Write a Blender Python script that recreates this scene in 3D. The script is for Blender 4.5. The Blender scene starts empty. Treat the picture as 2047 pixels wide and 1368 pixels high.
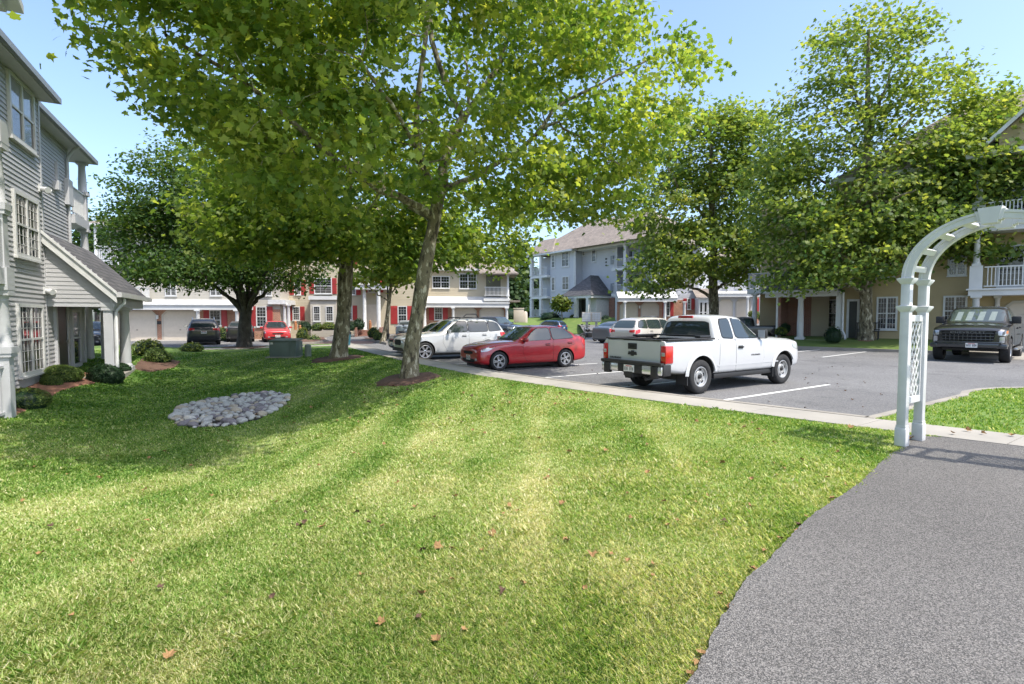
import bpy, bmesh, math, random
import numpy as np
from mathutils import Vector, Matrix
from mathutils.bvhtree import BVHTree
random.seed(7); RNG = np.random.default_rng(7)
S = bpy.context.scene; COL = S.collection

# ------------------------------------------------------------------ camera
EYE, FPX, PITCH = 1.68, 1023.5, math.atan(48/1023.5)
cam = bpy.data.objects.new('camera', bpy.data.cameras.new('camera')); COL.objects.link(cam)
cam.location = (0, 0, EYE); cam.rotation_euler = (math.pi/2-PITCH, 0, 0)
cam.data.sensor_width = 36; cam.data.lens = 18.0; cam.data.clip_start = 0.05; cam.data.clip_end = 3000
S.camera = cam
# ------------------------------------------------------------------ sky and sun
SUN_AZ = Vector((0.80, -0.60)); SUN_EL = math.radians(60)
W = bpy.data.worlds.new('World'); S.world = W; W.use_nodes = True
_n = W.node_tree.nodes; _l = W.node_tree.links
sky = _n.new('ShaderNodeTexSky'); sky.sky_type = 'NISHITA'; sky.sun_disc = False
sky.sun_elevation = SUN_EL; sky.sun_rotation = math.atan2(SUN_AZ.x, SUN_AZ.y)
sky.air_density = 1.0; sky.dust_density = 2.4; sky.ozone_density = 2.6
_n['Background'].inputs['Strength'].default_value = 0.14
_l.new(sky.outputs[0], _n['Background'].inputs['Color'])
sd = Vector((SUN_AZ.x*math.cos(SUN_EL), SUN_AZ.y*math.cos(SUN_EL), math.sin(SUN_EL)))
sun = bpy.data.objects.new('sun', bpy.data.lights.new('sun', 'SUN')); COL.objects.link(sun)
sun.data.energy = 2.3; sun.data.angle = math.radians(0.53); sun.data.color = (1.0, 0.94, 0.84)
sun.rotation_euler = (-sd).to_track_quat('-Z', 'Y').to_euler(); sun.location = (20, -20, 40)
S.view_settings.view_transform = 'Standard'; S.view_settings.look = 'None'
S.view_settings.exposure = 1.36; S.view_settings.gamma = 1.0
S.cycles.use_denoising = True
S.cycles.max_bounces = 7; S.cycles.transparent_max_bounces = 8

# ------------------------------------------------------------------ helpers
def G(px, py, z=0.0, Y=None):
    """world point of a direction given in photograph pixels, on height z or at depth Y"""
    a = (px-1023.5)/FPX; b = -(py-684)/FPX
    d = np.array([a, math.cos(PITCH)+b*math.sin(PITCH), -math.sin(PITCH)+b*math.cos(PITCH)])
    t = Y/d[1] if Y is not None else (z-EYE)/d[2]
    p = np.array([0, 0, EYE])+t*d
    return Vector(p)
K0 = np.array([3.76, 9.48]); DK = np.array([-.555, .832]); DH = np.array([.832, .555])
_wu = np.arange(-30, 40, .1); _ww = np.interp(_wu, [-30, -2.35, .3, 3.03, 6.16, 11.4, 17., 23.4, 30, 60], [7.0, .55, 0., -.36, -.66, -.60, -.12, .45, 1.0, 1.0])
for _ in range(120): _ww[1:-1] = .25*_ww[:-2]+.5*_ww[1:-1]+.25*_ww[2:]
def bend(u): return np.interp(u, _wu, _ww)      # the pavement is not quite straight
def UV(x, y):
    u = (x-K0[0])*DK[0]+(y-K0[1])*DK[1]; return u, (x-K0[0])*DH[0]+(y-K0[1])*DH[1]-bend(u)
def XY(u, v): return K0+u*DK+(v+bend(u))*DH
def sm(a, b, x):
    t = np.clip((x-a)/(b-a), 0, 1); return t*t*(3-2*t)
def T(x, y):
    """height of the lawn"""
    x = np.asarray(x, float); y = np.asarray(y, float); u, v = UV(x, y)
    dip = sm(-1.3, -7.0, v)*0.74*sm(-5.5, 4.5, u)*(1-0.97*sm(9, 21, u))
    rise = sm(-7.6, -11.2, v)*0.47
    z = .125-dip+rise*sm(-5.5, 4.5, u)*(1-.5*sm(12, 20, u))
    z = z+.018*np.sin(x*1.7+y*.6)*sm(-2, -5, v)*sm(-2.5, 0, u)
    return z
def GT(px, py):
    z = 0.
    for _ in range(12):
        p = G(px, py, z); z = .5*z+.5*float(T(p.x, p.y))
    p = G(px, py, z); return p
def vnoise(x, y, s, seed=0):
    x = np.asarray(x)/s; y = np.asarray(y)/s
    xi = np.floor(x).astype(np.int64); yi = np.floor(y).astype(np.int64); fx = x-xi; fy = y-yi
    fx = fx*fx*(3-2*fx); fy = fy*fy*(3-2*fy)
    def h(a, b):
        n = (a*374761393+b*668265263+seed*974711) & 0x7fffffff
        n = ((n ^ (n >> 13))*1274126177) & 0x7fffffff
        return ((n ^ (n >> 16)) & 0xffff)/65535.
    return (h(xi, yi)*(1-fx)+h(xi+1, yi)*fx)*(1-fy)+(h(xi, yi+1)*(1-fx)+h(xi+1, yi+1)*fx)*fy

# ------------------------------------------------------------------ materials
def mat(name, col, rough=.6, metal=0., var=.12, vscale=6., bump=0., bscale=60., spec=.5, coat=0., col2=None, detail=6.):
    m = bpy.data.materials.new(name); m.use_nodes = True; nt = m.node_tree; N = nt.nodes; L = nt.links
    b = N['Principled BSDF']; b.inputs['Roughness'].default_value = rough; b.inputs['Metallic'].default_value = metal
    b.inputs['Specular IOR Level'].default_value = spec
    if coat: b.inputs['Coat Weight'].default_value = coat; b.inputs['Coat Roughness'].default_value = .03
    tc = N.new('ShaderNodeTexCoord')
    if var or col2:
        no = N.new('ShaderNodeTexNoise'); no.inputs['Scale'].default_value = vscale; no.inputs['Detail'].default_value = detail
        L.new(tc.outputs['Object'], no.inputs['Vector'])
        r = N.new('ShaderNodeValToRGB'); r.color_ramp.elements[0].position = .3; r.color_ramp.elements[1].position = .7
        c2 = col2 or tuple(min(1, c*(1+var)) for c in col); c1 = col if col2 else tuple(c*(1-var) for c in col)
        r.color_ramp.elements[0].color = (*c1, 1); r.color_ramp.elements[1].color = (*c2, 1)
        L.new(no.outputs['Fac'], r.inputs['Fac']); L.new(r.outputs['Color'], b.inputs['Base Color'])
    else: b.inputs['Base Color'].default_value = (*col, 1)
    if bump:
        n2 = N.new('ShaderNodeTexNoise'); n2.inputs['Scale'].default_value = bscale; n2.inputs['Detail'].default_value = 4
        bp = N.new('ShaderNodeBump'); bp.inputs['Strength'].default_value = bump; bp.inputs['Distance'].default_value = .02
        L.new(tc.outputs['Object'], n2.inputs['Vector']); L.new(n2.outputs['Fac'], bp.inputs['Height']); L.new(bp.outputs['Normal'], b.inputs['Normal'])
    return m
def brick_mat(name, c1, c2, mortar, bw=.21, bh=.072, ms=.01, zf=1.0, offs=.5, bias=0., bump=.4):
    m = bpy.data.materials.new(name); m.use_nodes = True; nt = m.node_tree; N = nt.nodes; L = nt.links; b = N['Principled BSDF']
    b.inputs['Roughness'].default_value = .85
    tc = N.new('ShaderNodeTexCoord'); s = N.new('ShaderNodeSeparateXYZ'); c = N.new('ShaderNodeCombineXYZ')
    ad = N.new('ShaderNodeMath'); ad.operation = 'ADD'; mu = N.new('ShaderNodeMath'); mu.operation = 'MULTIPLY'; mu.inputs[1].default_value = zf
    L.new(tc.outputs['Object'], s.inputs[0]); L.new(s.outputs['X'], ad.inputs[0]); L.new(s.outputs['Y'], ad.inputs[1])
    L.new(ad.outputs[0], c.inputs['X']); L.new(s.outputs['Z'], mu.inputs[0]); L.new(mu.outputs[0], c.inputs['Y'])
    bt = N.new('ShaderNodeTexBrick'); bt.inputs['Scale'].default_value = 1; bt.inputs['Brick Width'].default_value = bw; bt.inputs['Row Height'].default_value = bh
    bt.inputs['Mortar Size'].default_value = ms; bt.inputs['Color1'].default_value = (*c1, 1); bt.inputs['Color2'].default_value = (*c2, 1); bt.inputs['Mortar'].default_value = (*mortar, 1)
    bt.offset = offs; bt.inputs['Bias'].default_value = bias
    L.new(c.outputs[0], bt.inputs['Vector'])
    no = N.new('ShaderNodeTexNoise'); no.inputs['Scale'].default_value = 1.3; no.inputs['Detail'].default_value = 5; L.new(tc.outputs['Object'], no.inputs['Vector'])
    mx = N.new('ShaderNodeMix'); mx.data_type = 'RGBA'; mx.blend_type = 'MULTIPLY'; mx.inputs[0].default_value = .55
    L.new(bt.outputs['Color'], mx.inputs[6])
    rp = N.new('ShaderNodeValToRGB'); rp.color_ramp.elements[0].position = .3; rp.color_ramp.elements[0].color = (.6, .6, .6, 1); rp.color_ramp.elements[1].position = .65
    L.new(no.outputs['Fac'], rp.inputs['Fac']); L.new(rp.outputs['Color'], mx.inputs[7]); L.new(mx.outputs[2], b.inputs['Base Color'])
    bp = N.new('ShaderNodeBump'); bp.inputs['Strength'].default_value = bump; bp.inputs['Distance'].default_value = .008; bp.invert = True
    L.new(bt.outputs['Fac'], bp.inputs['Height']); L.new(bp.outputs['Normal'], b.inputs['Normal'])
    return m
def glass_mat(name, col, rough=.03):
    m = bpy.data.materials.new(name); m.use_nodes = True; b = m.node_tree.nodes['Principled BSDF']
    b.inputs['Base Color'].default_value = (*col, 1); b.inputs['Roughness'].default_value = rough; b.inputs['Specular IOR Level'].default_value = .8
    b.inputs['IOR'].default_value = 1.52
    return m
def leaf_mat(name, ramp, trans=.45, rough=.5, tcol=None, spec=.3):
    """leaf with per-leaf tint attribute and light passing through"""
    m = bpy.data.materials.new(name); m.use_nodes = True; nt = m.node_tree; N = nt.nodes; L = nt.links; b = N['Principled BSDF']
    at = N.new('ShaderNodeAttribute'); at.attribute_name = 'tint'
    r = N.new('ShaderNodeValToRGB'); el = r.color_ramp.elements
    while len(el) < len(ramp): el.new(.5)
    for e, (p, c) in zip(el, ramp): e.position = p; e.color = (*c, 1)
    L.new(at.outputs['Fac'], r.inputs['Fac']); L.new(r.outputs['Color'], b.inputs['Base Color'])
    b.inputs['Roughness'].default_value = rough; b.inputs['Specular IOR Level'].default_value = spec
    if trans:
        t = N.new('ShaderNodeBsdfTranslucent'); mx = N.new('ShaderNodeMixShader'); mx.inputs[0].default_value = trans
        hm = N.new('ShaderNodeMix'); hm.data_type = 'RGBA'; hm.blend_type = 'MULTIPLY'; hm.inputs[0].default_value = 1
        hm.inputs[7].default_value = (*(tcol or (1.5, 1.35, .55)), 1)
        L.new(r.outputs['Color'], hm.inputs[6]); L.new(hm.outputs[2], t.inputs['Color'])
        L.new(b.outputs[0], mx.inputs[1]); L.new(t.outputs[0], mx.inputs[2]); L.new(mx.outputs[0], N['Material Output'].inputs['Surface'])
    return m

M = {}
M['white'] = mat('white_vinyl', (.60, .605, .60), .5, var=.09, vscale=5)
M['whitewood'] = mat('white_trim', (.58, .58, .57), .55, var=.07, vscale=1.5)
M['grey_siding'] = mat('grey_siding', (.395, .395, .405), .55, var=.06, vscale=1.2)
M['grey_trim'] = mat('grey_trim', (.48, .485, .50), .5, var=.05, vscale=2)
M['soffit'] = mat('soffit', (.52, .52, .53), .6, var=.05)
M['fascia'] = mat('dark_gutter', (.23, .25, .26), .5, var=.08)
M['cream'] = mat('cream_siding', (.46, .40, .29), .6, var=.05, vscale=.8)
M['cream2'] = mat('pale_cream_siding', (.44, .41, .35), .6, var=.05, vscale=.8)
M['tan'] = mat('yellow_tan_siding', (.40, .315, .17), .6, var=.06, vscale=.8)
M['blue_siding'] = mat('blue_grey_siding', (.48, .495, .525), .6, var=.04, vscale=.6)
M['pale_grey'] = mat('pale_grey_siding', (.44, .445, .47), .6, var=.04, vscale=.6)
M['brick'] = brick_mat('red_brick', (.33, .115, .07), (.22, .075, .05), (.42, .36, .30))
M['brick_orange'] = brick_mat('orange_brick', (.40, .155, .085), (.30, .115, .06), (.45, .38, .30))
M['shingle_dark'] = brick_mat('dark_shingles', (.075, .075, .082), (.14, .135, .14), (.04, .04, .042), .32, .14, .012, 1.0, .5, 0, .8)
M['shingle_tan'] = brick_mat('tan_shingles', (.30, .25, .205), (.23, .19, .16), (.16, .135, .115), .32, .15, .012, 1.0, .5, 0, .8)
M['shutter'] = mat('red_shutter', (.36, .035, .035), .5, var=.1)
M['garage'] = mat('garage_door_white', (.54, .48, .40), .5, var=.04)
M['pane'] = glass_mat('window_pane', (.018, .022, .026))
M['pane_blind'] = glass_mat('window_pane_with_blind', (.09, .085, .08), .06)
M['pane_pale'] = glass_mat('window_pane_pale', (.30, .31, .33), .06)
M['door_dark'] = mat('dark_green_door', (.022, .03, .03), .4, var=.1)
M['black'] = mat('black_metal', (.018, .018, .02), .4, var=.1)
M['concrete'] = mat('concrete', (.27, .255, .225), .85, col2=(.36, .335, .295), vscale=1.1, bump=.25, bscale=55)
M['kerb'] = mat('kerb_concrete', (.23, .21, .18), .85, col2=(.31, .285, .245), vscale=1.4, bump=.25, bscale=40)
M['paint'] = mat('line_paint', (.62, .62, .60), .7, col2=(.75, .75, .72), vscale=5)
M['mulch'] = mat('mulch', (.085, .045, .03), .95, col2=(.17, .10, .07), vscale=28, bump=1., bscale=45)
M['mulch_red'] = mat('red_mulch', (.16, .07, .045), .95, col2=(.28, .14, .09), vscale=28, bump=1., bscale=45)
M['dirt'] = mat('stone_bed_dirt', (.03, .026, .022), .95, var=.3, bump=.6)
M['metal_green'] = mat('transformer_green', (.13, .17, .15), .5, var=.08, vscale=3)
M['pedestal'] = mat('pedestal_green', (.24, .27, .23), .55, var=.1)
M['pavers'] = brick_mat('red_pavers', (.27, .17, .14), (.20, .12, .10), (.18, .14, .12), .2, .1, .008, 1., .5, 0, .3)
M['orange'] = mat('orange_bollard', (.36, .15, .06), .6, var=.12)
M['steel'] = mat('bright_metal', (.62, .62, .62), .3, .9, var=.05)
M['rubber'] = mat('tyre_rubber', (.022, .022, .023), .85, var=.25, vscale=20)
M['plastic'] = mat('black_plastic', (.02, .02, .021), .6, var=.15, vscale=12)
M['gap'] = mat('shut_line', (.012, .012, .012), .8, var=0)
M['rim'] = mat('alloy_rim', (.50, .50, .51), .32, .75, var=.06)
M['steelwheel'] = mat('steel_wheel', (.44, .44, .44), .42, .55, var=.1)
M['chrome'] = mat('chrome', (.66, .66, .67), .2, .65, var=.03)
M['carglass'] = glass_mat('car_glass', (.022, .032, .034), .02)
M['carglass_light'] = glass_mat('car_glass_light', (.05, .068, .068), .02)
M['shade'] = mat('pale_painted_reflection', (.17, .21, .20), .5, var=.12, vscale=9)  # pale tone for reflections painted on the black pickup's windshield
M['tail'] = mat('tail_lamp', (.45, .012, .010), .18, var=.1, coat=.8)
M['amber'] = mat('amber_lamp', (.70, .20, .04), .2, var=.1, coat=.6)
M['lamp'] = mat('head_lamp', (.42, .43, .44), .1, .35, var=.1, vscale=20, coat=1.)
M['plate'] = mat('number_plate', (.72, .71, .68), .5, var=.03)
M['ink'] = mat('plate_ink', (.02, .02, .05), .6, var=0)
M['inkred'] = mat('plate_ink_red', (.5, .03, .03), .6, var=0)
def paint(name, c, rough=.32, metal=0., coat=1.): return mat(name, c, rough, metal, var=.03, vscale=2., coat=coat)
M['p_white'] = paint('white_paint', (.50, .505, .515)); M['p_red'] = paint('red_paint', (.37, .008, .014), .3)
M['p_black'] = paint('black_paint', (.012, .012, .014)); M['p_silverwhite'] = paint('pearl_paint', (.47, .475, .48))
M['p_blue'] = paint('blue_paint', (.03, .075, .16)); M['p_grey'] = paint('grey_paint', (.12, .13, .14), .3, .4)
M['p_beige'] = paint('champagne_paint', (.52, .48, .42), .3, .2); M['p_silver'] = paint('silver_blue_paint', (.26, .30, .33), .3, .3)
M['p_bred'] = paint('bright_red_paint', (.48, .025, .03)); M['p_dark'] = paint('dark_slate_paint', (.025, .027, .032))

bark_ramp_cache = {}
def bark_mat(name, a, b_, c):
    m = bpy.data.materials.new(name); m.use_nodes = True; nt = m.node_tree; N = nt.nodes; L = nt.links; b = N['Principled BSDF']
    b.inputs['Roughness'].default_value = .85
    tc = N.new('ShaderNodeTexCoord'); mp = N.new('ShaderNodeMapping'); mp.inputs['Scale'].default_value = (5, 5, 1.9); L.new(tc.outputs['Object'], mp.inputs[0])
    no = N.new('ShaderNodeTexNoise'); no.inputs['Scale'].default_value = 1.6; no.inputs['Detail'].default_value = 5; no.inputs['Roughness'].default_value = .62; L.new(mp.outputs[0], no.inputs['Vector'])
    r = N.new('ShaderNodeValToRGB'); e = r.color_ramp.elements; e.new(.5); e.new(.6)
    for q, (p, cc) in zip(e, ((.40, a), (.45, b_), (.55, b_), (.60, c))): q.position = p; q.color = (*cc, 1)
    L.new(no.outputs['Fac'], r.inputs['Fac']); L.new(r.outputs['Color'], b.inputs['Base Color'])
    n2 = N.new('ShaderNodeTexNoise'); n2.inputs['Scale'].default_value = 7; n2.inputs['Detail'].default_value = 6; L.new(mp.outputs[0], n2.inputs['Vector'])
    bp = N.new('ShaderNodeBump'); bp.inputs['Strength'].default_value = .7; bp.inputs['Distance'].default_value = .03
    L.new(n2.outputs['Fac'], bp.inputs['Height']); L.new(bp.outputs['Normal'], b.inputs['Normal'])
    return m
M['bark'] = bark_mat('sycamore_bark', (.055, .045, .028), (.17, .145, .09), (.46, .42, .32))
M['bark_dark'] = bark_mat('dark_bark', (.03, .025, .02), (.055, .046, .038), (.09, .08, .068))
M['leaf_syc'] = leaf_mat('sycamore_leaf', [(0, (.060, .125, .028)), (.45, (.155, .225, .045)), (.8, (.29, .335, .075)), (1, (.38, .38, .10))], .56, tcol=(1.9, 1.85, .85))
M['leaf_far'] = leaf_mat('plane_leaf', [(0, (.060, .125, .034)), (.5, (.155, .22, .052)), (.85, (.30, .345, .085)), (1, (.40, .39, .11))], .52, tcol=(2.0, 1.85, .9))
M['leaf_dark'] = leaf_mat('zelkova_leaf', [(0, (.034, .085, .024)), (.6, (.082, .15, .034)), (1, (.21, .25, .06))], .48)
M['leaf_wood'] = leaf_mat('woodland_leaf', [(0, (.03, .065, .025)), (.6, (.06, .11, .04)), (1, (.12, .16, .06))], .35)
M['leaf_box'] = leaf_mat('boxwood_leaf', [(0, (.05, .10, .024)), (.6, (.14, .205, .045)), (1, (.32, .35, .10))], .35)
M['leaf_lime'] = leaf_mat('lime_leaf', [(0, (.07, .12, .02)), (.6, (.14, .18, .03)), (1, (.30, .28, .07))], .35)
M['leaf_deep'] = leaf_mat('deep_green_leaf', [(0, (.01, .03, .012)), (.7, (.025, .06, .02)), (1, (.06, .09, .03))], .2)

# ------------------------------------------------------------------ mesh builder
class MB:
    def __init__(s): s.v = []; s.f = []; s.m = []
    def add(s, vs, fs, mi=0, mtx=None):
        o = len(s.v)
        s.v += [tuple((mtx @ Vector(q)) if mtx is not None else q) for q in vs]
        s.f += [tuple(i+o for i in f) for f in fs]; s.m += [mi]*len(fs); return s
    def quad(s, a, b, c, d, mi=0): return s.add([a, b, c, d], [(0, 1, 2, 3)], mi)
    def poly(s, pts, mi=0): return s.add(pts, [tuple(range(len(pts)))], mi)
    def box(s, x0, x1, y0, y1, z0, z1, mi=0, mtx=None, bev=0.):
        x0, x1 = min(x0, x1), max(x0, x1); y0, y1 = min(y0, y1), max(y0, y1); z0, z1 = min(z0, z1), max(z0, z1)
        if bev:
            bm = bmesh.new(); r = bmesh.ops.create_cube(bm, size=1)
            for v in bm.verts: v.co = ((x0+x1)/2+v.co.x*(x1-x0), (y0+y1)/2+v.co.y*(y1-y0), (z0+z1)/2+v.co.z*(z1-z0))
            bmesh.ops.bevel(bm, geom=bm.edges[:], offset=bev, segments=2, affect='EDGES', profile=.5)
            s.frombm(bm, mi, mtx); return s
        v = [(x0, y0, z0), (x1, y0, z0), (x1, y1, z0), (x0, y1, z0), (x0, y0, z1), (x1, y0, z1), (x1, y1, z1), (x0, y1, z1)]
        return s.add(v, [(0, 3, 2, 1), (4, 5, 6, 7), (0, 1, 5, 4), (1, 2, 6, 5), (2, 3, 7, 6), (3, 0, 4, 7)], mi, mtx)
    def frombm(s, bm, mi=0, mtx=None):
        bm.verts.index_update(); s.add([tuple(v.co) for v in bm.verts], [tuple(v.index for v in f.verts) for f in bm.faces], mi, mtx); bm.free(); return s
    def prism(s, pts, z0, z1, mi=0, mi_side=None):
        n = len(pts); a = sum(pts[i][0]*pts[(i+1) % n][1]-pts[(i+1) % n][0]*pts[i][1] for i in range(n))
        if a < 0: pts = pts[::-1]
        zt = (lambda p: z1) if not callable(z1) else z1
        s.add([(p[0], p[1], z0) for p in pts]+[(p[0], p[1], zt(p)) for p in pts],
              [tuple(range(n))[::-1]], mi); o = len(s.v)-2*n
        s.f.append(tuple(range(o+n, o+2*n))); s.m.append(mi)
        for i in range(n):
            j = (i+1) % n; s.f.append((o+i, o+j, o+n+j, o+n+i)); s.m.append(mi if mi_side is None else mi_side)
        return s
    def tube(s, pts, rads, n=8, mi=0, cap=True):
        pts = [Vector(p) for p in pts]; rings = []; o = len(s.v); up = Vector((0.02, 1, .01))
        for i, p in enumerate(pts):
            d = (pts[min(i+1, len(pts)-1)]-pts[max(i-1, 0)]).normalized()
            a = d.cross(up)
            if a.length < .05: a = d.cross(Vector((1, 0, 0)))
            a.normalize(); b = d.cross(a)
            for k in range(n):
                t = 2*math.pi*k/n; s.v.append(tuple(p+(a*math.cos(t)+b*math.sin(t))*rads[i]))
        for i in range(len(pts)-1):
            for k in range(n):
                k2 = (k+1) % n; s.f.append((o+i*n+k, o+i*n+k2, o+(i+1)*n+k2, o+(i+1)*n+k)); s.m.append(mi)
        if cap:
            s.f.append(tuple(o+k for k in range(n))[::-1]); s.m.append(mi)
            s.f.append(tuple(o+(len(pts)-1)*n+k for k in range(n))); s.m.append(mi)
        return s
    def lathe(s, prof, n=24, mi=0, mtx=None):
        """profile of (radius, axial) about the local z axis"""
        o = len(s.v); vs = []
        for r, z in prof:
            for k in range(n):
                t = 2*math.pi*k/n; q = Vector((r*math.cos(t), r*math.sin(t), z)); vs.append(tuple(mtx @ q if mtx is not None else q))
        s.v += vs
        for i in range(len(prof)-1):
            for k in range(n):
                k2 = (k+1) % n; s.f.append((o+i*n+k, o+i*n+k2, o+(i+1)*n+k2, o+(i+1)*n+k)); s.m.append(mi)
        return s
    def build(s, name, mats, parent=None, smooth=None, loc=None):
        me = bpy.data.meshes.new(name); me.from_pydata(s.v, [], s.f)
        if not isinstance(mats, (list, tuple)): mats = [mats]
        for m in mats: me.materials.append(M[m] if isinstance(m, str) else m)
        if len(mats) > 1: me.polygons.foreach_set('material_index', s.m)
        if smooth is not None:
            me.shade_smooth(); me.set_sharp_from_angle(angle=math.radians(smooth))
        me.update(); o = bpy.data.objects.new(name, me); COL.objects.link(o)
        if parent is not None: o.parent = parent
        if loc is not None: o.location = loc
        return o
def tag(o, label, cat, group=None, kind=None):
    if label: o['label'] = label
    if cat: o['category'] = cat
    if group: o['group'] = group
    if kind: o['kind'] = kind
    return o
def struct(o, kind='structure'): o['kind'] = kind; return o
def thing(name, label, cat, loc=(0, 0, 0), rz=0, group=None):
    o = bpy.data.objects.new(name, None); COL.objects.link(o); o.location = loc; o.rotation_euler = (0, 0, rz)
    o.empty_display_size = .2
    return tag(o, label, cat, group)
def dup(root, loc, rz=None, label=None):
    r = root.copy(); COL.objects.link(r); r.location = loc
    if rz is not None: r.rotation_euler = (0, 0, rz)
    if label: r['label'] = label
    for ch in list(root.children):
        c = ch.copy(); COL.objects.link(c); c.parent = r
        for g in list(ch.children):
            d = g.copy(); COL.objects.link(d); d.parent = c
    return r
def np_mesh(name, verts, nper, nfaces, mat_, tint=None, parent=None, smooth=False):
    """many equal polygons of nper own vertices each"""
    me = bpy.data.meshes.new(name); nv = len(verts)
    me.vertices.add(nv); me.vertices.foreach_set('co', np.ascontiguousarray(verts, dtype=np.float32).ravel())
    if isinstance(nper, int):
        loops = np.arange(nv, dtype=np.int32); starts = np.arange(nfaces, dtype=np.int32)*nper
    else: loops, starts = nper
    me.loops.add(len(loops)); me.loops.foreach_set('vertex_index', loops.astype(np.int32))
    me.polygons.add(len(starts)); me.polygons.foreach_set('loop_start', starts.astype(np.int32))
    me.update(calc_edges=True); me.validate()
    if tint is not None:
        a = me.attributes.new('tint', 'FLOAT', 'POINT'); a.data.foreach_set('value', np.ascontiguousarray(tint, dtype=np.float32))
    me.materials.append(M[mat_] if isinstance(mat_, str) else mat_)
    if smooth: me.shade_smooth()
    o = bpy.data.objects.new(name, me); COL.objects.link(o)
    if parent is not None: o.parent = parent
    return o
# ================================================================== GROUND
def asphalt_mat(name, c1, c2, speck, sscale=90., bump=.25, cracks=True):
    m = mat(name, c1, .88, col2=c2, vscale=.35, bump=bump, bscale=170, detail=9.); nt = m.node_tree; N = nt.nodes; L = nt.links; b = N['Principled BSDF']
    src = b.inputs['Base Color'].links[0].from_socket
    tc = [n for n in N if n.type == 'TEX_COORD'][0]
    v = N.new('ShaderNodeTexVoronoi'); v.inputs['Scale'].default_value = sscale; L.new(tc.outputs['Object'], v.inputs['Vector'])
    r = N.new('ShaderNodeValToRGB'); r.color_ramp.elements[0].color = (.62, .62, .62, 1); r.color_ramp.elements[1].color = (*speck, 1); r.color_ramp.elements[0].position = .25; r.color_ramp.elements[1].position = .95
    s = N.new('ShaderNodeSeparateXYZ'); L.new(v.outputs['Color'], s.inputs[0]); L.new(s.outputs[0], r.inputs['Fac'])
    mx = N.new('ShaderNodeMix'); mx.data_type = 'RGBA'; mx.blend_type = 'MULTIPLY'; mx.inputs[0].default_value = 1
    L.new(src, mx.inputs[6]); L.new(r.outputs['Color'], mx.inputs[7]); L.new(mx.outputs[2], b.inputs['Base Color'])
    if cracks:
        nd = N.new('ShaderNodeTexNoise'); nd.inputs['Scale'].default_value = 1.1; nd.inputs['Detail'].default_value = 6; L.new(tc.outputs['Object'], nd.inputs['Vector'])
        va = N.new('ShaderNodeVectorMath'); va.operation = 'MULTIPLY_ADD'; va.inputs[1].default_value = (1.3, 1.3, 1.3); L.new(nd.outputs['Color'], va.inputs[0]); L.new(tc.outputs['Object'], va.inputs[2])
        vc = N.new('ShaderNodeTexVoronoi'); vc.feature = 'DISTANCE_TO_EDGE'; vc.inputs['Scale'].default_value = .17; L.new(va.outputs[0], vc.inputs['Vector'])
        rc = N.new('ShaderNodeValToRGB'); rc.color_ramp.elements[0].color = (.35, .35, .36, 1); rc.color_ramp.elements[0].position = .0; rc.color_ramp.elements[1].position = .0035; L.new(vc.outputs['Distance'], rc.inputs['Fac'])
        ns = N.new('ShaderNodeTexNoise'); ns.inputs['Scale'].default_value = .55; ns.inputs['Detail'].default_value = 7; ns.inputs['Roughness'].default_value = .7; L.new(tc.outputs['Object'], ns.inputs['Vector'])
        rs = N.new('ShaderNodeValToRGB'); rs.color_ramp.elements[0].color = (.62, .62, .63, 1); rs.color_ramp.elements[0].position = .32; rs.color_ramp.elements[1].position = .46; L.new(ns.outputs['Fac'], rs.inputs['Fac'])
        p = mx.outputs[2]
        for q in (rc, rs):
            m2 = N.new('ShaderNodeMix'); m2.data_type = 'RGBA'; m2.blend_type = 'MULTIPLY'; m2.inputs[0].default_value = .8; L.new(p, m2.inputs[6]); L.new(q.outputs['Color'], m2.inputs[7]); p = m2.outputs[2]
        L.new(p, b.inputs['Base Color'])
    return m
M['asphalt'] = asphalt_mat('asphalt', (.137, .136, .138), (.182, .181, .182), (1.35, 1.35, 1.33), 70)
M['gravel'] = asphalt_mat('bonded_gravel', (.094, .090, .085), (.138, .133, .127), (2.4, 2.35, 2.3), 190, .8, False)
M['rough_ground'] = mat('rough_ground', (.05, .08, .025), .95, col2=(.10, .12, .045), vscale=.3)

def uvpts(l): return [tuple(XY(u, v)) for u, v in l]
def ground_plane():
    mb = MB(); mb.quad((-900, -900, -1.3), (900, -900, -1.3), (900, 900, -1.3), (-900, 900, -1.3)); struct(mb.build('ground', 'rough_ground'))
ground_plane()
mb = MB(); mb.poly([(*p, 0.) for p in uvpts([(float(q), .08) for q in np.arange(-20, 26.3, 1.)]+[(25.98, -75), (110, -75), (110, 70), (-20, 70)])])
struct(mb.build('parking_lot', 'asphalt'))

def tint_ground(x, y):
    """0 lush .. 1 straw, the wear of the lawn itself"""
    u, v = UV(x, y)
    n = .50*vnoise(x, y, 1.7, 1)+.3*vnoise(x, y, .55, 2)+.2*vnoise(x, y, .16, 3)
    q = (x*.995-y*.05, y); streak = .6*vnoise(q[0], q[1]*.09, .62, 5)+.4*vnoise(q[0], q[1]*.13, .27, 6)
    near = sm(-2, -5, v)*sm(9, 0, np.hypot(x+1.0, y-4.0))
    t = .40*n+.50*(streak-.36)*sm(0, -2, v)+.24*near*(.1+.9*vnoise(x, y, .8, 9))+.14
    lush = sm(2, 12, u)*.20
    return np.clip(t-lush, 0, 1)
M['turf'] = leaf_mat('turf', [(0, (.055, .12, .02)), (.35, (.145, .22, .048)), (.6, (.26, .30, .11)), (.85, (.41, .39, .22)), (1, (.46, .42, .28))], 0, .9)
M['blade'] = leaf_mat('grass_blade', [(0, (.065, .17, .028)), (.28, (.20, .35, .065)), (.5, (.41, .50, .165)), (.72, (.62, .61, .35)), (1, (.80, .76, .55))], .45, .55, tcol=(1.35, 1.3, .6), spec=.25)

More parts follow.
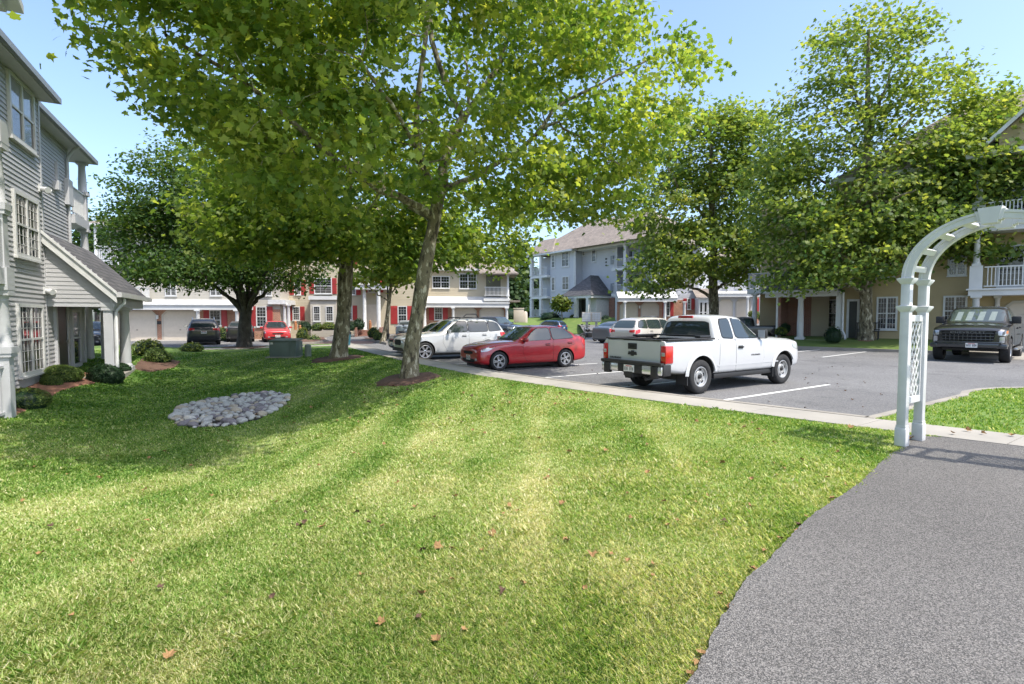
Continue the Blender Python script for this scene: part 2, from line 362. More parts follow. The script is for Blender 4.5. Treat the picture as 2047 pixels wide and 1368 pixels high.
def height_sheet(name, us, vs, zf, mat_, cut=None):
    uu, vv = np.meshgrid(us, vs, indexing='ij'); vb = vv+bend(uu); x = K0[0]+uu*DK[0]+vb*DH[0]; y = K0[1]+uu*DK[1]+vb*DH[1]; z = zf(x, y)
    nu, nv = len(us), len(vs); P = np.stack([x, y, z], -1).reshape(-1, 3)
    i = np.arange((nu-1)*(nv-1)); a = (i//(nv-1))*nv+i % (nv-1)
    F = np.stack([a, a+1, a+nv+1, a+nv], 1)
    # face upward: u x v is +z when DK x DH > 0
    if DK[0]*DH[1]-DK[1]*DH[0] > 0: F = F[:, ::-1]
    o = np_mesh(name, P, (F.ravel(), np.arange(len(F))*4), None, mat_, tint_ground(P[:, 0], P[:, 1]), smooth=True)
    return o
struct(height_sheet('lawn', np.arange(-26, 26.01, .16), np.arange(-27, -.5, .16), T, 'turf'))

# pavement with joints, kerb
def slab_uv(mb, u0, u1, v0, v1, z0, z1, mi=0): mb.prism(uvpts([(u0, v0), (u0, v1), (u1, v1), (u1, v0)]), z0, z1, mi); return mb
mb = MB()
u = -16.
while u < 24.8: slab_uv(mb, u, u+1.488, -.87, -.018, -.2, .142); u += 1.5
us_ = list(np.arange(-16, 24.9, .8)); mb.prism(uvpts([(q, -.86) for q in us_]+[(q, -.03) for q in us_[::-1]]), -.2, .134)
struct(mb.build('sidewalk', 'concrete'))
mb = MB()
v = -7.5
while v < -.9: slab_uv(mb, 23.5, 24.7, v, v+1.488, -.2, .136); v += 1.5
struct(mb.build('cross_sidewalk', 'concrete'))
mb = MB(); u = -2.3
while u < 26: slab_uv(mb, u, min(26., u+2.994), -.006, .13, -.2, .146); u += 3.
struct(mb.build('kerb', 'kerb'))
mb = MB(); v = -30.
while v < -.2: slab_uv(mb, 25.9, 26.05, v, v+2.994, -.3, .09); v += 3.
struct(mb.build('road_kerb', 'kerb'))
# curved garden path
pl = [(5.2, 6.75), (4.85, 6.25), (4.38, 5.80), (3.6, 5.08), (2.75, 4.30), (1.93, 3.52), (1.27, 2.80), (.70, 2.06), (-.5, .30), (-2.2, -2.1)]
pr = [(7.7, 5.7), (6.4, 4.5), (5.2, 3.7), (4.2, 2.75), (3.2, 1.85), (2.3, .85), (1.0, -.9), (-.6, -3.2)]
def ragged(P, a, seed):
    r = random.Random(seed); Q = resample2(P, .045); return [(x+r.uniform(-a, a), y+r.uniform(-a, a)) for x, y in Q]
def resample2(P, d):
    P = np.array(P, float); s = np.r_[0, np.cumsum(np.linalg.norm(np.diff(P, axis=0), axis=1))]; t = np.arange(0, s[-1], d)
    x = np.interp(t, s, P[:, 0]); y = np.interp(t, s, P[:, 1])
    for _ in range(60): x[1:-1] = .25*x[:-2]+.5*x[1:-1]+.25*x[2:]; y[1:-1] = .25*y[:-2]+.5*y[1:-1]+.25*y[2:]
    w = .07*(vnoise(t, t*0, .45, 3)-.5); return list(zip(x+w*.7, y-w*.7))
pl = ragged(pl, .007, 1)
mb = MB(); mb.prism(pl+pr[::-1], -.1, .135); struct(mb.build('path', 'gravel'))
# island beside the arch
isl = [(5.54, 7.78)]+[tuple(np.array([5.54, 7.78])+DH*t) for t in (1.5, 3, 4.3)]+[(9.55, 10.62), (10.2, 11.0), (10.9, 11.22), (12, 11.3), (16, 11.0), (22, 9.0), (22, -6)]
isl += [tuple(XY(q, -.05)) for q in np.arange(-13, -2.3, 1.)]
def kerb_strip(name, pts, w=.15, z0=-.2, z1=.146, closed=False):
    mb = MB(); P = [np.array(p) for p in pts]; n = len(P)
    for i in range(n-1):
        d = (P[i+1]-P[i]); d = d/np.linalg.norm(d); nn = np.array([-d[1], d[0]])*w
        d0 = d if i == 0 else (P[i]-P[i-1])/np.linalg.norm(P[i]-P[i-1]); d2 = d if i == n-2 else (P[i+2]-P[i+1])/np.linalg.norm(P[i+2]-P[i+1])
        m0 = (d0+d); m0 /= np.linalg.norm(m0); m1 = (d+d2); m1 /= np.linalg.norm(m1)
        a = P[i]+np.array([-m0[1], m0[0]])*w; b = P[i+1]+np.array([-m1[1], m1[0]])*w
        mb.prism([tuple(P[i]), tuple(P[i+1]), tuple(b), tuple(a)], z0, z1)
    return struct(mb.build(name, 'kerb'))
kerb_strip('island_kerb', isl[:10], .13)
def poly_sheet(name, pts, zf, mat_, step=.3, inset=0.):
    """a triangulated sheet over a polygon, carrying the lawn tint"""
    bm = bmesh.new(); f = bm.faces.new([bm.verts.new((p[0], p[1], 0)) for p in pts]); f.normal_update()
    if f.normal.z < 0: f.normal_flip()
    xs = [p[0] for p in pts]; ys = [p[1] for p in pts]
    for ax, lo, hi in ((0, min(xs), max(xs)), (1, min(ys), max(ys))):
        for k in np.arange(lo+step, hi, step):
            no = Vector((1, 0, 0)) if ax == 0 else Vector((0, 1, 0)); co = no*float(k)
            bmesh.ops.bisect_plane(bm, geom=bm.verts[:]+bm.edges[:]+bm.faces[:], plane_co=co, plane_no=no)
    for v in bm.verts: v.co.z = float(zf(v.co.x, v.co.y))
    me = bpy.data.meshes.new(name); bm.to_mesh(me); bm.free()
    P = np.empty(len(me.vertices)*3, dtype=np.float32); me.vertices.foreach_get('co', P); P = P.reshape(-1, 3)
    a = me.attributes.new('tint', 'FLOAT', 'POINT'); a.data.foreach_set('value', tint_ground(P[:, 0], P[:, 1]).astype(np.float32))
    me.materials.append(M[mat_]); me.shade_smooth(); o = bpy.data.objects.new(name, me); COL.objects.link(o); return struct(o)
poly_sheet('island_lawn', isl, lambda x, y: .128, 'turf', .6)
# stall lines
LINES = MB(); lu = (.45, 3.0, 5.62, 8.2, 10.8, 13.4, 16.)
def line(a, b, w=.1, z=.004):
    a = np.array(a); b = np.array(b); d = (b-a)/np.linalg.norm(b-a); n = np.array([-d[1], d[0]])*w/2
    LINES.quad((*(a-n), z), (*(b-n), z), (*(b+n), z), (*(a+n), z))
for q in lu: line(XY(q, .2), XY(q, 5.4))
line((13.3, 21.9), (17.6, 25.4)); line((13.6, 24.9), (16.6, 27.3))
for px in (405, 455, 592): 
    p = G(px, 692, 0); line((p.x, p.y), (p.x-.9, p.y+4.6))
p = G(278, 700, 0); line((p.x, p.y), (p.x+1.2, p.y+4.)) 
struct(LINES.build('parking_lines', 'paint'))

# ---------------------------------------------------------------- grass blades
def in_poly(x, y, poly):
    c = np.zeros(x.shape, bool); n = len(poly); j = n-1
    for i in range(n):
        xi, yi = poly[i]; xj, yj = poly[j]
        t = ((yi > y) != (yj > y)) & (x < (xj-xi)*(y-yi)/((yj-yi) or 1e-9)+xi); c ^= t; j = i
    return c
STONE_PX = [(345, 838), (352, 818), (415, 802), (495, 791), (560, 788), (584, 797), (562, 814), (520, 838), (455, 854), (390, 857), (352, 848)]
STONE_POLY = [(p.x, p.y) for p in (GT(*q) for q in STONE_PX)]
PATH_POLY = [(x+.025, y-.027) for x, y in pl]+pr[::-1]
MULCH_POLYS = []
def grass(name, n, pick, zf, rmin, h0, seed, wk=1.0):
    rg = np.random.default_rng(seed)
    x, y = pick(rg, n); ok = np.ones(len(x), bool)
    for pg in [PATH_POLY, STONE_POLY]+MULCH_POLYS: ok &= ~in_poly(x, y, pg)
    x = x[ok]; y = y[ok]
    # small tufts
    k = 3; x = np.repeat(x, k)+rg.normal(0, .012, len(x)*k); y = np.repeat(y, k)+rg.normal(0, .012, len(y)*k)
    for pg in [PATH_POLY]:
        ok = ~in_poly(x, y, pg); x = x[ok]; y = y[ok]
    r = np.hypot(x, y); nn = len(x)
    g = tint_ground(x, y)
    w = np.clip(.0019*np.maximum(1, r/2.6), .0017, .016)*rg.uniform(.7, 1.3, nn)*wk
    tall = vnoise(x, y, .5, 31)
    h = h0*(.45+.65*rg.random(nn))*(.7+.6*tall)*(1-.35*g)
    az = rg.uniform(0, 2*np.pi, nn); lean = rg.uniform(.1, 1.5, nn); z = zf(x, y)-.004
    dx, dy = np.cos(az), np.sin(az); sx, sy = -dy, dx
    P = np.empty((nn, 5, 3), np.float32)
    def put(i, f, up, side): P[:, i, 0] = x+dx*h*f*lean+sx*w*side; P[:, i, 1] = y+dy*h*f*lean+sy*w*side; P[:, i, 2] = z+h*up
    put(0, 0, 0, -1); put(1, 0, 0, 1); put(2, .30, .62, .8); put(3, .85, .98-.2*0, 0.0); put(4, .30, .62, -.8)
    t = np.clip(g*.95+rg.normal(0, .17, nn)+(rg.random(nn) < .06)*.3, 0, 1); tt = np.repeat(t, 5)
    o = np_mesh(name, P.reshape(-1, 3), 5, nn, 'blade', tt)
    return o
def pick_near(rg, n):
    a = rg.uniform(math.radians(-56), math.radians(54), n); r = np.exp(rg.uniform(math.log(1.1), math.log(27), n))
    x = r*np.sin(a); y = r*np.cos(a); u, v = UV(x, y)
    ok = (v < -.88) & (u < 25.8) & (v > -16); return x[ok], y[ok]
def pick_isl(rg, n):
    x = rg.uniform(5.3, 16, n); y = rg.uniform(3, 11.4, n); ok = in_poly(x, y, isl) & (x < y*1.25+1.0); return x[ok], y[ok]
# ================================================================== BUILDINGS
class Bld:
    def __init__(s, name, label, ox, oy, rz, cat='building'):
        s.o = Vector((ox, oy, 0)); s.rz = rz; s.root = thing(name, label, cat, (ox, oy, 0), rz)
        s.X = Vector((math.cos(rz), math.sin(rz), 0)); s.Y = Vector((-math.sin(rz), math.cos(rz), 0))
    def U(s, px, py, off=0.):
        """local x and height where a sight line meets the facade plane local y = off"""
        d = G(px, py, Y=1.)-Vector((0, 0, EYE)); c = Vector((0, 0, EYE))-s.o-s.Y*off
        t = -c.dot(s.Y)/d.dot(s.Y); p = Vector((0, 0, EYE))+d*t
        return (p-s.o).dot(s.X), p.z
    def siding(s, x0, x1, z0, z1, y=0., mat_='cream', c=.105, lip=.012, xl=None, xr=None, name='siding', axis=0):
        """lapped boards; xl / xr give the end of each row as a function of height (gables)"""
        mb = MB(); z = z0
        while z < z1-.005:
            zt = min(z+c, z1); zm = (z+zt)/2; a = xl(zm) if xl else x0; b = xr(zm) if xr else x1
            if b-a > .02:
                q = [(a, y-lip, z), (b, y-lip, z), (b, y-.001, zt), (a, y-.001, zt), (b, y-.001, z), (a, y-.001, z)]
                if axis: q = [(y+(.0 if False else (y-p[1])), p[0], p[2]) for p in q]
                mb.add(q, [(0, 1, 2, 3), (0, 5, 4, 1)])
            z = zt
        return mb.build(name, mat_, s.root)
    def wall(s, name, mat_, boxes):
        for b in boxes: mb = MB(); mb.box(*b); o = mb.build(name, mat_, s.root)
        return o
    def window(s, x0, x1, z0, z1, y=0., cols=2, mun=(3, 4), frame='whitewood', pane='pane', fw=.07, upper=None, d=.075, sill=True, shutters=None):
        """frame with sashes and glazing bars; the pane is a child"""
        mb = MB(); yo = y-d
        mb.box(x0, x0+fw, yo, y+.01, z0, z1); mb.box(x1-fw, x1, yo, y+.01, z0, z1); mb.box(x0+fw, x1-fw, yo, y+.01, z1-fw, z1); mb.box(x0+fw, x1-fw, yo, y+.01, z0, z0+fw)
        if sill: mb.box(x0-.03, x1+.03, yo-.03, y+.01, z0-.05, z0-.001)
        iw = (x1-x0-2*fw); cw = iw/cols; zm = (z0+z1)/2; e = .026
        for i in range(1, cols): mb.box(x0+fw+i*cw-.035, x0+fw+i*cw+.035, yo+.006, y+.01, z0+fw, z1-fw)
        for i in range(cols):
            a = x0+fw+i*cw+(.035 if i else 0); b = x0+fw+(i+1)*cw-(.035 if i < cols-1 else 0)
            mb.box(a, b, yo+.012, y-.03, zm-e, zm+e)
            mx, mz = mun
            for sash, (za, zb) in enumerate(((z0+fw, zm-e), (zm+e, z1-fw))):
                for j in range(1, mx): mb.box(a+(b-a)*j/mx-.0055, a+(b-a)*j/mx+.0055, y-.047, y-.034, za, zb)
                for j in range(1, mz): mb.box(a, b, y-.046, y-.034, za+(zb-za)*j/mz-.0055, za+(zb-za)*j/mz+.0055)
        w = mb.build('window', frame, s.root)
        p = MB(); p.quad((x0+fw, y-.036, z0+fw), (x1-fw, y-.036, z0+fw), (x1-fw, y-.036, zm), (x0+fw, y-.036, zm), 0)
        p.quad((x0+fw, y-.036, zm), (x1-fw, y-.036, zm), (x1-fw, y-.036, z1-fw), (x0+fw, y-.036, z1-fw), 1)
        p.build('pane', [pane, upper or pane], w)
        if shutters:
            sw = shutters
            for a, b in ((x0-sw-.02, x0-.02), (x1+.02, x1+.02+sw)):
                q = MB(); q.box(a, b, y-.045, y, z0, z1)
                for k in range(int((z1-z0)/.09)): q.box(a+.05, b-.05, y-.056, y-.04, z0+.06+k*.09, z0+.12+k*.09) if z0+.12+k*.09 < z1-.04 else None
                q.build('shutter', 'shutter', s.root)
        return w
    def wpx(s, x0, y0, x1, y1, y=0., **k):
        """window between two opposite corners seen in the photograph (x0,y0 upper left, x1,y1 lower right)"""
        a, zt = s.U(x0, y0, y); b, zb = s.U(x1, y1, y); return s.window(a, b, zb, zt, y, **k)
    def garage(s, x0, x1, z0, z1, y=0., fr='brick'):
        """sectional door with clipped upper corners"""
        mb = MB(); c = .28; n = 4; h = (z1-z0)/n
        for i in range(n):
            za, zb = z0+i*h+.008, z0+(i+1)*h-.008
            if i < n-1: mb.box(x0, x1, y-.03, y, za, zb)
            else: mb.add([(x0, y-.03, za), (x1, y-.03, za), (x1, y-.03, zb-c), (x1-c, y-.03, zb), (x0+c, y-.03, zb), (x0, y-.03, zb-c)], [(0, 1, 2, 3, 4, 5)])
        mb.box(x0, x1, y-.012, y, z0, z1-c)
        o = mb.build('garage_door', 'garage', s.root)
        k = MB(); k.box((x0+x1)/2-.06, (x0+x1)/2+.06, y-.06, y-.03, z0+.75, z0+.79); k.build('handle', 'black', o)
        f = MB(); w = .12
        f.add([(x0-w, y-.05, z0), (x0, y-.05, z0), (x0, y-.05, z1-c), (x0+c, y-.05, z1), (x1-c, y-.05, z1), (x1, y-.05, z1-c), (x1, y-.05, z0), (x1+w, y-.05, z0), (x1+w, y-.05, z1-c+.04), (x1-c+.04, y-.05, z1+w), (x0+c-.04, y-.05, z1+w), (x0-w, y-.05, z1-c+.04)],
              [(0, 1, 2, 11), (11, 2, 3, 10), (10, 3, 4, 9), (9, 4, 5, 8), (8, 5, 6, 7)])
        f.build('casing', 'cream2', o)
        return o
    def column(s, x, y, z0, z1, r=.13, m_='white', square=False):
        mb = MB()
        if square: mb.box(x-r, x+r, y-r, y+r, z0+.18, z1-.12); mb.box(x-r-.05, x+r+.05, y-r-.05, y+r+.05, z0, z0+.18); mb.box(x-r-.04, x+r+.04, y-r-.04, y+r+.04, z1-.12, z1)
        else:
            mb.lathe([(0, z0+.12), (r*1.25, z0+.12), (r*1.25, z0+.17), (r*1.02, z0+.21), (r*1.03, z0+(z1-z0)*.35), (r*.82, z1-.22), (r*.9, z1-.2), (r*.82, z1-.17), (r*1.1, z1-.1), (0, z1-.1)], 20, 0, Matrix.Translation((x, y, 0)))
            mb.box(x-r*1.4, x+r*1.4, y-r*1.4, y+r*1.4, z0, z0+.12); mb.box(x-r*1.3, x+r*1.3, y-r*1.3, y+r*1.3, z1-.1, z1)
        return mb.build('column', m_, s.root, 40)
    def railing(s, pts, z0, h=.98, m_='white', step=.115, parent=None, name='railing'):
        mb = MB()
        for (xa, ya), (xb, yb) in zip(pts[:-1], pts[1:]):
            a = Vector((xa, ya, 0)); b = Vector((xb, yb, 0)); L = (b-a).length; ang = math.atan2(yb-ya, xb-xa)
            mt = Matrix.Translation((xa, ya, z0)) @ Matrix.Rotation(ang, 4, 'Z')
            mb.box(0, L, -.035, .035, h-.05, h, 0, mt); mb.box(0, L, -.025, .025, .08, .13, 0, mt)
            n = max(1, int(L/step))
            for i in range(1, n): mb.box(L*i/n-.018, L*i/n+.018, -.018, .018, .13, h-.05, 0, mt)
        return mb.build(name, m_, parent or s.root)
    def part(s, name, m_, fn, smooth=None, parent=None):
        mb = MB(); fn(mb); return mb.build(name, m_, parent or s.root, smooth)
    def hip_roof(s, x0, x1, y0, y1, z0, rise, m_, run=None, gable_l=False, gable_r=False, name='roof', parent=None):
        mb = MB(); hy = (y1-y0)/2; ym = (y0+y1)/2; rl = x0 if gable_l else min(x0+hy, (x0+x1)/2); rr = x1 if gable_r else max(x1-hy, (x0+x1)/2)
        A, B, C, D = (x0, y0, z0), (x1, y0, z0), (x1, y1, z0), (x0, y1, z0); P, Q = (rl, ym, z0+rise), (rr, ym, z0+rise)
        mb.add([A, B, C, D, P, Q], [(0, 1, 5, 4), (1, 2, 5), (2, 3, 4, 5), (3, 0, 4), (0, 3, 2, 1)])
        return mb.build(name, m_, parent or s.root)
    def gutter(s, x0, x1, y0, y1, z0, z1, m_='whitewood', name='fascia'):
        mb = MB(); mb.box(x0, x1, y0, y1, z0, z1); return mb.build(name, m_, s.root)
    def downspout(s, pts, r=.045, m_='white', name='downspout'):
        mb = MB(); mb.tube(pts, [r]*len(pts), 8); return mb.build(name, m_, s.root, 50)
    def lantern(s, x, y, z):
        mb = MB(); mb.box(x-.07, x+.07, y-.14, y-.02, z, z+.26); mb.box(x-.09, x+.09, y-.16, y, z+.26, z+.3); return mb.build('wall_lamp', 'white', s.root)

# ------------------------------------------------------------------ grey building on the left
BX = Vector((-.455, .89)); rzL = math.atan2(.89, -.455)
B = Bld('grey_apartment_building', 'three storey apartment building clad in grey siding with lean-to porch', -12.9, 14.2, rzL)
LB = B
ZG, ZE = -.45, 7.65
B.wall('wall', 'grey_siding', [(-14, 0, .0, 8, ZG, ZE), (0, 4.85, .585, 8, ZG, ZE)])
B.siding(-14, -.05, ZG+.3, ZE, 0, 'grey_siding', .118, .022)
B.siding(.02, 4.78, ZG+.3, ZE, .58, 'grey_siding', .118, .022)
B.wall('corner_trim', 'grey_trim', [(-.06, .04, -.03, .1, ZG+.2, ZE), (4.74, 4.86, .54, .66, ZG+.2, ZE), (.0, .05, .555, .58, 3.2, ZE)])
# main eave, roof
def eave(mb):
    mb.box(-14, .12, -.36, .0, ZE-.04, ZE, 0)
    mb.box(0, .12, 0, 8, ZE-.04, ZE, 0)
B.part('soffit', 'soffit', eave)
B.wall('gutter', 'fascia', [(-14, .20, -.47, -.36, ZE-.02, ZE+.13), (.12, .20, -.36, 8, ZE-.02, ZE+.13)])
B.hip_roof(-18, .2, -.47, 8.5, ZE+.13, 2.6, 'shingle_dark')
ze2 = 7.62
B.wall('soffit', 'soffit', [(.20, 6.65, .2, .585, ze2-.04, ze2), (4.86, 6.65, .585, 7, ze2-.04, ze2)])
B.wall('gutter', 'fascia', [(.202, 6.75, .09, .2, ze2-.02, ze2+.13), (6.65, 6.75, .2, 7, ze2-.02, ze2+.13)])
B.hip_roof(-2, 6.75, .09, 8.2, ze2+.125, 2.3, 'shingle_dark')
B.wpx(9, 135, 67, 310, cols=2, mun=(1, 1), pane='pane_blind', upper='pane_pale', fw=.09)
B.wpx(20, 376, 76, 524, cols=2, mun=(3, 3), pane='pane', upper='pane_blind', fw=.09)
B.wpx(29, 606, 86, 742, cols=2, mun=(3, 3), pane='pane_blind', upper='pane', fw=.09)
# end balconies of the wing
for zf in (2.45, 5.05):
    B.part('balcony', 'grey_trim', lambda mb: mb.box(4.87, 6.65, .42, 4, zf, zf+.32))
    B.railing([(4.9, .52), (6.55, .52), (6.55, 3.9)], zf+.32, 1.0)
for z0, z1 in ((5.37, ZE-.05), (2.77, 5.05), (.1, 2.45)):
    B.column(6.5, .55, z0+(.95 if z0 > 2 else 0), z1, .13, 'grey_trim')
    if z0 > 2: B.part('balcony_post', 'grey_trim', lambda mb: (mb.box(6.38, 6.62, .43, .67, z0, z0+1.0), mb.box(6.34, 6.66, .39, .71, z0+1.0, z0+1.06)))
B.downspout([(4.45, .12, ze2+.02), (4.45, .3, ze2-.12), (4.55, .5, ze2-.4), (4.6, .52, ze2-.6), (4.6, .52, 3.0)], .05, 'grey_trim')
x, z = B.U(114, 370, .5); B.part('meter_box', 'grey_trim', lambda mb: mb.box(x-.14, x+.14, .42, .58, z-.18, z+.12, bev=.015))
x, z = B.U(137, 385, .5); B.part('meter_box', 'grey_trim', lambda mb: mb.box(x-.2, x+.3, .44, .58, z-.45, z+.45, bev=.015))
x, z = B.U(112, 350, .56); B.part('conduit', 'grey_trim', lambda mb: mb.box(x-.04, x+.04, .5, .57, z-.2, z+.45))
for px, py in ((82, 377), (92, 581)):
    x, z = B.U(px, py, -.05)
    B.part('flood_lamp', 'white', lambda mb: (mb.box(x-.1, x+.1, -.05, 0, z-.1, z+.1), mb.tube([(x, -.05, z), (x-.1, -.22, z-.05)], [.05, .085], 12), mb.tube([(x, -.05, z), (x+.12, -.2, z-.05)], [.05, .085], 12)), 50)
# lean-to porch: rake towards the viewer, roof falling away from the wall
PZ0, PZ1, PD, PL = 2.42, 3.92, 1.48, 4.9
zr = lambda y: PZ0+(PZ1-PZ0)*(y+PD)/PD
def roof(mb):
    t = .14
    a = [(-.12, -PD-.12, zr(-PD-.12)), (-.12, 0, PZ1), (PL, 0, PZ1), (PL, -PD-.12, zr(-PD-.12))]
    mb.add([(p[0], p[1], p[2]+t) for p in a]+a, [(3, 2, 1, 0), (4, 5, 6, 7), (0, 1, 5, 4), (2, 3, 7, 6), (3, 0, 4, 7)])
B.part('porch_roof', 'shingle_dark', roof)
def rake(mb):
    for (xa, xb, dz, t) in ((-.17, -.121, .15, .32), (-.21, -.171, .17, .09)):
        mb.add([(xa, -PD-.14, zr(-PD-.14)+dz-t), (xa, 0, PZ1+dz-t), (xa, 0, PZ1+dz), (xa, -PD-.14, zr(-PD-.14)+dz), (xb, -PD-.14, zr(-PD-.14)+dz-t), (xb, 0, PZ1+dz-t), (xb, 0, PZ1+dz), (xb, -PD-.14, zr(-PD-.14)+dz)],
               [(3, 2, 1, 0), (4, 5, 6, 7), (2, 3, 7, 6), (0, 1, 5, 4), (0, 4, 7, 3)])
B.part('rake_trim', 'white', rake)
# gable boards lie in the plane local x = 0, running along local y
def gab(mb):
    z = 2.12; c = .118
    while z < PZ1-.1:
        zt = z+c; y1 = max(-PD+.05, -PD+(max(z, PZ0)-PZ0)*PD/(PZ1-PZ0)-.08) if z > PZ0 else -PD+.05
        mb.add([(-.016, y1, z), (-.016, -.0, z), (-.002, -.0, zt), (-.002, y1, zt), (0, y1, z), (0, 0, z)], [(3, 2, 1, 0), (0, 1, 5, 4)]); z = zt
B.part('gable_siding', 'grey_siding', gab)
B.part('porch_beam', 'grey_trim', lambda mb: (mb.box(.0, .16, -PD+.02, 0, 2.0, 2.12), mb.box(0, PL-.1, -PD, -PD+.2, 2.02, 2.40), mb.box(0.02, PL-.1, -PD+.2, -.0, 2.36, 2.40), mb.box(PL-.3, PL-.1, -PD+.2, 0, 2.02, 2.36), mb.box(-.02, .3, -PD-.05, -PD+.28, 2.0, 2.12)))
B.wall('gutter', 'soffit', [(-.2, PL, -PD-.27, -PD-.14, 2.28, 2.42)])
B.wall('porch_floor', 'concrete', [(-.05, PL, -PD-.1, .58, -.5, -.02)])
B.column(.14, -PD+.12, -.02, 2.02, .11, 'grey_trim', True)
B.column(2.2, -PD+.12, -.02, 2.02, .15, 'grey_trim'); B.column(4.7, -.32, -.02, 2.36, .11, 'grey_trim'); B.column(4.7, .1, -.02, 2.36, .11, 'grey_trim')
B.downspout([(.42, -PD-.2, 2.3), (.42, -PD-.2, 2.12), (.30, -PD-.05, 1.92), (.12, -PD-.05, 1.85), (.10, -PD-.04, -.1)], .05, 'white')
B.wall('porch_wall', 'grey_siding', [(.005, 3.5, .0, .584, -.3, 2.36)]); B.siding(.02, 3.46, -.02, 2.3, -.005, 'grey_siding', .118, .022)
B.wall('corner_trim', 'grey_trim', [(3.44, 3.55, -.05, .08, -.02, 2.36)])
def door(mb): mb.box(.62, 1.52, -.06, -.01, 0, 2.02)
d = B.part('door', 'door_dark', door)
B.part('door_frame', 'grey_trim', lambda mb: (mb.box(.50, .62, -.09, -.01, 0, 2.12), mb.box(1.52, 1.64, -.09, -.01, 0, 2.12), mb.box(.62, 1.52, -.09, -.01, 2.02, 2.12)), parent=d)
B.part('handle', 'steel', lambda mb: mb.tube([(1.42, -.05, .98), (1.42, -.13, .98)], [.03, .035], 10), parent=d)
B.window(1.95, 2.85, .15, 1.95, -.02, cols=1, mun=(1, 1), frame='grey_trim', pane='pane', upper='pane_pale', fw=.09)
# nearer stack of balconies at the edge of the frame
nx, ny = B.U(27, 700, -1.0)
def near(mb):
    x0, x1 = nx-2.6, nx
    mb.box(x1-.3, x1+.05, -1.05, -.7, 2.2, 2.62); mb.box(x0, x1-.3, -1.02, -.75, 2.3, 2.6); mb.box(x0, x1, -.74, 0, 2.32, 2.58)
    mb.box(x1-.22, x1, -1.0, -.78, 2.62, 3.6); mb.box(x1-.26, x1+.04, -1.04, -.74, 3.6, 3.68); mb.box(x0, x1-.22, -.98, -.80, 2.62, 3.5)
B.part('balcony_post', 'grey_trim', lambda mb: (mb.box(nx-.22, nx, -1.0, -.78, -.3, .95), mb.box(nx-.26, nx+.04, -1.04, -.74, .95, 1.02)))
B.part('balcony', 'grey_trim', lambda mb: (mb.box(nx-.3, nx+.05, -1.05, -.7, 4.9, 5.3), mb.box(nx-2.6, nx-.3, -1.02, 0, 4.95, 5.28)))
near_parts = MB(); near(near_parts); near_parts.build('balcony', 'grey_trim', B.root)
B.part('balcony_base', 'kerb', lambda mb: mb.box(nx-2.7, nx+.12, -1.1, 0, -.6, -.26))
B.column(nx-.11, -.89, 1.02, 2.2, .12, 'grey_trim'); B.column(nx-.11, -.89, 3.68, 4.9, .12, 'grey_trim')
B.railing([(nx-2.6, -.89), (nx-.22, -.89)], -.2, 1.0, 'grey_trim'); B.railing([(nx-.11, -.78), (nx-.11, 0)], -.2, 1.0, 'grey_trim')
def gable_eave(mb):
    x1, zt = B.U(34, 26, -1.2)
    mb.add([(x1, -1.3, zt), (x1, .1, zt), (x1-3, .1, zt+1.6), (x1-3, -1.3, zt+1.6), (x1, -1.3, zt+.16), (x1, .1, zt+.16), (x1-3, .1, zt+1.76), (x1-3, -1.3, zt+1.76)], [(0, 1, 2, 3), (7, 6, 5, 4), (0, 4, 5, 1), (3, 7, 4, 0), (2, 1, 5, 6), (3, 2, 6, 7)])
    mb.box(x1-3.2, x1-.15, -1.1, 0, zt-.1, zt-.02)
B.part('balcony_roof', 'whitewood', gable_eave)
# ------------------------------------------------------------------ long cream building with garages (three blocks)
T_ = Bld('cream_apartment_building', 'long cream apartment building with brick garages and red shutters behind the shade trees', -20, 40, .09)
def block(b, x0, x1, y, z0, z1, depth=9, mat_='cream2', brick_to=None, c=.13, band=None):
    b.wall('wall', mat_, [(x0, x1, y+.005, y+depth, z0-.4, z1)])
    zb = z0-.1
    if brick_to: b.wall('brick_wall', 'brick_orange', [(x0+.01, x1-.01, y-.06, y+.004, z0-.4, brick_to)]); zb = brick_to
    b.siding(x0, x1, zb, z1, y, mat_, c, .014)
xg0 = T_.U(213, 600)[0]; xg1 = T_.U(560, 600)[0]
block(T_, xg0+.4, xg1, 0, 0, 8.5, 9, 'cream2', 2.35)
def band(b, x0, x1, y, z0, z1, proj=.9): b.part('porch_band', 'whitewood', lambda mb: (mb.box(x0, x1, y-proj, y+.0, z0, z0+.34), mb.box(x0-.06, x1+.06, y-proj-.08, y, z0+.34, z0+.42), mb.add([(x0-.06, y-proj-.08, z0+.42), (x1+.06, y-proj-.08, z0+.42), (x1+.06, y, z1), (x0-.06, y, z1)], [(0, 1, 2, 3)])))
band(T_, xg0, xg1-2, 0, 2.3, 3.1)
for a, c in ((237, 311), (327, 394)):
    T_.garage(T_.U(a, 640, -.06)[0], T_.U(c, 640, -.06)[0], 0, 2.15, -.06)
for px in (226, 396, 474): T_.column(T_.U(px, 650, -.8)[0], -.78, -.02, 2.3, .15, 'white')
T_.lantern(T_.U(317, 640)[0], -.06, 1.6); 
T_.part('house_number', 'black', lambda mb: mb.box(T_.U(313, 640)[0], T_.U(323, 640)[0], -.09, -.06, 1.2, 1.45))
T_.wpx(419, 620, 443, 660, y=-.06, cols=1, mun=(3, 3), shutters=.42); T_.wpx(512, 613, 534, 654, y=-.06, cols=1, mun=(3, 3), shutters=.42)
T_.part('balcony', 'white', lambda mb: mb.box(xg0-.2, xg0+1.7, -1.0, 3, 5.62, 5.95)); T_.railing([(xg0-.1, 1.5), (xg0-.1, -.95), (xg0+1.6, -.95)], 5.95, 1.05)
T_.column(xg0-.02, -.9, 5.95, 8.4, .11, 'white'); 
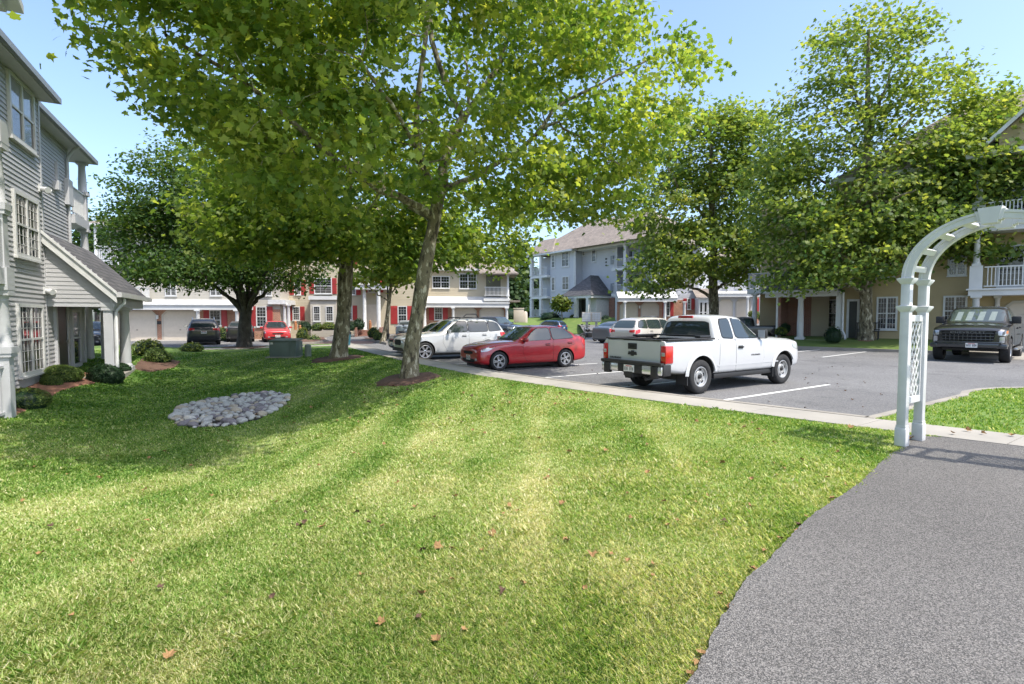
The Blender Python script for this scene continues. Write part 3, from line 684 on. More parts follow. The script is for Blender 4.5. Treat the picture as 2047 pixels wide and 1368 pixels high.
T_.part('balcony_recess', 'pane_blind', lambda mb: (mb.box(xg0+.45, xg0+1.6, -.03, .0, 5.97, 8.1), mb.box(xg0+.45, xg0+1.6, -.03, .0, 3.1, 5.2)))
xb = T_.U(300, 590)[0]
T_.part('balcony', 'white', lambda mb: mb.box(xg0, xb, -1.1, 0, 2.72, 2.9)); T_.railing([(xg0, -1.05), (xb, -1.05), (xb, 0)], 2.9, 1.1)
T_.wall('soffit', 'whitewood', [(xg0-.6, xg1+.5, -1.2, 0, 8.45, 8.62)]); T_.hip_roof(xg0-.6, xg1+.5, -1.2, 9.5, 8.62, 2.8, 'shingle_tan')
for px in (330, 420, 520): T_.wpx(px, 560, px+24, 592, cols=2, mun=(3, 2)); T_.wpx(px, 490, px+24, 522, cols=2, mun=(3, 2))
# middle block with the entrance
xm0, xm1 = xg1, T_.U(832, 600, 2.)[0]
block(T_, xm0, xm1, 2., .1, 9.0, 8, 'cream')
def bay(b, px0, px1, py0, py1, y, proj=.7, **k):
    x0 = b.U(px0, py0, y-proj)[0]; x1 = b.U(px1, py0, y-proj)[0]; zt = b.U(px0, py0, y-proj)[1]
    b.wall('bay', 'cream2', [(x0, x1, y-proj, y, -.3, zt)]); b.siding(x0, x1, -.1, zt-.3, y-proj-.002, 'cream2', .13); b.wall('bay_trim', 'whitewood', [(x0-.1, x1+.1, y-proj-.15, y, zt-.3, zt)])
bay(T_, 620, 672, 592, 660, 2.)
for a, b_, y0, y1, yy in ((585, 600, 613, 641, 2.), (626, 641, 612, 643, 1.3), (651, 667, 612, 643, 1.3), (692, 705, 611, 640, 2.), (588, 602, 560, 590, 2.), (700, 712, 566, 590, 2.), (628, 664, 556, 588, 2.), (690, 706, 500, 532, 2.), (735, 757, 556, 585, 2.)):
    T_.wpx(a, y0, b_, y1, y=yy, cols=1, mun=(3, 3), shutters=.36 if yy == 2. else None, pane='pane_blind', upper='pane')
T_.part('porch_gable', 'white', lambda mb: (mb.prism([(T_.U(548, 600, 1.)[0], -.3), (T_.U(582, 600, 1.)[0], -.3), (T_.U(582, 600, 1.)[0], 2), (T_.U(548, 600, 1.)[0], 2)], 2.75, 3.1)))
for px in (571, 579): T_.column(T_.U(px, 640, .2)[0], .0, .0, 2.75, .12, 'white')
T_.column(T_.U(729, 630, 1.2)[0], 1.2, .6, 6.2, .14, 'white'); T_.column(T_.U(757, 630, 1.)[0], 1., .6, 6.2, .16, 'white')
xs0 = T_.U(722, 640, 1.)[0]; xs1 = T_.U(764, 640, 1.)[0]
T_.part('entrance_steps', 'brick', lambda mb: [mb.box(xs0, xs1, .4-.3*k, 2, -.1, .72-.2*k) for k in range(3)])
T_.part('entrance_wall', 'brick', lambda mb: (mb.box(xs0-.2, xs0, -.6, 2, -.1, .95), mb.box(xs1, xs1+.2, -.6, 2, -.1, .95)))
T_.part('door', 'garage', lambda mb: mb.box(xs0+.3, xs1-.3, 1.95, 1.99, .72, 2.8))
band(T_, xs0-.4, xs1+.5, 2., 4.0, 4.6, 1.2)
T_.wall('soffit', 'whitewood', [(xm0-.3, xm1+.5, 1.2, 2, 8.95, 9.1)]); T_.hip_roof(xm0-.3, xm1+.5, 1.2, 11, 9.1, 2.9, 'shingle_tan')
# two storey block on the right
yr = 5.4; xr0 = T_.U(826, 600, yr)[0]; xr1 = T_.U(1016, 600, yr)[0]
block(T_, xr0, xr1, yr, .5, 6.0, 9, 'cream', 2.75)
xwing = T_.U(966, 600, yr)[0]
z_b = T_.U(900, 609, yr-.9)[1]; band(T_, xr0, xr1, yr, z_b-.25, z_b+.75)
for a, c in ((908, 950), (961, 1005)): T_.garage(T_.U(a, 630, yr-.06)[0], T_.U(c, 630, yr-.06)[0], .5, T_.U(a, 616, yr-.06)[1], yr-.06)
for px in (849, 906, 1013): T_.column(T_.U(px, 640, yr-.8)[0], yr-.78, .45, z_b-.24, .14, 'white')
T_.wpx(864, 552, 899, 577, y=yr, cols=2, mun=(3, 2)); T_.wpx(918, 547, 953, 578, y=yr, cols=2, mun=(3, 2))
T_.wpx(868, 612, 885, 640, y=yr-.06, cols=1, mun=(3, 3), shutters=.45); T_.wpx(795, 612, 814, 648, y=2., cols=1, mun=(3, 3), shutters=.55)
T_.part('balcony', 'whitewood', lambda mb: mb.box(xwing, xr1+.1, yr-1., yr, z_b+.3, z_b+.55))
zf = T_.U(1000, 593, yr-.9)[1]; zr2 = T_.U(1000, 574, yr-.9)[1]
T_.railing([(xwing+.05, yr-.92), (xr1, yr-.92), (xr1, yr)], zf, zr2-zf); T_.column(xr1-.1, yr-.9, zf, 5.55, .1, 'white')
T_.part('balcony_recess', 'pane_blind', lambda mb: mb.box(xwing+.25, xwing+1.6, yr-.03, yr-.016, zf, zf+2.0))
T_.part('balcony_roof', 'shingle_tan', lambda mb: mb.add([(xwing-.4, yr-1.5, 5.55), (xr1+.8, yr-1.5, 5.55), (xr1+.8, yr+3, 5.55), (xwing-.4, yr+.1, 7.4), (xr1-1, yr+1.8, 7.1), (xwing-.4, yr-1.5, 5.68), (xr1+.8, yr-1.5, 5.68)], [(5, 6, 4, 3), (6, 2, 4), (0, 1, 6, 5), (0, 2, 1)]))
T_.wall('soffit', 'whitewood', [(xr0-.3, xr1+.5, yr-.6, yr, 5.95, 6.1)]); T_.hip_roof(xr0-.3, xr1+.6, yr-.6, yr+9.6, 6.1, 2.6, 'shingle_tan')
T_.part('side_canopy', 'shingle_tan', lambda mb: mb.box(xr1, xr1+1., yr-1., yr+2, z_b+.25, z_b+.38))

# ------------------------------------------------------------------ blue-grey building beyond the lot
rzC = math.atan2(-.80, .60)
pc = G(1148, 632, Y=66)
C_ = Bld('blue_apartment_building', 'blue-grey three storey apartment building with tan roof and stacked balconies', pc.x, pc.y, rzC)
zg = 1.75; zE = 10.2
xl = C_.U(1100, 600)[0]; xr_ = C_.U(1233, 600, 1.4)[0]
C_.wall('wall', 'blue_siding', [(xl, 0, .005, 9, zg-.8, zE), (0, xr_, 1.405, 9, zg-.8, zE)])
C_.siding(xl, 0, zg, zE, 0, 'blue_siding', .17); C_.siding(0, xr_, zg, zE, 1.4, 'blue_siding', .17)
C_.wall('corner_trim', 'white', [(-.12, .06, -.04, .1, zg, zE), (xr_-.15, xr_+.02, 1.33, 1.5, zg, zE)])
for a, y0, b_, y1, yy, cc in ((1103, 510, 1110, 536, 0, 1), (1123, 505, 1138, 533, 0, 2), (1103, 554, 1110, 582, 0, 1), (1124, 553, 1138, 580, 0, 2), (1183, 500, 1192, 524, 1.4, 1), (1183, 550, 1192, 575, 1.4, 1), (1165, 502, 1170, 512, 1.4, 1)):
    C_.wpx(a, y0, b_, y1, y=yy, cols=cc, mun=(2, 2), frame='white', fw=.12, pane='pane', upper='pane_blind')
# balconies at the left end
x0 = C_.U(1060, 600, -.6)[0]; F1 = 4.65; F2 = 7.5
C_.wall('wall', 'blue_siding', [(x0+.2, xl, 1.6, 9, zg-.8, zE)])
for zf in (F1, F2):
    C_.part('balcony', 'white', lambda mb: mb.box(x0, xl, -.6, 1.6, zf-.32, zf)); C_.railing([(x0+.1, 1.6), (x0+.1, -.5), (xl-.05, -.5)], zf, 1.1, 'white', .17)
C_.railing([(x0+.1, 1.6), (x0+.1, -.5), (xl-.05, -.5)], zg, 1.1, 'white', .17)
for z0, z1 in ((zg, F1-.32), (F1, F2-.32), (F2, zE)):
    for x in (x0+.15, x0+(xl-x0)*.62): C_.column(x, -.45, z0, z1, .2, 'white', True)
    C_.part('balcony_door', 'pane', lambda mb: mb.box(xl-1.5, xl-.5, 1.55, 1.595, z0+.05, z1-.5))
# balconies at the right corner
x2 = C_.U(1300, 560, 0.)[0]
C_.wall('wall', 'blue_siding', [(xr_+.01, x2+2, 2.6, 9, zg-.5, zE)])
for zf in (F1-.1, F2+.1):
    C_.part('balcony', 'white', lambda mb: mb.box(xr_, x2, .4, 2.6, zf-.32, zf)); C_.railing([(xr_+.1, .5), (x2-.05, .5), (x2-.05, 2.6)], zf, 1.1, 'white', .17)
for z0, z1 in ((F1-.1, F2-.22), (F2+.1, zE)):
    for x in (xr_+.2+(x2-xr_)*.3, x2-.2): C_.column(x, .6, z0, z1, .2, 'white', True)
    C_.part('balcony_door', 'pane', lambda mb: mb.box(xr_+.9, xr_+2.9, 2.55, 2.595, z0+.05, z1-.5))
for px, py in ((1212, 518), (1212, 577)): 
    x, z = C_.U(px, py, 1.4); C_.part('vent', 'black', lambda mb: (mb.box(x-.12, x+.12, 1.34, 1.39, z-.1, z+.1), mb.box(x-.1, x+.1, 1.34, 1.39, z-.5, z-.3), mb.box(x-.12, x+.12, 1.34, 1.39, z-.85, z-.7)))
for px, py in ((1224, 520), (1224, 575)):
    x, z = C_.U(px, py, 1.3); C_.part('meter_box', 'fascia', lambda mb: mb.box(x-.22, x+.22, 1.2, 1.39, z-.5, z+.5, bev=.03))
C_.downspout([(.25, -.1, zE), (.25, .02, zg)], .08); C_.downspout([(xr_+.1, 1.25, zE), (xr_+.1, 1.25, zg)], .08)
C_.wall('fascia', 'white', [(x0-.5, .4, -.95, 0, zE, zE+.22), (.4, x2+.5, .1, 2, zE, zE+.22)])
C_.hip_roof(x0-.5, 14, -.95, 11, zE+.22, 4.4, 'shingle_tan')
C_.hip_roof(x0-.5, xl+1.5, -1.0, 5, zE+.23, 2.4, 'shingle_tan', gable_l=True)
# entrance canopy with steep dark roof
xa, xz = C_.U(1122, 600, -2.2)[0], C_.U(1196, 600, -1.2)[0]
za = C_.U(1150, 592, -2)[1]; zp = C_.U(1165, 551, -.4)[1]
C_.part('porch_roof', 'shingle_dark', lambda mb: mb.add([(xa, -2.4, za), (xz, -2.4, za), (xz, 1.4, za), (xa, 1.4, za), ((xa+xz)/2+.2, 0, zp), ((xa+xz)/2+.2, 1.4, zp)], [(0, 1, 4), (1, 2, 5, 4), (0, 4, 5, 3), (3, 2, 1, 0)]))
C_.wall('porch_band', 'white', [(xa+.1, xz-.1, -2.3, 1.3, za-.3, za-.003)])
for px in (1152, 1176): C_.column(C_.U(px, 620, -2.1)[0], -2.1, zg, za-.3, .2, 'white', True)
xd, _z = C_.U(1184, 620, -1.0); C_.part('storage_door', 'white', lambda mb: mb.box(xd-.75, xd+.75, -1.1, 1.4, zg, za-.32)); C_.part('door', 'pane_blind', lambda mb: mb.box(C_.U(1163, 620, 1.3)[0]-.5, C_.U(1163, 620, 1.3)[0]+.5, 1.3, 1.39, zg, zg+2.3))
C_.wall('brick_wall', 'brick', [(C_.U(1196, 620, 1.2)[0], xr_-.1, 1.1, 1.38, zg-.5, C_.U(1196, 597, 1.2)[1])])
# garage wing facing the viewer
pg = G(1233, 640, Y=55)
D_ = Bld('grey_garage_building', 'pale grey apartment building with brick garages beside the blue-grey building', pg.x, pg.y, -.06)
xe = D_.U(1398, 620)[0]
zb = D_.U(1300, 600)[1]; block(D_, 0, xe, 0, 1.1, zb+.7, 1.4, 'pale_grey', zb); xu = D_.U(1306, 600, .4)[0]; block(D_, xu, xe, .4, zb+.6, 9.4, 7.5, 'pale_grey')
band(D_, 0, xe-2.6, 0, zb-.2, zb+.9, 1.1)
for a, c in ((1241, 1273), (1283, 1315)): D_.garage(D_.U(a, 620, -.06)[0], D_.U(c, 620, -.06)[0], 1.0, D_.U(a, 607, -.06)[1], -.06)
for px in (1249, 1329, 1368): D_.column(D_.U(px, 620, -1)[0], -1., .9, zb-.2, .14, 'white')
D_.lantern(D_.U(1278, 612)[0], -.06, 2.7)
D_.wpx(1332, 600, 1339, 632, y=-.06, cols=1, mun=(2, 3), pane='pane', shutters=.35); D_.wpx(1373, 597, 1381, 619, y=-.06, cols=1, mun=(2, 2), shutters=.35, pane='pane_blind')
x6 = D_.U(1395, 600, -1)[0]; x7 = D_.U(1420, 600, -1)[0]
D_.part('bay', 'white', lambda mb: mb.box(x6, x7, -1.2, 3, .6, zb+.2)); 
for k in range(3): D_.window(x6+.1+k*.44, x6+.46+k*.44, 1.2, zb-.25, -1.2, cols=1, mun=(1, 1), fw=.06, frame='white')
D_.part('bay_roof', 'shingle_tan', lambda mb: mb.add([(x6-.3, -1.5, zb+.2), (x7+.3, -1.5, zb+.2), (x7+.3, .2, zb+1.2), (x6-.3, .2, zb+1.2)], [(0, 1, 2, 3)]))
for px in (1318, 1345, 1378): D_.wpx(px, 556, px+10, 580, y=.4, cols=1, mun=(2, 2), pane='pane_blind', upper='pane'); D_.wpx(px, 505, px+10, 530, y=.4, cols=1, mun=(2, 2), pane='pane')
D_.hip_roof(xu-.5, xe+.6, -.4, 9, 9.4, 3.2, 'shingle_tan')
# a paler block further off
pe = G(1432, 640, Y=62)
E_ = Bld('pale_garage_building', 'pale grey siding building with two arched garage doors seen past the truck cab', pe.x, pe.y, -.1)
xe2 = E_.U(1512, 620)[0]; zb2 = E_.U(1460, 590)[1]
block(E_, 0, xe2, 0, 1., 8.6, 8, 'pale_grey')
band(E_, -.2, xe2, 0, zb2-.25, zb2+.45, 1.0)
for a, c in ((1438, 1463), (1472, 1499)): E_.garage(E_.U(a, 615)[0], E_.U(c, 615)[0], .9, E_.U(a, 600)[1], -.02)
for px in (1445, 1470): E_.wpx(px, 552, px+10, 576, cols=1, mun=(2, 2), pane='pane_blind', upper='pane')
for px in (1494,): E_.column(E_.U(px, 610, -.9)[0], -.9, .8, zb2-.25, .16, 'white')
E_.downspout([(xe2+.05, -.9, zb2), (xe2+.05, -.9, .6)], .07)
E_.hip_roof(-.6, xe2+.6, -.8, 9, 8.6, 2.6, 'shingle_tan')
# red shuttered brick return
E_.wall('brick_wall', 'brick_orange', [(xe2+.05, xe2+7, 1.5, 6, .3, zb2)]); E_.wpx(1521, 597, 1529, 622, y=1.5, cols=1, mun=(2, 2), shutters=.4)
E_.wall('wall', 'pale_grey', [(xe2+.05, xe2+7, 1.52, 6, zb2, 8.4)])

# ------------------------------------------------------------------ yellow-tan building on the right
rzR = math.atan2(-.66, .75)
pr_ = G(1690, 670, Y=29.5)
R_ = Bld('tan_apartment_building', 'yellow-tan sided apartment building with balconies behind the white arch', pr_.x, pr_.y, rzR)
zr0 = .55; zRE = 9.3
xR0 = R_.U(1682, 600)[0]; xRc = R_.U(1937, 600)[0]
R_.wall('wall', 'tan', [(xR0, 14, .005, 10, 0, zRE), (-5.2, xR0, 2.005, 9, 0, zRE-.4)])
R_.siding(xR0, 13.8, zr0, zRE, 0, 'tan', .125, .03)
R_.siding(-5.2, xR0, zr0, zRE-.4, 2., 'tan', .125, .03)
R_.wall('foundation', 'brick', [(xR0-.02, 13.9, -.03, .0, 0, zr0)])
for a, y0, b_, y1 in ((1753, 594, 1793, 660), (1886, 592, 1932, 652), (1895, 507, 1932, 551), (1893, 384, 1932, 429), (1750, 500, 1790, 556), (1752, 392, 1792, 440)):
    R_.wpx(a, y0, b_, y1, cols=2, mun=(3, 3), fw=.085, pane='pane', upper='pane')
# porch on the left with brick wall and round column
xp0 = R_.U(1556, 640, .3)[0]
x1b = R_.U(1622, 640, 1.6)[0]
R_.wall('brick_wall', 'brick', [(xp0, x1b, 1.5, 4, 0, 3.2), (xp0-.02, xp0+.25, -.2, 1.5, 0, 3.2)])
R_.siding(x1b, R_.U(1657, 640, 1.5)[0], zr0, 3.2, 1.5, 'cream', .125)
R_.wpx(1650, 599, 1676, 655, y=1.9, cols=1, mun=(3, 3), fw=.08)
R_.part('porch_roof', 'shingle_dark', lambda mb: mb.add([(xp0-.5, -1.1, 3.35), (xR0-.0, -1.1, 3.35), (xR0-.0, 2.0, 4.7), (xp0-.5, 2.0, 4.7), (xp0-.5, -1.1, 3.2), (xR0, -1.1, 3.2), (xR0, 2., 3.2), (xp0-.5, 2., 3.2)], [(0, 1, 2, 3), (4, 5, 1, 0), (7, 6, 5, 4), (5, 6, 2, 1), (7, 4, 0, 3)]))
R_.wall('porch_band', 'whitewood', [(xp0-.45, xR0-.05, -1.02, -.8, 2.92, 3.19), (xp0-.5, xR0, -1.2, -1.1, 3.16, 3.32)])
R_.column(R_.U(1600, 640, -.9)[0], -.9, .42, 2.92, .17, 'whitewood'); R_.wall('porch_floor', 'concrete', [(xp0-.3, xR0, -1.2, 2, 0, .42)])
R_.downspout([(R_.U(1553, 640, -.9)[0], -.9, 3.1), (R_.U(1553, 640, -.9)[0], -.9, .4)], .06)
xd0, _ = R_.U(1697, 640); xd1, _ = R_.U(1713, 640)
R_.wall('door_frame', 'white', [(xd0-.12, xd0, -.05, 0, zr0, 2.75), (xd1, xd1+.12, -.05, 0, zr0, 2.75), (xd0, xd1, -.05, 0, 2.63, 2.75)])
R_.part('door', 'door_dark', lambda mb: mb.box(xd0, xd1, -.03, 0, zr0, 2.63))
R_.part('gable_porch', 'whitewood', lambda mb: (mb.box(xR0-.15, xR0+.12, -.7, .0, zr0-.1, 3.2), mb.add([(xR0-.6, -.9, 3.25), (xR0+.6, -.9, 3.9), (xR0+.6, .1, 3.9), (xR0-.6, .1, 3.25), (xR0-.6, -.9, 3.05), (xR0+.6, -.9, 3.7), (xR0+.6, .1, 3.7), (xR0-.6, .1, 3.05)], [(0, 1, 2, 3), (4, 7, 6, 5), (0, 4, 5, 1), (2, 6, 7, 3), (1, 5, 6, 2), (3, 7, 4, 0)])))
R_.downspout([(xR0+.2, -.75, 3.1), (xR0+.2, -.75, 1.0), (xR0+.35, -.9, .7), (xR0+.4, -1.1, .5)], .06)
x4, z4 = R_.U(1560, 560, .0)
R_.part('balcony', 'whitewood', lambda mb: mb.box(xp0-1.9, xp0-.05, .3, 2, 3.25, 3.55)); R_.railing([(xp0-1.85, 1.9), (xp0-1.85, .35), (xp0-.1, .35)], 3.55, 1.0, 'soffit'); R_.column(xp0-1.5, .6, .3, 3.25, .15, 'white')
# balconies on the right, two levels above a garage opening
xb0 = xRc-.05; xb1 = 13.6; yb = -1.35
zs1 = R_.U(1990, 577, yb)[1]; zt1 = R_.U(1990, 526, yb)[1]; zs2 = zs1+3.05
for zs in (zs1, zs2):
    R_.part('balcony', 'whitewood', lambda mb: (mb.box(xb0, xb1, yb, 0, zs-.32, zs), mb.box(xb0-.08, xb1, yb-.08, 0, zs-.06, zs+.02)))
    R_.railing([(xb0+.55, yb+.06), (xb1-.1, yb+.06)], zs+.02, 1.04, 'white', .13)
    R_.part('balcony_post', 'whitewood', lambda mb: mb.box(xb0+.02, xb0+.5, yb+.02, yb+.3, zs+.02, zs+1.12))
    xx = R_.U(1992, 540)[0]
    R_.window(xx, xx+1.9, zs+.06, zs+2.15, -.0, cols=2, mun=(2, 3), fw=.09, pane='pane')
for z0, z1 in ((zs1+1.1, zs2-.32), (zs2+1.1, zRE-.1)): R_.column(xb0+.26, yb+.16, z0, z1, .12, 'whitewood')
R_.column(xb0+.3, yb+.2, .2, zs1-.32, .16, 'whitewood'); R_.column(xb0+1.1, -.1, .2, zs1-.32, .11, 'whitewood')
R_.garage(xb0+1.4, xb0+4.0, .15, 2.4, -.03)
R_.wall('soffit', 'whitewood', [(xR0-.6, 14.5, -.65, 0, zRE-.02, zRE+.2), (xb0-.3, 14.5, yb-.35, -.65, zRE-.02, zRE+.2)])
R_.hip_roof(xR0-.6, 18, -.65, 11, zRE+.2, 4.6, 'shingle_tan')
xgq, zgq = R_.U(1985, 262, -1.6)
xg_, zg_ = R_.U(1992, 272, yb+.2); gx1 = xg_+4.6
R_.part('roof_gable', 'tan', lambda mb: mb.add([(xg_+.1, yb+.2, zg_-1.2), (gx1-.1, yb+.2, zg_-1.2), (gx1-.1, yb+.2, zg_), ((xg_+gx1)/2, yb+.2, zg_+2.1), (xg_+.1, yb+.2, zg_)], [(0, 1, 2, 3, 4)]))
R_.window((xg_+gx1)/2-.5, (xg_+gx1)/2+.5, zg_-.7, zg_+.9, yb+.2, cols=1, mun=(2, 2), fw=.09)
def gr(mb):
    xm = (xg_+gx1)/2; zt = zg_+2.45; e = .35
    for sx, xa in ((-1, xg_-e), (1, gx1+e)):
        mb.add([(xa, yb-.15, zg_-.28), (xm, yb-.15, zt), (xm, 4.5, zt), (xa, 4.5, zg_-.28), (xa, yb-.15, zg_-.48), (xm, yb-.15, zt-.2), (xm, 4.5, zt-.2), (xa, 4.5, zg_-.48)], [(0, 1, 2, 3), (4, 7, 6, 5), (0, 4, 5, 1)])
R_.part('gable_roof', 'shingle_tan', gr)
R_.part('gable_trim', 'whitewood', lambda mb: [mb.add([(xa, yb-.18, zg_-.5), ((xg_+gx1)/2, yb-.18, zg_+2.23), ((xg_+gx1)/2, yb-.18, zg_+2.46), (xa, yb-.18, zg_-.27)], [(0, 1, 2, 3)]) for xa in (xg_-.36, gx1+.36)])
# ------------------------------------------------------------------ rising ground round the buildings
def sheet(name, b, pts, mat_):
    mb = MB(); n = len(pts)//2
    for i in range(n-1): mb.quad(pts[2*i], pts[2*i+1], pts[2*i+3], pts[2*i+2])
    o = mb.build(name, mat_)
    o.location = b.o; o.rotation_euler = (0, 0, b.rz); return struct(o)
M['far_grass'] = mat('far_grass', (.085, .15, .025), .95, col2=(.14, .19, .04), vscale=1.2, bump=.6, bscale=30)
def strip(xs, prof): return [(x, y, z) for x in xs for (y, z) in prof]
def slope(name, b, x0, x1, prof, mat_):
    mb = MB()
    for (ya, za), (yb_, zb_) in zip(prof[:-1], prof[1:]): mb.quad((x0, ya, za), (x1, ya, za), (x1, yb_, zb_), (x0, yb_, zb_))
    o = mb.build(name, mat_); o.location = b.o; o.rotation_euler = (0, 0, b.rz); return struct(o)
slope('far_lawn', C_, -30, 12.5, [(-9, .06), (-6.5, .5), (-2.6, 1.70), (0, 1.74), (14, 1.74)], 'far_grass')
slope('far_sidewalk', C_, -25, 10, [(-11.6, .08), (-10.1, .1)], 'concrete')
slope('garage_apron', D_, -4, xe+20, [(-9, .02), (-1.5, .9), (10, 1.0)], 'asphalt')
slope('lawn_strip', R_, -9.0, xb0+.1, [(-3.6, .13), (-1.3, .40), (0, .55), (3, .56)], 'far_grass')
slope('garage_apron', R_, xb0+.12, 16, [(-6, .012), (-1.3, .13), (2, .14)], 'concrete')
slope('garage_apron', T_, xr0-6, xr1+4, [(-4.5, .01), (yr-1.5, .44), (yr+.2, .5)], 'asphalt')
slope('garage_apron', T_, xg0-3, xg1+3, [(-2.2, .006), (.1, .02)], 'concrete')
slope('paved_forecourt', T_, T_.U(655, 670, -2)[0], T_.U(768, 670, -2)[0], [(-7.5, .012), (-1, .05), (2, .10)], 'pavers')
slope('side_lawn', T_, xr1+.9, xr1+4.2, [(3.2, .03), (yr+3, .6), (yr+14, 1.5)], 'far_grass')
kp = [R_.o+R_.X*x+R_.Y*(-3.75) for x in (-9.2, xb0+.1)]
kerb_strip('lawn_kerb', [(p.x, p.y) for p in kp], .16)
# ================================================================== VEHICLES
def subsurf_mesh(me, lv):
    o = bpy.data.objects.new('temp', me); COL.objects.link(o)
    md = o.modifiers.new('s', 'SUBSURF'); md.levels = lv; md.render_levels = lv
    dg = bpy.context.evaluated_depsgraph_get(); r = bpy.data.meshes.new_from_object(o.evaluated_get(dg))
    bpy.data.objects.remove(o); bpy.data.meshes.remove(me); return r
def loft(stations, lv=2, belt=.5, roofc=.35, glassbase=None, endc=.3, lastc=None, flat=False):
    """stations front to rear: x, zb, w, zbelt, wbelt, ztop, wtop[, crown]; returns a smooth closed mesh"""
    bm = bmesh.new(); rings = []
    for st in stations:
        x, zb, w, zl, wl, zt, wt = st[:7]; cr = st[7] if len(st) > 7 else .02
        half = [(0, zb), (w*.8, zb), (w*.975, zb+.07), (w, zb+.5*(zl-zb)), (wl, zl), (wt, zt-.012), (wt*.6, zt+cr*.75), (0, zt+cr)]
        ring = [bm.verts.new((x, y, z)) for y, z in half]+[bm.verts.new((x, -y, z)) for y, z in half[-2:0:-1]]
        rings.append(ring)
    n = len(rings[0]); cl = bm.edges.layers.float.new('crease_edge')
    for a, b in zip(rings[:-1], rings[1:]):
        for k in range(n): bm.faces.new((a[k], a[(k+1) % n], b[(k+1) % n], b[k]))
    bm.faces.new(rings[0][::-1]); bm.faces.new(rings[-1])
    def cr(a, b, v):
        e = bm.edges.get((a, b))
        if e: e[cl] = max(e[cl], v)
    for i, (a, b) in enumerate(zip(rings[:-1], rings[1:])):
        for k, v in ((4, belt), (10, belt), (5, roofc), (9, roofc), (2, .35), (12, .35)): cr(a[k], b[k], v)
    for i in (glassbase or []):
        for k in range(4, 10): cr(rings[i][k], rings[i][k+1], .55)
    for k in range(n):
        cr(rings[0][k], rings[0][(k+1) % n], endc); cr(rings[-1][k], rings[-1][(k+1) % n], endc if lastc is None else lastc)
    bmesh.ops.recalc_face_normals(bm, faces=bm.faces[:])
    me = bpy.data.meshes.new('shell'); bm.to_mesh(me); bm.free()
    return subsurf_mesh(me, lv)
def boolean(me, cutters):
    bm = bmesh.new()
    for c in cutters:
        t = bpy.data.meshes.new('c'); t.from_pydata(c.v, [], c.f); bm.from_mesh(t); bpy.data.meshes.remove(t)
    bmesh.ops.recalc_face_normals(bm, faces=bm.faces[:])
    cm = bpy.data.meshes.new('cut'); bm.to_mesh(cm); bm.free()
    o = bpy.data.objects.new('temp', me); c = bpy.data.objects.new('temp2', cm); COL.objects.link(o); COL.objects.link(c)
    md = o.modifiers.new('b', 'BOOLEAN'); md.operation = 'DIFFERENCE'; md.object = c; md.solver = 'EXACT'; md.use_self = True
    dg = bpy.context.evaluated_depsgraph_get(); r = bpy.data.meshes.new_from_object(o.evaluated_get(dg))
    for q in (o, c): bpy.data.objects.remove(q)
    bpy.data.meshes.remove(cm); bpy.data.meshes.remove(me); return r
def bvh_of(*ms):
    bm = bmesh.new()
    for m in ms: bm.from_mesh(m)
    t = BVHTree.FromBMesh(bm); bm.free(); return t
def chaikin(p, n=2, q=.22):
    for _ in range(n):
        r = []
        for a, b in zip(p, p[1:]+p[:1]): r += [(a[0]+(b[0]-a[0])*q, a[1]+(b[1]-a[1])*q), (a[0]+(b[0]-a[0])*(1-q), a[1]+(b[1]-a[1])*(1-q))]
        p = r
    return p
def decal(tree, poly, face, off=.004, step=.12, rnd=0, skirt=.014, mb=None, mi=0, maxd=.35):
    """a panel pressed onto the shell: polygon seen from a side; face in L R F B T"""
    if rnd: poly = chaikin(list(poly), 2, rnd)
    bm = bmesh.new(); f = bm.faces.new([bm.verts.new((p[0], p[1], 0)) for p in poly])
    for ax in (0, 1):
        lo = min(p[ax] for p in poly); hi = max(p[ax] for p in poly); n = int((hi-lo)/step)
        for k in range(1, n+1):
            no = Vector((1, 0, 0)) if ax == 0 else Vector((0, 1, 0))
            bmesh.ops.bisect_plane(bm, geom=bm.verts[:]+bm.edges[:]+bm.faces[:], plane_co=no*(lo+(hi-lo)*k/(n+1)), plane_no=no)
    bmesh.ops.triangulate(bm, faces=[f for f in bm.faces if len(f.verts) > 4])
    dirs = {'L': (0, -1, 0), 'R': (0, 1, 0), 'F': (-1, 0, 0), 'B': (1, 0, 0), 'T': (0, 0, -1)}
    d = Vector(dirs[face]); fallback = None; inner = {}
    for v in bm.verts:
        a, b = v.co.x, v.co.y
        o = {'L': Vector((a, 4, b)), 'R': Vector((a, -4, b)), 'F': Vector((8, a, b)), 'B': Vector((-6, a, b)), 'T': Vector((a, b, 5))}[face]
        h, no, _, ds = tree.ray_cast(o, d)
        if h is None:
            h, no, _, ds = tree.find_nearest(o+d*(3.1 if face in 'LR' else 4))
        v.co = h-d*off; inner[v] = h+d*skirt
    e = [x for x in bm.edges if x.is_boundary]
    r = bmesh.ops.extrude_edge_only(bm, edges=e)
    nv = [g for g in r['geom'] if isinstance(g, bmesh.types.BMVert)]
    for v in nv: v.co = v.co+d*(off+skirt)
    bmesh.ops.recalc_face_normals(bm, faces=bm.faces[:])
    # outward check
    s = sum((f.normal.dot(d)*f.calc_area()) for f in bm.faces)
    mb = mb if mb is not None else MB()
    mb.frombm(bm, mi); return mb
def mirror_y(p): return p
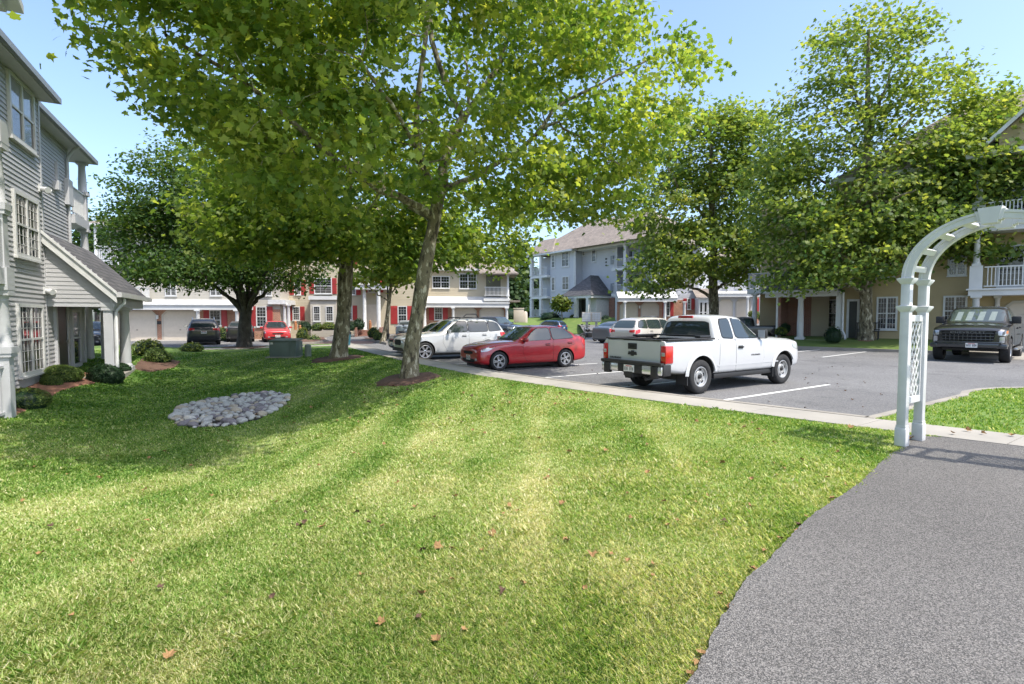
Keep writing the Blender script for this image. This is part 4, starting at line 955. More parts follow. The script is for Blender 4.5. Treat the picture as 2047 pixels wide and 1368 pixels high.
def wheel(parent, x, y, R, wid, rim_r, style, rim_mat, side):
    """tyre and rim; outer face on the side given (+1 left, -1 right)"""
    mt = Matrix.Translation((x, y, R)) @ Matrix.Rotation(-math.pi/2*side, 4, 'X')   # local z points outward
    h = wid/2; w = thingless('wheel', parent)
    t = MB(); q = rim_r
    t.lathe([(q, -h*.8), (q+.02, -h*.92), (R-.035, -h), (R-.012, -h*.86), (R, -h*.6), (R+.001, 0), (R, h*.6), (R-.012, h*.86), (R-.035, h), (q+.05, h*1.02), (q+.018, h*.95), (q, h*.8), (q, -h*.8)], 40, 0, mt)
    tb = t.build('tyre', 'rubber', w, 40)
    r = MB(); mats = [rim_mat, 'gap']
    r.lathe([(q+.004, h*.86), (q-.006, h*.9), (q-.02, h*.86), (q-.028, h*.55), (q-.03, -h*.5)], 40, 0, mt)
    if style == 'steel':
        r.lathe([(q-.02, h*.62), (q-.045, h*.5), (q*.62, h*.42), (q*.55, h*.62), (q*.36, h*.66), (q*.33, h*.5), (0, h*.5)], 40, 0, mt)
        for k in range(6):
            a = 2*math.pi*(k+.25)/6
            m2 = mt @ Matrix.Rotation(a, 4, 'Z') @ Matrix.Translation((q*.72, 0, h*.475)) @ Matrix.Scale(1.35, 4, (0, 1, 0))
            r.lathe([(0, .004), (.028, .004), (.034, -.01)], 14, 1, m2)
        r.lathe([(q*.2, h*.5), (q*.2, h*.72), (q*.15, h*.78), (0, h*.78)], 18, 1, mt)
    else:
        r.lathe([(q-.03, -h*.05), (0, -h*.05)], 40, 1, mt)
        n, dbl = style
        for k in range(n):
            for o in ((-.16, .16) if dbl else (0,)):
                a = 2*math.pi*k/n+o*(1 if n == 5 else .7)
                m2 = mt @ Matrix.Rotation(a, 4, 'Z'); wd = .019 if dbl else .034
                r.add([(q*.12, -wd*1.1, h*.72), (q*.12, wd*1.1, h*.72), (q-.016, wd*.85, h*.80), (q-.016, -wd*.85, h*.80), (q*.12, -wd*1.2, h*.3), (q*.12, wd*1.2, h*.3), (q-.02, wd, h*.4), (q-.02, -wd, h*.4)], [(0, 1, 2, 3), (0, 4, 5, 1), (1, 5, 6, 2), (3, 7, 4, 0)], 0, m2)
        r.lathe([(q*.26, h*.4), (q*.24, h*.74), (q*.13, h*.8), (0, h*.8)], 20, 0, mt)
        r.lathe([(q*.10, h*.81), (0, h*.815)], 16, 1, mt)
    r.build('rim', mats, w, 40)
    return w
def thingless(name, parent):
    o = bpy.data.objects.new(name, None); COL.objects.link(o); o.parent = parent; o.empty_display_size = .1; return o
def plate(parent, x, y, z, nx, txt_seed=0, w=.305, h=.155, tilt=0.):
    """number plate facing nx (+1 front, -1 rear) with rows of small characters"""
    mb = MB(); mb.box(x, x+.012*nx, y-w/2, y+w/2, z-h/2, z+h/2)
    p = mb.build('number_plate', 'plate', parent)
    r = random.Random(txt_seed); k = MB(); xx = x+.014*nx
    n = 7; cw = w*.88/n
    for i in range(n):
        if i == 3: continue
        y0 = y-w*.44+i*cw+.006; y1 = y0+cw-.012; za, zb = z-.038, z+.032
        segs = [(y0, y1, zb-.012, zb), (y0, y1, za, za+.012), (y0, y0+.009, za, zb), (y1-.009, y1, za, zb), (y0, y1, z-.008, z+.004)]
        for s in r.sample(segs, 4): k.quad((xx, s[0], s[2]), (xx, s[1], s[2]), (xx, s[1], s[3]), (xx, s[0], s[3]))
    k.build('characters', 'ink', p)
    k = MB(); k.quad((xx, y-w*.3, z+.045), (xx, y+w*.3, z+.045), (xx, y+w*.3, z+.062), (xx, y-w*.3, z+.062)); k.build('characters', 'inkred', p)
def text_obj(name, txt, size, mat_, parent, mtx, ext=.004, sx=1., bold=0.0):
    c = bpy.data.curves.new(name, 'FONT'); c.body = txt; c.size = size; c.extrude = ext; c.align_x = 'CENTER'; c.align_y = 'CENTER'; c.offset = bold
    c.space_character = 1.12
    o = bpy.data.objects.new('temp', c); COL.objects.link(o)
    dg = bpy.context.evaluated_depsgraph_get(); dg.update(); me = bpy.data.meshes.new_from_object(o.evaluated_get(dg)); bpy.data.objects.remove(o)
    me.transform(Matrix.Scale(sx, 4, (1, 0, 0))); me.transform(mtx); me.materials.clear(); me.materials.append(M[mat_])
    q = bpy.data.objects.new(name, me); COL.objects.link(q); q.parent = parent; return q
def strip_poly(pts, w):
    """thin ribbon polygon following a polyline"""
    P = [Vector((p[0], p[1])) for p in pts]; L, R = [], []
    for i, p in enumerate(P):
        d = (P[min(i+1, len(P)-1)]-P[max(i-1, 0)]).normalized(); n = Vector((-d.y, d.x))*w/2; L.append(tuple(p+n)); R.append(tuple(p-n))
    return L+R[::-1]
def build_car(name, label, loc, th, sp, col, near=1, group=None, cat='car', scale=1.):
    """sp: spec dictionary of a body type; origin on the ground below the rear axle, x forward"""
    root = thing(name, label, cat, loc, th, group); root.scale = (scale,)*3
    lv = 3 if near >= 2 else 2
    me = loft(sp['st'], lv, sp.get('belt', .5), sp.get('roofc', .3), sp.get('gb'), sp.get('endc', .3), sp.get('lastc'))
    wb, R, hw = sp['wb'], sp['R'], sp['hw']
    cut = []
    for x in (0, wb):
        c = MB(); mt = Matrix.Translation((x, 0, R+.015)) @ Matrix.Rotation(math.pi/2, 4, 'X'); Ra = R+sp.get('arch', .055)
        for s in (1, -1):
            c2 = MB(); m2 = Matrix.Translation((x, s*(hw-.08), R+.015)) @ Matrix.Rotation(math.pi/2, 4, 'X')
            c2.lathe([(0, -.2), (Ra, -.2), (Ra, .2), (0, .2)], 36, 0, m2); cut.append(c2)
    if 'bed' in sp:
        c = MB(); b = sp['bed']; c.box(b[0], b[1], -b[2], b[2], b[3], 2.2); cut.append(c)
    # weld the cutters' pole vertices by rebuilding them as clean cylinders
    cl = []
    for x in (0, wb):
        for s in (1, -1):
            c = MB(); n = 36; Ra = R+sp.get('arch', .055); y0, y1 = s*(hw-.30), s*(hw+.3)
            vs = [(x+Ra*math.cos(2*math.pi*k/n), y, R+.01+Ra*math.sin(2*math.pi*k/n)) for y in (y0, y1) for k in range(n)]
            c.add(vs, [tuple(range(n)), tuple(range(2*n-1, n-1, -1))]+[(k, (k+1) % n, n+(k+1) % n, n+k) for k in range(n)]); cl.append(c)
    if 'bed' in sp: cl.append(cut[-1])
    solid = me.copy()
    me = boolean(me, cl)
    me.materials.clear(); me.materials.append(M[col]); me.materials.append(M['plastic'])
    for p in me.polygons:
        c = p.center; mi = 0
        for x in (0, wb):
            d = math.hypot(c.x-x, c.z-R-.01)
            if d < R+sp.get('arch', .055)-.002 or (abs(d-(R+sp.get('arch', .055))) < .012 and abs(p.normal.y) < .5): mi = 1
        if 'bed' in sp and sp['bed'][0]-.002 < c.x < sp['bed'][1]+.002 and abs(c.y) < sp['bed'][2]+.002 and c.z > sp['bed'][3]-.002 and c.z < sp['bedlip']: mi = 1
        if c.z < sp.get('clad', .0): mi = 1
        p.material_index = mi
    me.shade_smooth(); me.set_sharp_from_angle(angle=math.radians(38))
    me.name = 'body'; body = bpy.data.objects.new('body', me); COL.objects.link(body); body.parent = root
    tr = bvh_of(solid); trs = [solid]
    cabtree = tr
    if 'cab' in sp:
        cm = loft(sp['cab'], lv, .5, sp.get('cabroofc', .35), sp.get('cabgb'), .4); cm.materials.append(M[col]); cm.shade_smooth(); cm.set_sharp_from_angle(angle=math.radians(38))
        cb = bpy.data.objects.new('cab', cm); COL.objects.link(cb); cb.parent = root; cabtree = bvh_of(cm); tr = bvh_of(solid, cm)
    # glass
    gm = sp.get('glass', 'carglass')
    for nm, face, poly in sp['glass_list']:
        trim = MB(); c = Vector((sum(p[0] for p in poly)/len(poly), sum(p[1] for p in poly)/len(poly)))
        big = []
        for p in poly:
            q = Vector(p)-c; big.append(tuple(c+q*(1+.028/max(q.length, .1))))
        for fc in (('L', 'R') if face == 'S' else (face,)):
            g = decal(cabtree, poly, fc, .007, .1, .10).build(nm, gm if nm != 'rear_window' else sp.get('rglass', gm), root, 30)
            decal(cabtree, big, fc, .003, .1, .10).build('seal', 'gap', g, 30)
    for nm, mt_, face, poly, rnd in sp['decals']:
        for fc in (('L', 'R') if face == 'S' else (face,)):
            decal(tr, poly, fc, .006, .1, rnd).build(nm, mt_, root, 30)
    # lamps that wrap round a corner: one part, two pressed panels; mirrored left and right
    for nm, mt_, end, endpoly, sidepoly in sp.get('lamps', []):
        for s in (1, -1):
            mb = MB()
            if endpoly: decal(tr, [(p[0]*s, p[1]) for p in endpoly], end, .008, .1, .12, mb=mb)
            if sidepoly: decal(tr, sidepoly, 'L' if s > 0 else 'R', .008, .1, .12, mb=mb)
            mb.build(nm, mt_, root, 30)
    if 'lampbox' in sp:
        q = sp['lampbox']
        for s in (1, -1):
            k = MB(); k.box(q[0], q[1], s*q[2], s*q[3], q[4], q[5], 0, None, .022); k.build('taillight', 'tail', root, 40)
            k = MB(); k.box(q[0]-.004, q[0]+.02, s*(q[2]+.03), s*(q[3]-.03), (q[4]+q[5])/2-.03, (q[4]+q[5])/2+.05, 0, None, .006); k.build('reversing_light', 'lamp', root, 40)
    if near >= 1:
        for i, poly in enumerate(sp.get('doors', [])):
            for fc in 'LR':
                d = decal(tr, poly, fc, .0035, .1, .05).build('door', col, root, 30)
                mb = MB(); decal(tr, strip_poly(list(poly)+[poly[0]], .012), fc, .0015, .1, 0, .004, mb); mb.build('seam', 'gap', d)
                hx, hz = sp['handles'][i]; s = 1 if fc == 'L' else -1
                h, no, _, _ = tr.ray_cast(Vector((hx, 4*s, hz)), Vector((0, -s, 0)))
                if h: k = MB(); k.box(hx-.10, hx+.10, h.y+.012*s, h.y+.035*s, hz-.016, hz+.016, 0, None, .008); k.box(hx-.09, hx+.09, h.y-.01*s, h.y+.008*s, hz-.035, hz+.035, 1); k.build('handle', [sp.get('handle_mat', col), 'gap'], d, 40)
    for x in (0, wb):
        for s in (1, -1): wheel(root, x, s*(hw-sp.get('tw', .21)/2-.012), R, sp.get('tw', .21), sp['rim'], sp['wstyle'], sp.get('rim_mat', 'rim'), s)
    mx, mz = sp['mirror']; mm = sp.get('mirror_mat', col)
    for s in (1, -1):
        h, no, _, _ = cabtree.ray_cast(Vector((mx, 4*s, mz)), Vector((0, -s, 0))); y = h.y if h else s*hw*.9
        k = MB(); sz = sp.get('mirror_size', (.09, .20, .14))
        k.box(mx-sz[0]/2, mx+sz[0]/2, y+.06*s, y+(.06+sz[1])*s, mz-sz[2]*.35, mz+sz[2]*.65, 0, None, .03); k.box(mx-.03, mx+.05, y-.03*s, y+.10*s, mz-.05, mz+.0, 1)
        k.box(mx-sz[0]/2-.004, mx-sz[0]/2+.002, y+.085*s, y+(.04+sz[1])*s, mz-sz[2]*.28, mz+sz[2]*.58, 2)
        k.build('mirror', [mm, 'plastic', 'chrome'], root, 40)
    # dark underbody so that no light leaks through
    mb = MB(); mb.box(-.55, wb+.5, -hw+.3, hw-.3, sp['st'][len(sp['st'])//2][1]-.06, sp['st'][len(sp['st'])//2][1]+.05); mb.build('underbody', 'plastic', root)
    for x, y, z, nx in sp.get('plates', []): plate(root, x, y, z, nx, hash(name) % 97)
    bpy.data.meshes.remove(solid)
    return root, tr, cabtree

SEDAN = dict(wb=2.65, R=.316, hw=.885, rim=.215, wstyle=(5, True), tw=.205, gb=[5, 6], arch=.05, mirror=(1.68, .98), glass='carglass_light', rglass='carglass',
  st=[(3.37, .36, .62, .60, .58, .70, .48, .01), (3.32, .22, .81, .69, .75, .79, .58, .015), (3.10, .17, .875, .775, .81, .865, .64, .02), (2.65, .16, .885, .84, .84, .93, .69, .025), (2.2, .16, .885, .87, .845, .945, .72, .03),
      (1.98, .17, .885, .88, .85, .955, .74, .03), (1.20, .17, .885, .91, .855, 1.43, .62, .035), (.5, .17, .885, .93, .855, 1.465, .61, .03), (-.12, .17, .885, .965, .855, 1.41, .60, .03), (-.56, .18, .885, 1.01, .84, 1.12, .70, .02),
      (-.77, .22, .88, 1.00, .82, 1.095, .70, .01), (-.88, .28, .86, .98, .80, 1.05, .68, .005), (-.91, .36, .78, .90, .72, .96, .6, .0)],
  glass_list=[('windshield', 'F', [(-.72, .985), (.72, .985), (.57, 1.40), (-.57, 1.40)]), ('rear_window', 'B', [(-.66, 1.13), (.66, 1.13), (.53, 1.38), (-.53, 1.38)]),
      ('window', 'S', [(1.62, .965), (.60, .985), (.60, 1.385), (1.10, 1.365), (1.34, 1.22)]), ('window', 'S', [(.53, .985), (-.36, 1.04), (-.31, 1.15), (-.08, 1.33), (.14, 1.38), (.53, 1.385)])],
  decals=[('grille', 'gap', 'F', [(-.38, .64), (.38, .64), (.32, .54), (-.32, .54)], .15), ('air_intake', 'plastic', 'F', [(-.5, .40), (.5, .40), (.42, .27), (-.42, .27)], .15)],
  lamps=[('headlight', 'lamp', 'F', None, [(3.28, .63), (3.26, .72), (2.84, .84), (2.80, .78), (3.04, .66)]), ('taillight', 'tail', 'B', None, [(-.89, .76), (-.87, .97), (-.68, .985), (-.70, .88), (-.80, .74)]), ('fog_light', 'lamp', 'F', [(.5, .42), (.62, .42), (.62, .34), (.5, .34)], None)],
  doors=[[(1.70, .95), (.57, .98), (.55, .30), (1.62, .30), (1.76, .60)], [(.53, .98), (-.42, 1.02), (-.42, .84), (-.16, .745), (.17, .72), (.36, .57), (.43, .30), (.53, .30)]], handles=[(.75, .82), (-.18, .86)],
  plates=[(3.36, 0, .43, 1)])
SUV = dict(wb=2.76, R=.355, hw=.92, rim=.235, wstyle=(5, True), tw=.235, gb=[4, 5], arch=.06, mirror=(1.78, 1.13), endc=.4,
  st=[(3.60, .48, .62, .74, .60, .80, .50, .01), (3.52, .30, .82, .82, .76, .90, .62, .015), (3.2, .24, .905, .93, .83, 1.0, .70, .02), (2.5, .23, .92, 1.0, .86, 1.06, .74, .03),
      (2.12, .23, .92, 1.02, .87, 1.09, .76, .03), (1.42, .23, .92, 1.04, .88, 1.60, .66, .03), (.8, .23, .92, 1.05, .88, 1.64, .66, .03), (-.2, .23, .92, 1.06, .88, 1.62, .65, .03), (-.62, .25, .915, 1.06, .86, 1.55, .63, .02),
      (-.86, .30, .89, 1.04, .83, 1.12, .72, .01), (-.94, .42, .80, .95, .76, 1.02, .64, .0)],
  glass_list=[('windshield', 'F', [(-.74, 1.13), (.74, 1.13), (.60, 1.55), (-.60, 1.55)]), ('rear_window', 'B', [(-.70, 1.14), (.70, 1.14), (.56, 1.49), (-.56, 1.49)]),
      ('window', 'S', [(1.90, 1.10), (.92, 1.11), (.92, 1.54), (1.32, 1.53)]), ('window', 'S', [(.86, 1.11), (-.02, 1.12), (-.02, 1.53), (.86, 1.54)]), ('window', 'S', [(-.08, 1.12), (-.68, 1.16), (-.55, 1.42), (-.42, 1.50), (-.08, 1.53)])],
  decals=[('grille', 'gap', 'F', [(-.42, .82), (.42, .82), (.38, .60), (-.38, .60)], .1), ('air_intake', 'plastic', 'F', [(-.6, .50), (.6, .50), (.55, .36), (-.55, .36)], .12), ('rear_bumper', 'plastic', 'B', [(-.72, .58), (.72, .58), (.7, .40), (-.7, .40)], .08)],
  lamps=[('headlight', 'lamp', 'F', [(.46, .68), (.46, .82), (.72, .86), (.74, .74)], [(3.46, .70), (3.44, .84), (2.98, .92), (3.02, .80)]), ('taillight', 'tail', 'B', [(.48, .92), (.80, .92), (.78, 1.06), (.48, 1.04)], [(-.90, .84), (-.84, 1.08), (-.58, 1.08), (-.62, .92)])],
  doors=[[(1.98, 1.08), (.90, 1.09), (.88, .36), (1.84, .36), (2.02, .7)], [(.86, 1.09), (-.04, 1.10), (-.14, .90), (.14, .82), (.40, .62), (.49, .36), (.86, .36)]], handles=[(1.08, .95), (.16, .98)],
  plates=[(-.95, 0, .80, -1)])
HATCH = dict(SEDAN, wb=2.57, gb=[5, 6], st=[s for s in SEDAN['st'][:8]]+[(-.25, .17, .885, .95, .855, 1.38, .58, .03), (-.62, .2, .86, .97, .80, 1.05, .62, .02), (-.75, .34, .76, .88, .70, .95, .5, .01)],
  glass_list=SEDAN['glass_list'][:1]+[('rear_window', 'B', [(-.58, 1.06), (.58, 1.06), (.5, 1.33), (-.5, 1.33)])]+SEDAN['glass_list'][2:])
COMPACT_SUV_DARK = dict(SUV)

PICKUP = dict(wb=3.258, R=.381, hw=.935, rim=.225, wstyle='steel', rim_mat='steelwheel', tw=.25, arch=.085, endc=.75, lastc=.95, belt=.45, roofc=.6, mirror=(2.30, 1.26), mirror_size=(.10, .22, .22), mirror_mat='plastic',
  handle_mat='plastic', bed=(-1.08, .44, .74, .66), bedlip=1.19,
  st=[(4.05, .48, .86, .98, .82, 1.07, .70, .0), (3.99, .40, .91, 1.07, .86, 1.13, .72, .01), (3.70, .38, .93, 1.09, .87, 1.16, .72, .03), (3.1, .38, .935, 1.11, .89, 1.19, .74, .03), (2.62, .38, .935, 1.12, .90, 1.20, .76, .02), (2.3, .38, .935, 1.12, .91, 1.19, .8, .0),
      (1.6, .38, .935, 1.12, .915, 1.18, .84, .0), (.62, .38, .935, 1.14, .915, 1.19, .86, .0), (.5, .38, .935, 1.15, .915, 1.20, .87, .0), (-.6, .42, .935, 1.16, .915, 1.21, .87, .0), (-1.10, .50, .93, 1.16, .91, 1.21, .86, .0), (-1.17, .52, .92, 1.15, .90, 1.20, .85, .0)],
  cab=[(2.66, 1.02, .80, 1.08, .80, 1.14, .68, .01), (2.52, 1.0, .885, 1.13, .875, 1.20, .70, .02), (1.74, 1.0, .905, 1.16, .89, 1.70, .66, .03), (1.2, 1.0, .905, 1.17, .89, 1.75, .66, .03), (.84, 1.0, .905, 1.18, .885, 1.735, .65, .03), (.66, 1.0, .89, 1.18, .87, 1.69, .64, .02), (.58, 1.0, .85, 1.18, .83, 1.22, .68, .0)], cabgb=[1, 2],
  glass_list=[('windshield', 'F', [(-.74, 1.22), (.74, 1.22), (.60, 1.65), (-.60, 1.65)]), ('rear_window', 'B', [(-.68, 1.24), (.68, 1.24), (.57, 1.60), (-.57, 1.60)]),
      ('window', 'S', [(2.28, 1.20), (1.30, 1.215), (1.34, 1.665), (1.62, 1.655), (1.80, 1.58)]), ('window', 'S', [(1.20, 1.215), (.80, 1.235), (.86, 1.55), (.92, 1.645), (1.24, 1.665)])],
  decals=[('grille', 'gap', 'F', [(-.58, .92), (.58, .92), (.54, .62), (-.54, .62)], .08)],
  lamps=[('headlight', 'lamp', 'F', [(.60, .86), (.60, .98), (.80, 1.0), (.82, .86)], [(3.95, .86), (3.93, 1.0), (3.68, 1.04), (3.72, .93)])], lampbox=(-1.192, -.95, .795, .942, .72, 1.095),
  doors=[[(2.34, 1.16), (1.26, 1.185), (1.26, .46), (2.22, .46), (2.38, .72)], [(1.235, 1.185), (.66, 1.20), (.62, .46), (1.235, .46)]], handles=[(1.42, 1.0), (30, 1.0)], plates=[])
def emblem_poly(s=1., skew=.0):
    """flat slanted cross badge"""
    p = [(-.5, -.13), (-.17, -.13), (-.17, -.22), (.13, -.22), (.13, -.13), (.5, -.13), (.42, .13), (.17, .13), (.17, .22), (-.13, .22), (-.13, .13), (-.42, .13)]
    return [(a*s, b*s) for a, b in p]
# ---- white pickup in the near stall
root, tr, ct = build_car('white_pickup', 'white extended cab pickup truck with tailgate towards the pavement', (3.68, 12.02, 0), .572, PICKUP, 'p_white', 2, cat='pickup truck')
xr = -1.185
tg = decal(tr, [(-.775, .665), (.775, .665), (.775, 1.175), (-.775, 1.175)], 'B', .010, .2, .02).build('tailgate', 'p_white', root, 30)
mb = MB(); decal(tr, strip_poly([(-.79, .65), (.79, .65), (.79, 1.19), (-.79, 1.19), (-.79, .65)], .02), 'B', .004, .3, 0, .004, mb); mb.build('seam', 'gap', tg)
k = MB(); k.box(xr-.012, xr+.0, -.13, .13, .99, 1.12, 0, None, .01); k.box(xr-.02, xr-.012, -.07, .07, 1.03, 1.08, 1); k.build('handle', ['plastic', 'gap'], tg)
k = MB(); e = emblem_poly(.27); n = len(e); k.add([(xr-.012, -a, b+.90) for a, b in e]+[(xr+.002, -a, b+.90) for a, b in e], [tuple(range(n))]+[(i, n+i, n+(i+1) % n, (i+1) % n) for i in range(n)]); k.build('badge', 'plastic', tg)
mtx = Matrix.Translation((xr-.004, .53, .775)) @ Matrix(((0, 0, -1, 0), (-1, 0, 0, 0), (0, 1, 0, 0), (0, 0, 0, 1)))
text_obj('lettering', 'COLORADO', .052, 'plastic', tg, mtx, .004, 1.15, .0015)
text_obj('lettering', 'WT', .045, 'plastic', tg, Matrix.Translation((xr-.004, .64, .70)) @ Matrix(((0, 0, -1, 0), (-1, 0, 0, 0), (0, 1, 0, 0), (0, 0, 0, 1))), .004, 1.2, .0015)
h, no, _, _ = tr.ray_cast(Vector((2.22, -4, .80)), Vector((0, 1, 0)))
for s in (-1, 1):
    text_obj('lettering', 'COLORADO', .05, 'plastic', root, Matrix.Translation((2.02, s*(abs(h.y)+.004), .80)) @ Matrix(((-s, 0, 0, 0), (0, 0, s, 0), (0, 1, 0, 0), (0, 0, 0, 1))), .004, 1.2, .0015)
    mb = MB(); decal(tr, strip_poly([(3.0, .60), (.55, .60)], .03), 'L' if s > 0 else 'R', .006, .2, 0, .01, mb); mb.build('side_moulding', 'p_white', root)
# bumper with chrome bar and steps
k = MB()
k.box(-1.30, -1.16, -.91, .91, .665, .735, 1, None, .02); k.box(-1.27, -1.17, -.90, .90, .47, .665, 0, None, .03); k.box(-1.282, -1.2, -.36, .36, .475, .664, 1, None, .01)
for s in (1, -1): k.box(-1.30, -1.2, s*.62, s*.80, .42, .66, 1, None, .015); k.box(-1.24, -1.0, s*.86, s*.93, .46, .70, 1, None, .02)
b = k.build('rear_bumper', ['chrome', 'plastic'], root, 40)
plate(root, -1.288, 0.0, .565, -1, 5)
# third brake light, bed rail caps, tool box rack, mud flaps, steps, exhaust, hitch
k = MB(); k.box(.575, .62, -.21, .21, 1.675, 1.735, 0, None, .012); k.build('brake_light', 'tail', root, 40)
k = MB(); k.box(-1.12, .46, .75, .93, 1.20, 1.235, 0, None, .012); k.box(-1.12, .46, -.93, -.75, 1.20, 1.235, 0, None, .012); k.box(-1.19, -1.09, -.80, .80, 1.195, 1.225, 0, None, .012); k.build('bed_rail_cap', 'plastic', root, 40)
k = MB(); k.box(.02, .40, -.86, -.70, 1.235, 1.285, 0, None, .015); k.box(-.30, .42, .70, .86, 1.235, 1.285, 0, None, .015); k.box(.30, .40, -.86, .86, 1.25, 1.29, 0, None, .015); k.build('bed_rack', 'black', root, 40)
for x in (-.46, 2.80):
    for s in (1, -1): k = MB(); k.box(x-.02, x+.01, s*.62, s*.92, .22, .62); k.build('mud_flap', 'plastic', root)
k = MB()
for s in (1, -1): k.box(.5, 2.8, s*.70, s*.88, .30, .42, 0, None, .03)
k.tube([(-1.25, -.45, .36), (-.6, -.45, .40)], [.035, .035], 10); k.tube([(-.02, -.7, .38), (-.02, .7, .38)], [.09, .09], 10); k.lathe([(0, -.14), (.12, -.10), (.16, 0), (.12, .1), (0, .14)], 14, 0, Matrix.Translation((0, 0, .38)))
k.box(-1.3, -1.0, -.12, .12, .38, .50); k.box(-1.0, 3.2, -.45, -.35, .36, .48); k.box(-1.0, 3.2, .35, .45, .36, .48)
k.build('chassis', 'plastic', root, 40)
k = MB()
for s in (1, -1):
    for x in (0, 3.258):
        n = 22
        for i in range(n):
            f0, f1 = (.06, .98) if x == 0 else (.16, .95); a0, a1 = math.pi*(f0+(f1-f0)*i/n), math.pi*(f0+(f1-f0)*(i+1)/n); q = []
            for r_, yy in ((.466, .92), (.466, .952), (.51, .948), (.545, .926)):
                q.append([(x+r_*math.cos(a), s*yy, .391+r_*math.sin(a)) for a in (a0, a1)])
            for m_, n_ in zip(q[:-1], q[1:]): k.quad(m_[0], m_[1], n_[1], n_[0])
k.build('wheel_arch_flare', 'p_white', root, 50)

# ---- red sedan nose-in at the pavement
build_car('red_sedan', 'dark red four door sedan parked nose-in between the white truck and white wagon', (1.42, 18.15, 0), 3.660, SEDAN, 'p_red', 2, scale=.97)
# ---- white wagon next to it
SUVW = dict(SUV, wstyle=(6, True), rim=.25, glass='carglass', plates=[])
root, tr, ct = build_car('white_wagon', 'white four wheel drive wagon with roof rails beside the red sedan', (-1.45, 22.3, 0), 3.655, SUVW, 'p_silverwhite', 2)
k = MB()
for s in (1, -1): k.tube([(1.2, s*.60, 1.63), (1.1, s*.61, 1.70), (-.5, s*.58, 1.69), (-.62, s*.57, 1.58)], [.02]*4, 8)
k.build('roof_rail', 'black', root, 50)
k = MB(); k.tube([(.9, -.6, 1.70), (.9, .6, 1.70)], [.02]*2, 8); k.tube([(.9, .35, 1.70), (.75, .38, 1.84), (.3, .38, 1.84), (.2, .35, 1.70)], [.02]*4, 8); k.build('roof_rack', 'black', root, 50)
BLK = dict(SEDAN, glass='carglass')
build_car('black_sedan', 'black sedan half hidden behind the leaning sycamore trunk', (-2.85, 26.2, 0), 3.655, BLK, 'p_black', 1)
SUBARU = dict(SUV, glass='carglass'); rs = thing
root, tr, ct = build_car('dark_wagon', 'dark navy wagon with roof rails reversed to the garages beyond the lawn', (-19.45, 32.3, 0), 2.12, SUBARU, 'p_dark', 1)
k = MB()
for s in (1, -1): k.tube([(1.2, s*.60, 1.63), (1.1, s*.61, 1.71), (-.5, s*.58, 1.70), (-.62, s*.57, 1.58)], [.025]*4, 8)
k.build('roof_rail', 'steel', root, 50)
build_car('black_sedan', 'black sedan parked behind the trunk of the dark spreading tree', (-19.2, 36.2, 0), 2.05, dict(BLK, plates=[(-.92, 0, .78, -1)]), 'p_black', 1)
build_car('red_hatchback', 'bright red hatchback facing the lawn beyond the green transformer box', (-17.75, 38.3, 0), -1.08, dict(HATCH, glass='carglass'), 'p_bred', 1)
build_car('blue_suv', 'blue compact sport utility driving off towards the grey-blue building', (4.65, 52.6, 0), 2.50, dict(SUV, glass='carglass'), 'p_blue', 1, scale=.87)
build_car('grey_sedan', 'grey sedan parked beyond the motorcycle', (6.6, 34.4, 0), .60, dict(BLK, plates=[]), 'p_grey', 1)
build_car('champagne_wagon', 'champagne sport utility vehicle parked just behind the white truck', (6.35, 26.3, 0), .58, dict(SUV, plates=[], glass='carglass', rglass='carglass_light'), 'p_beige', 1, scale=1.04)
BP = dict(PICKUP, wstyle=(6, False), rim_mat='rim', plates=[])
build_car('black_pickup', 'black pickup truck parked beyond the roof of the white truck', (16.2, 32.9, 0), 2.75, BP, 'p_black', 1, cat='pickup truck')
build_car('white_sedan', 'white sedan with only its roof showing above the white truck', (17.0, 51.5, .45), .35, dict(BLK), 'p_white', 1)
build_car('dark_sedan', 'dark sedan showing over the champagne vehicle in front of the brick garages', (13.5, 51.0, .45), .9, dict(BLK), 'p_grey', 1)
build_car('dark_suv', 'dark sport utility vehicle facing the lawn past the white wagon', (-1.95, 39.6, .15), -.75, dict(SUV, glass='carglass_light'), 'p_dark', 1)
build_car('silver_blue_hatchback', 'silver-blue hatchback showing above the black sedan', (-5.0, 38.2, .1), .9, dict(HATCH, glass='carglass_light'), 'p_silver', 1)
build_car('silver_sedan', 'silver sedan with red tail lamps beside the small planted island', (-8.0, 39.2, .05), 1.75, dict(BLK), 'p_silver', 1)
build_car('dark_sedan', 'dark sedan seen between the porch columns of the grey building', (-25.0, 30.8, 0), -1.05, dict(BLK), 'p_dark', 1)
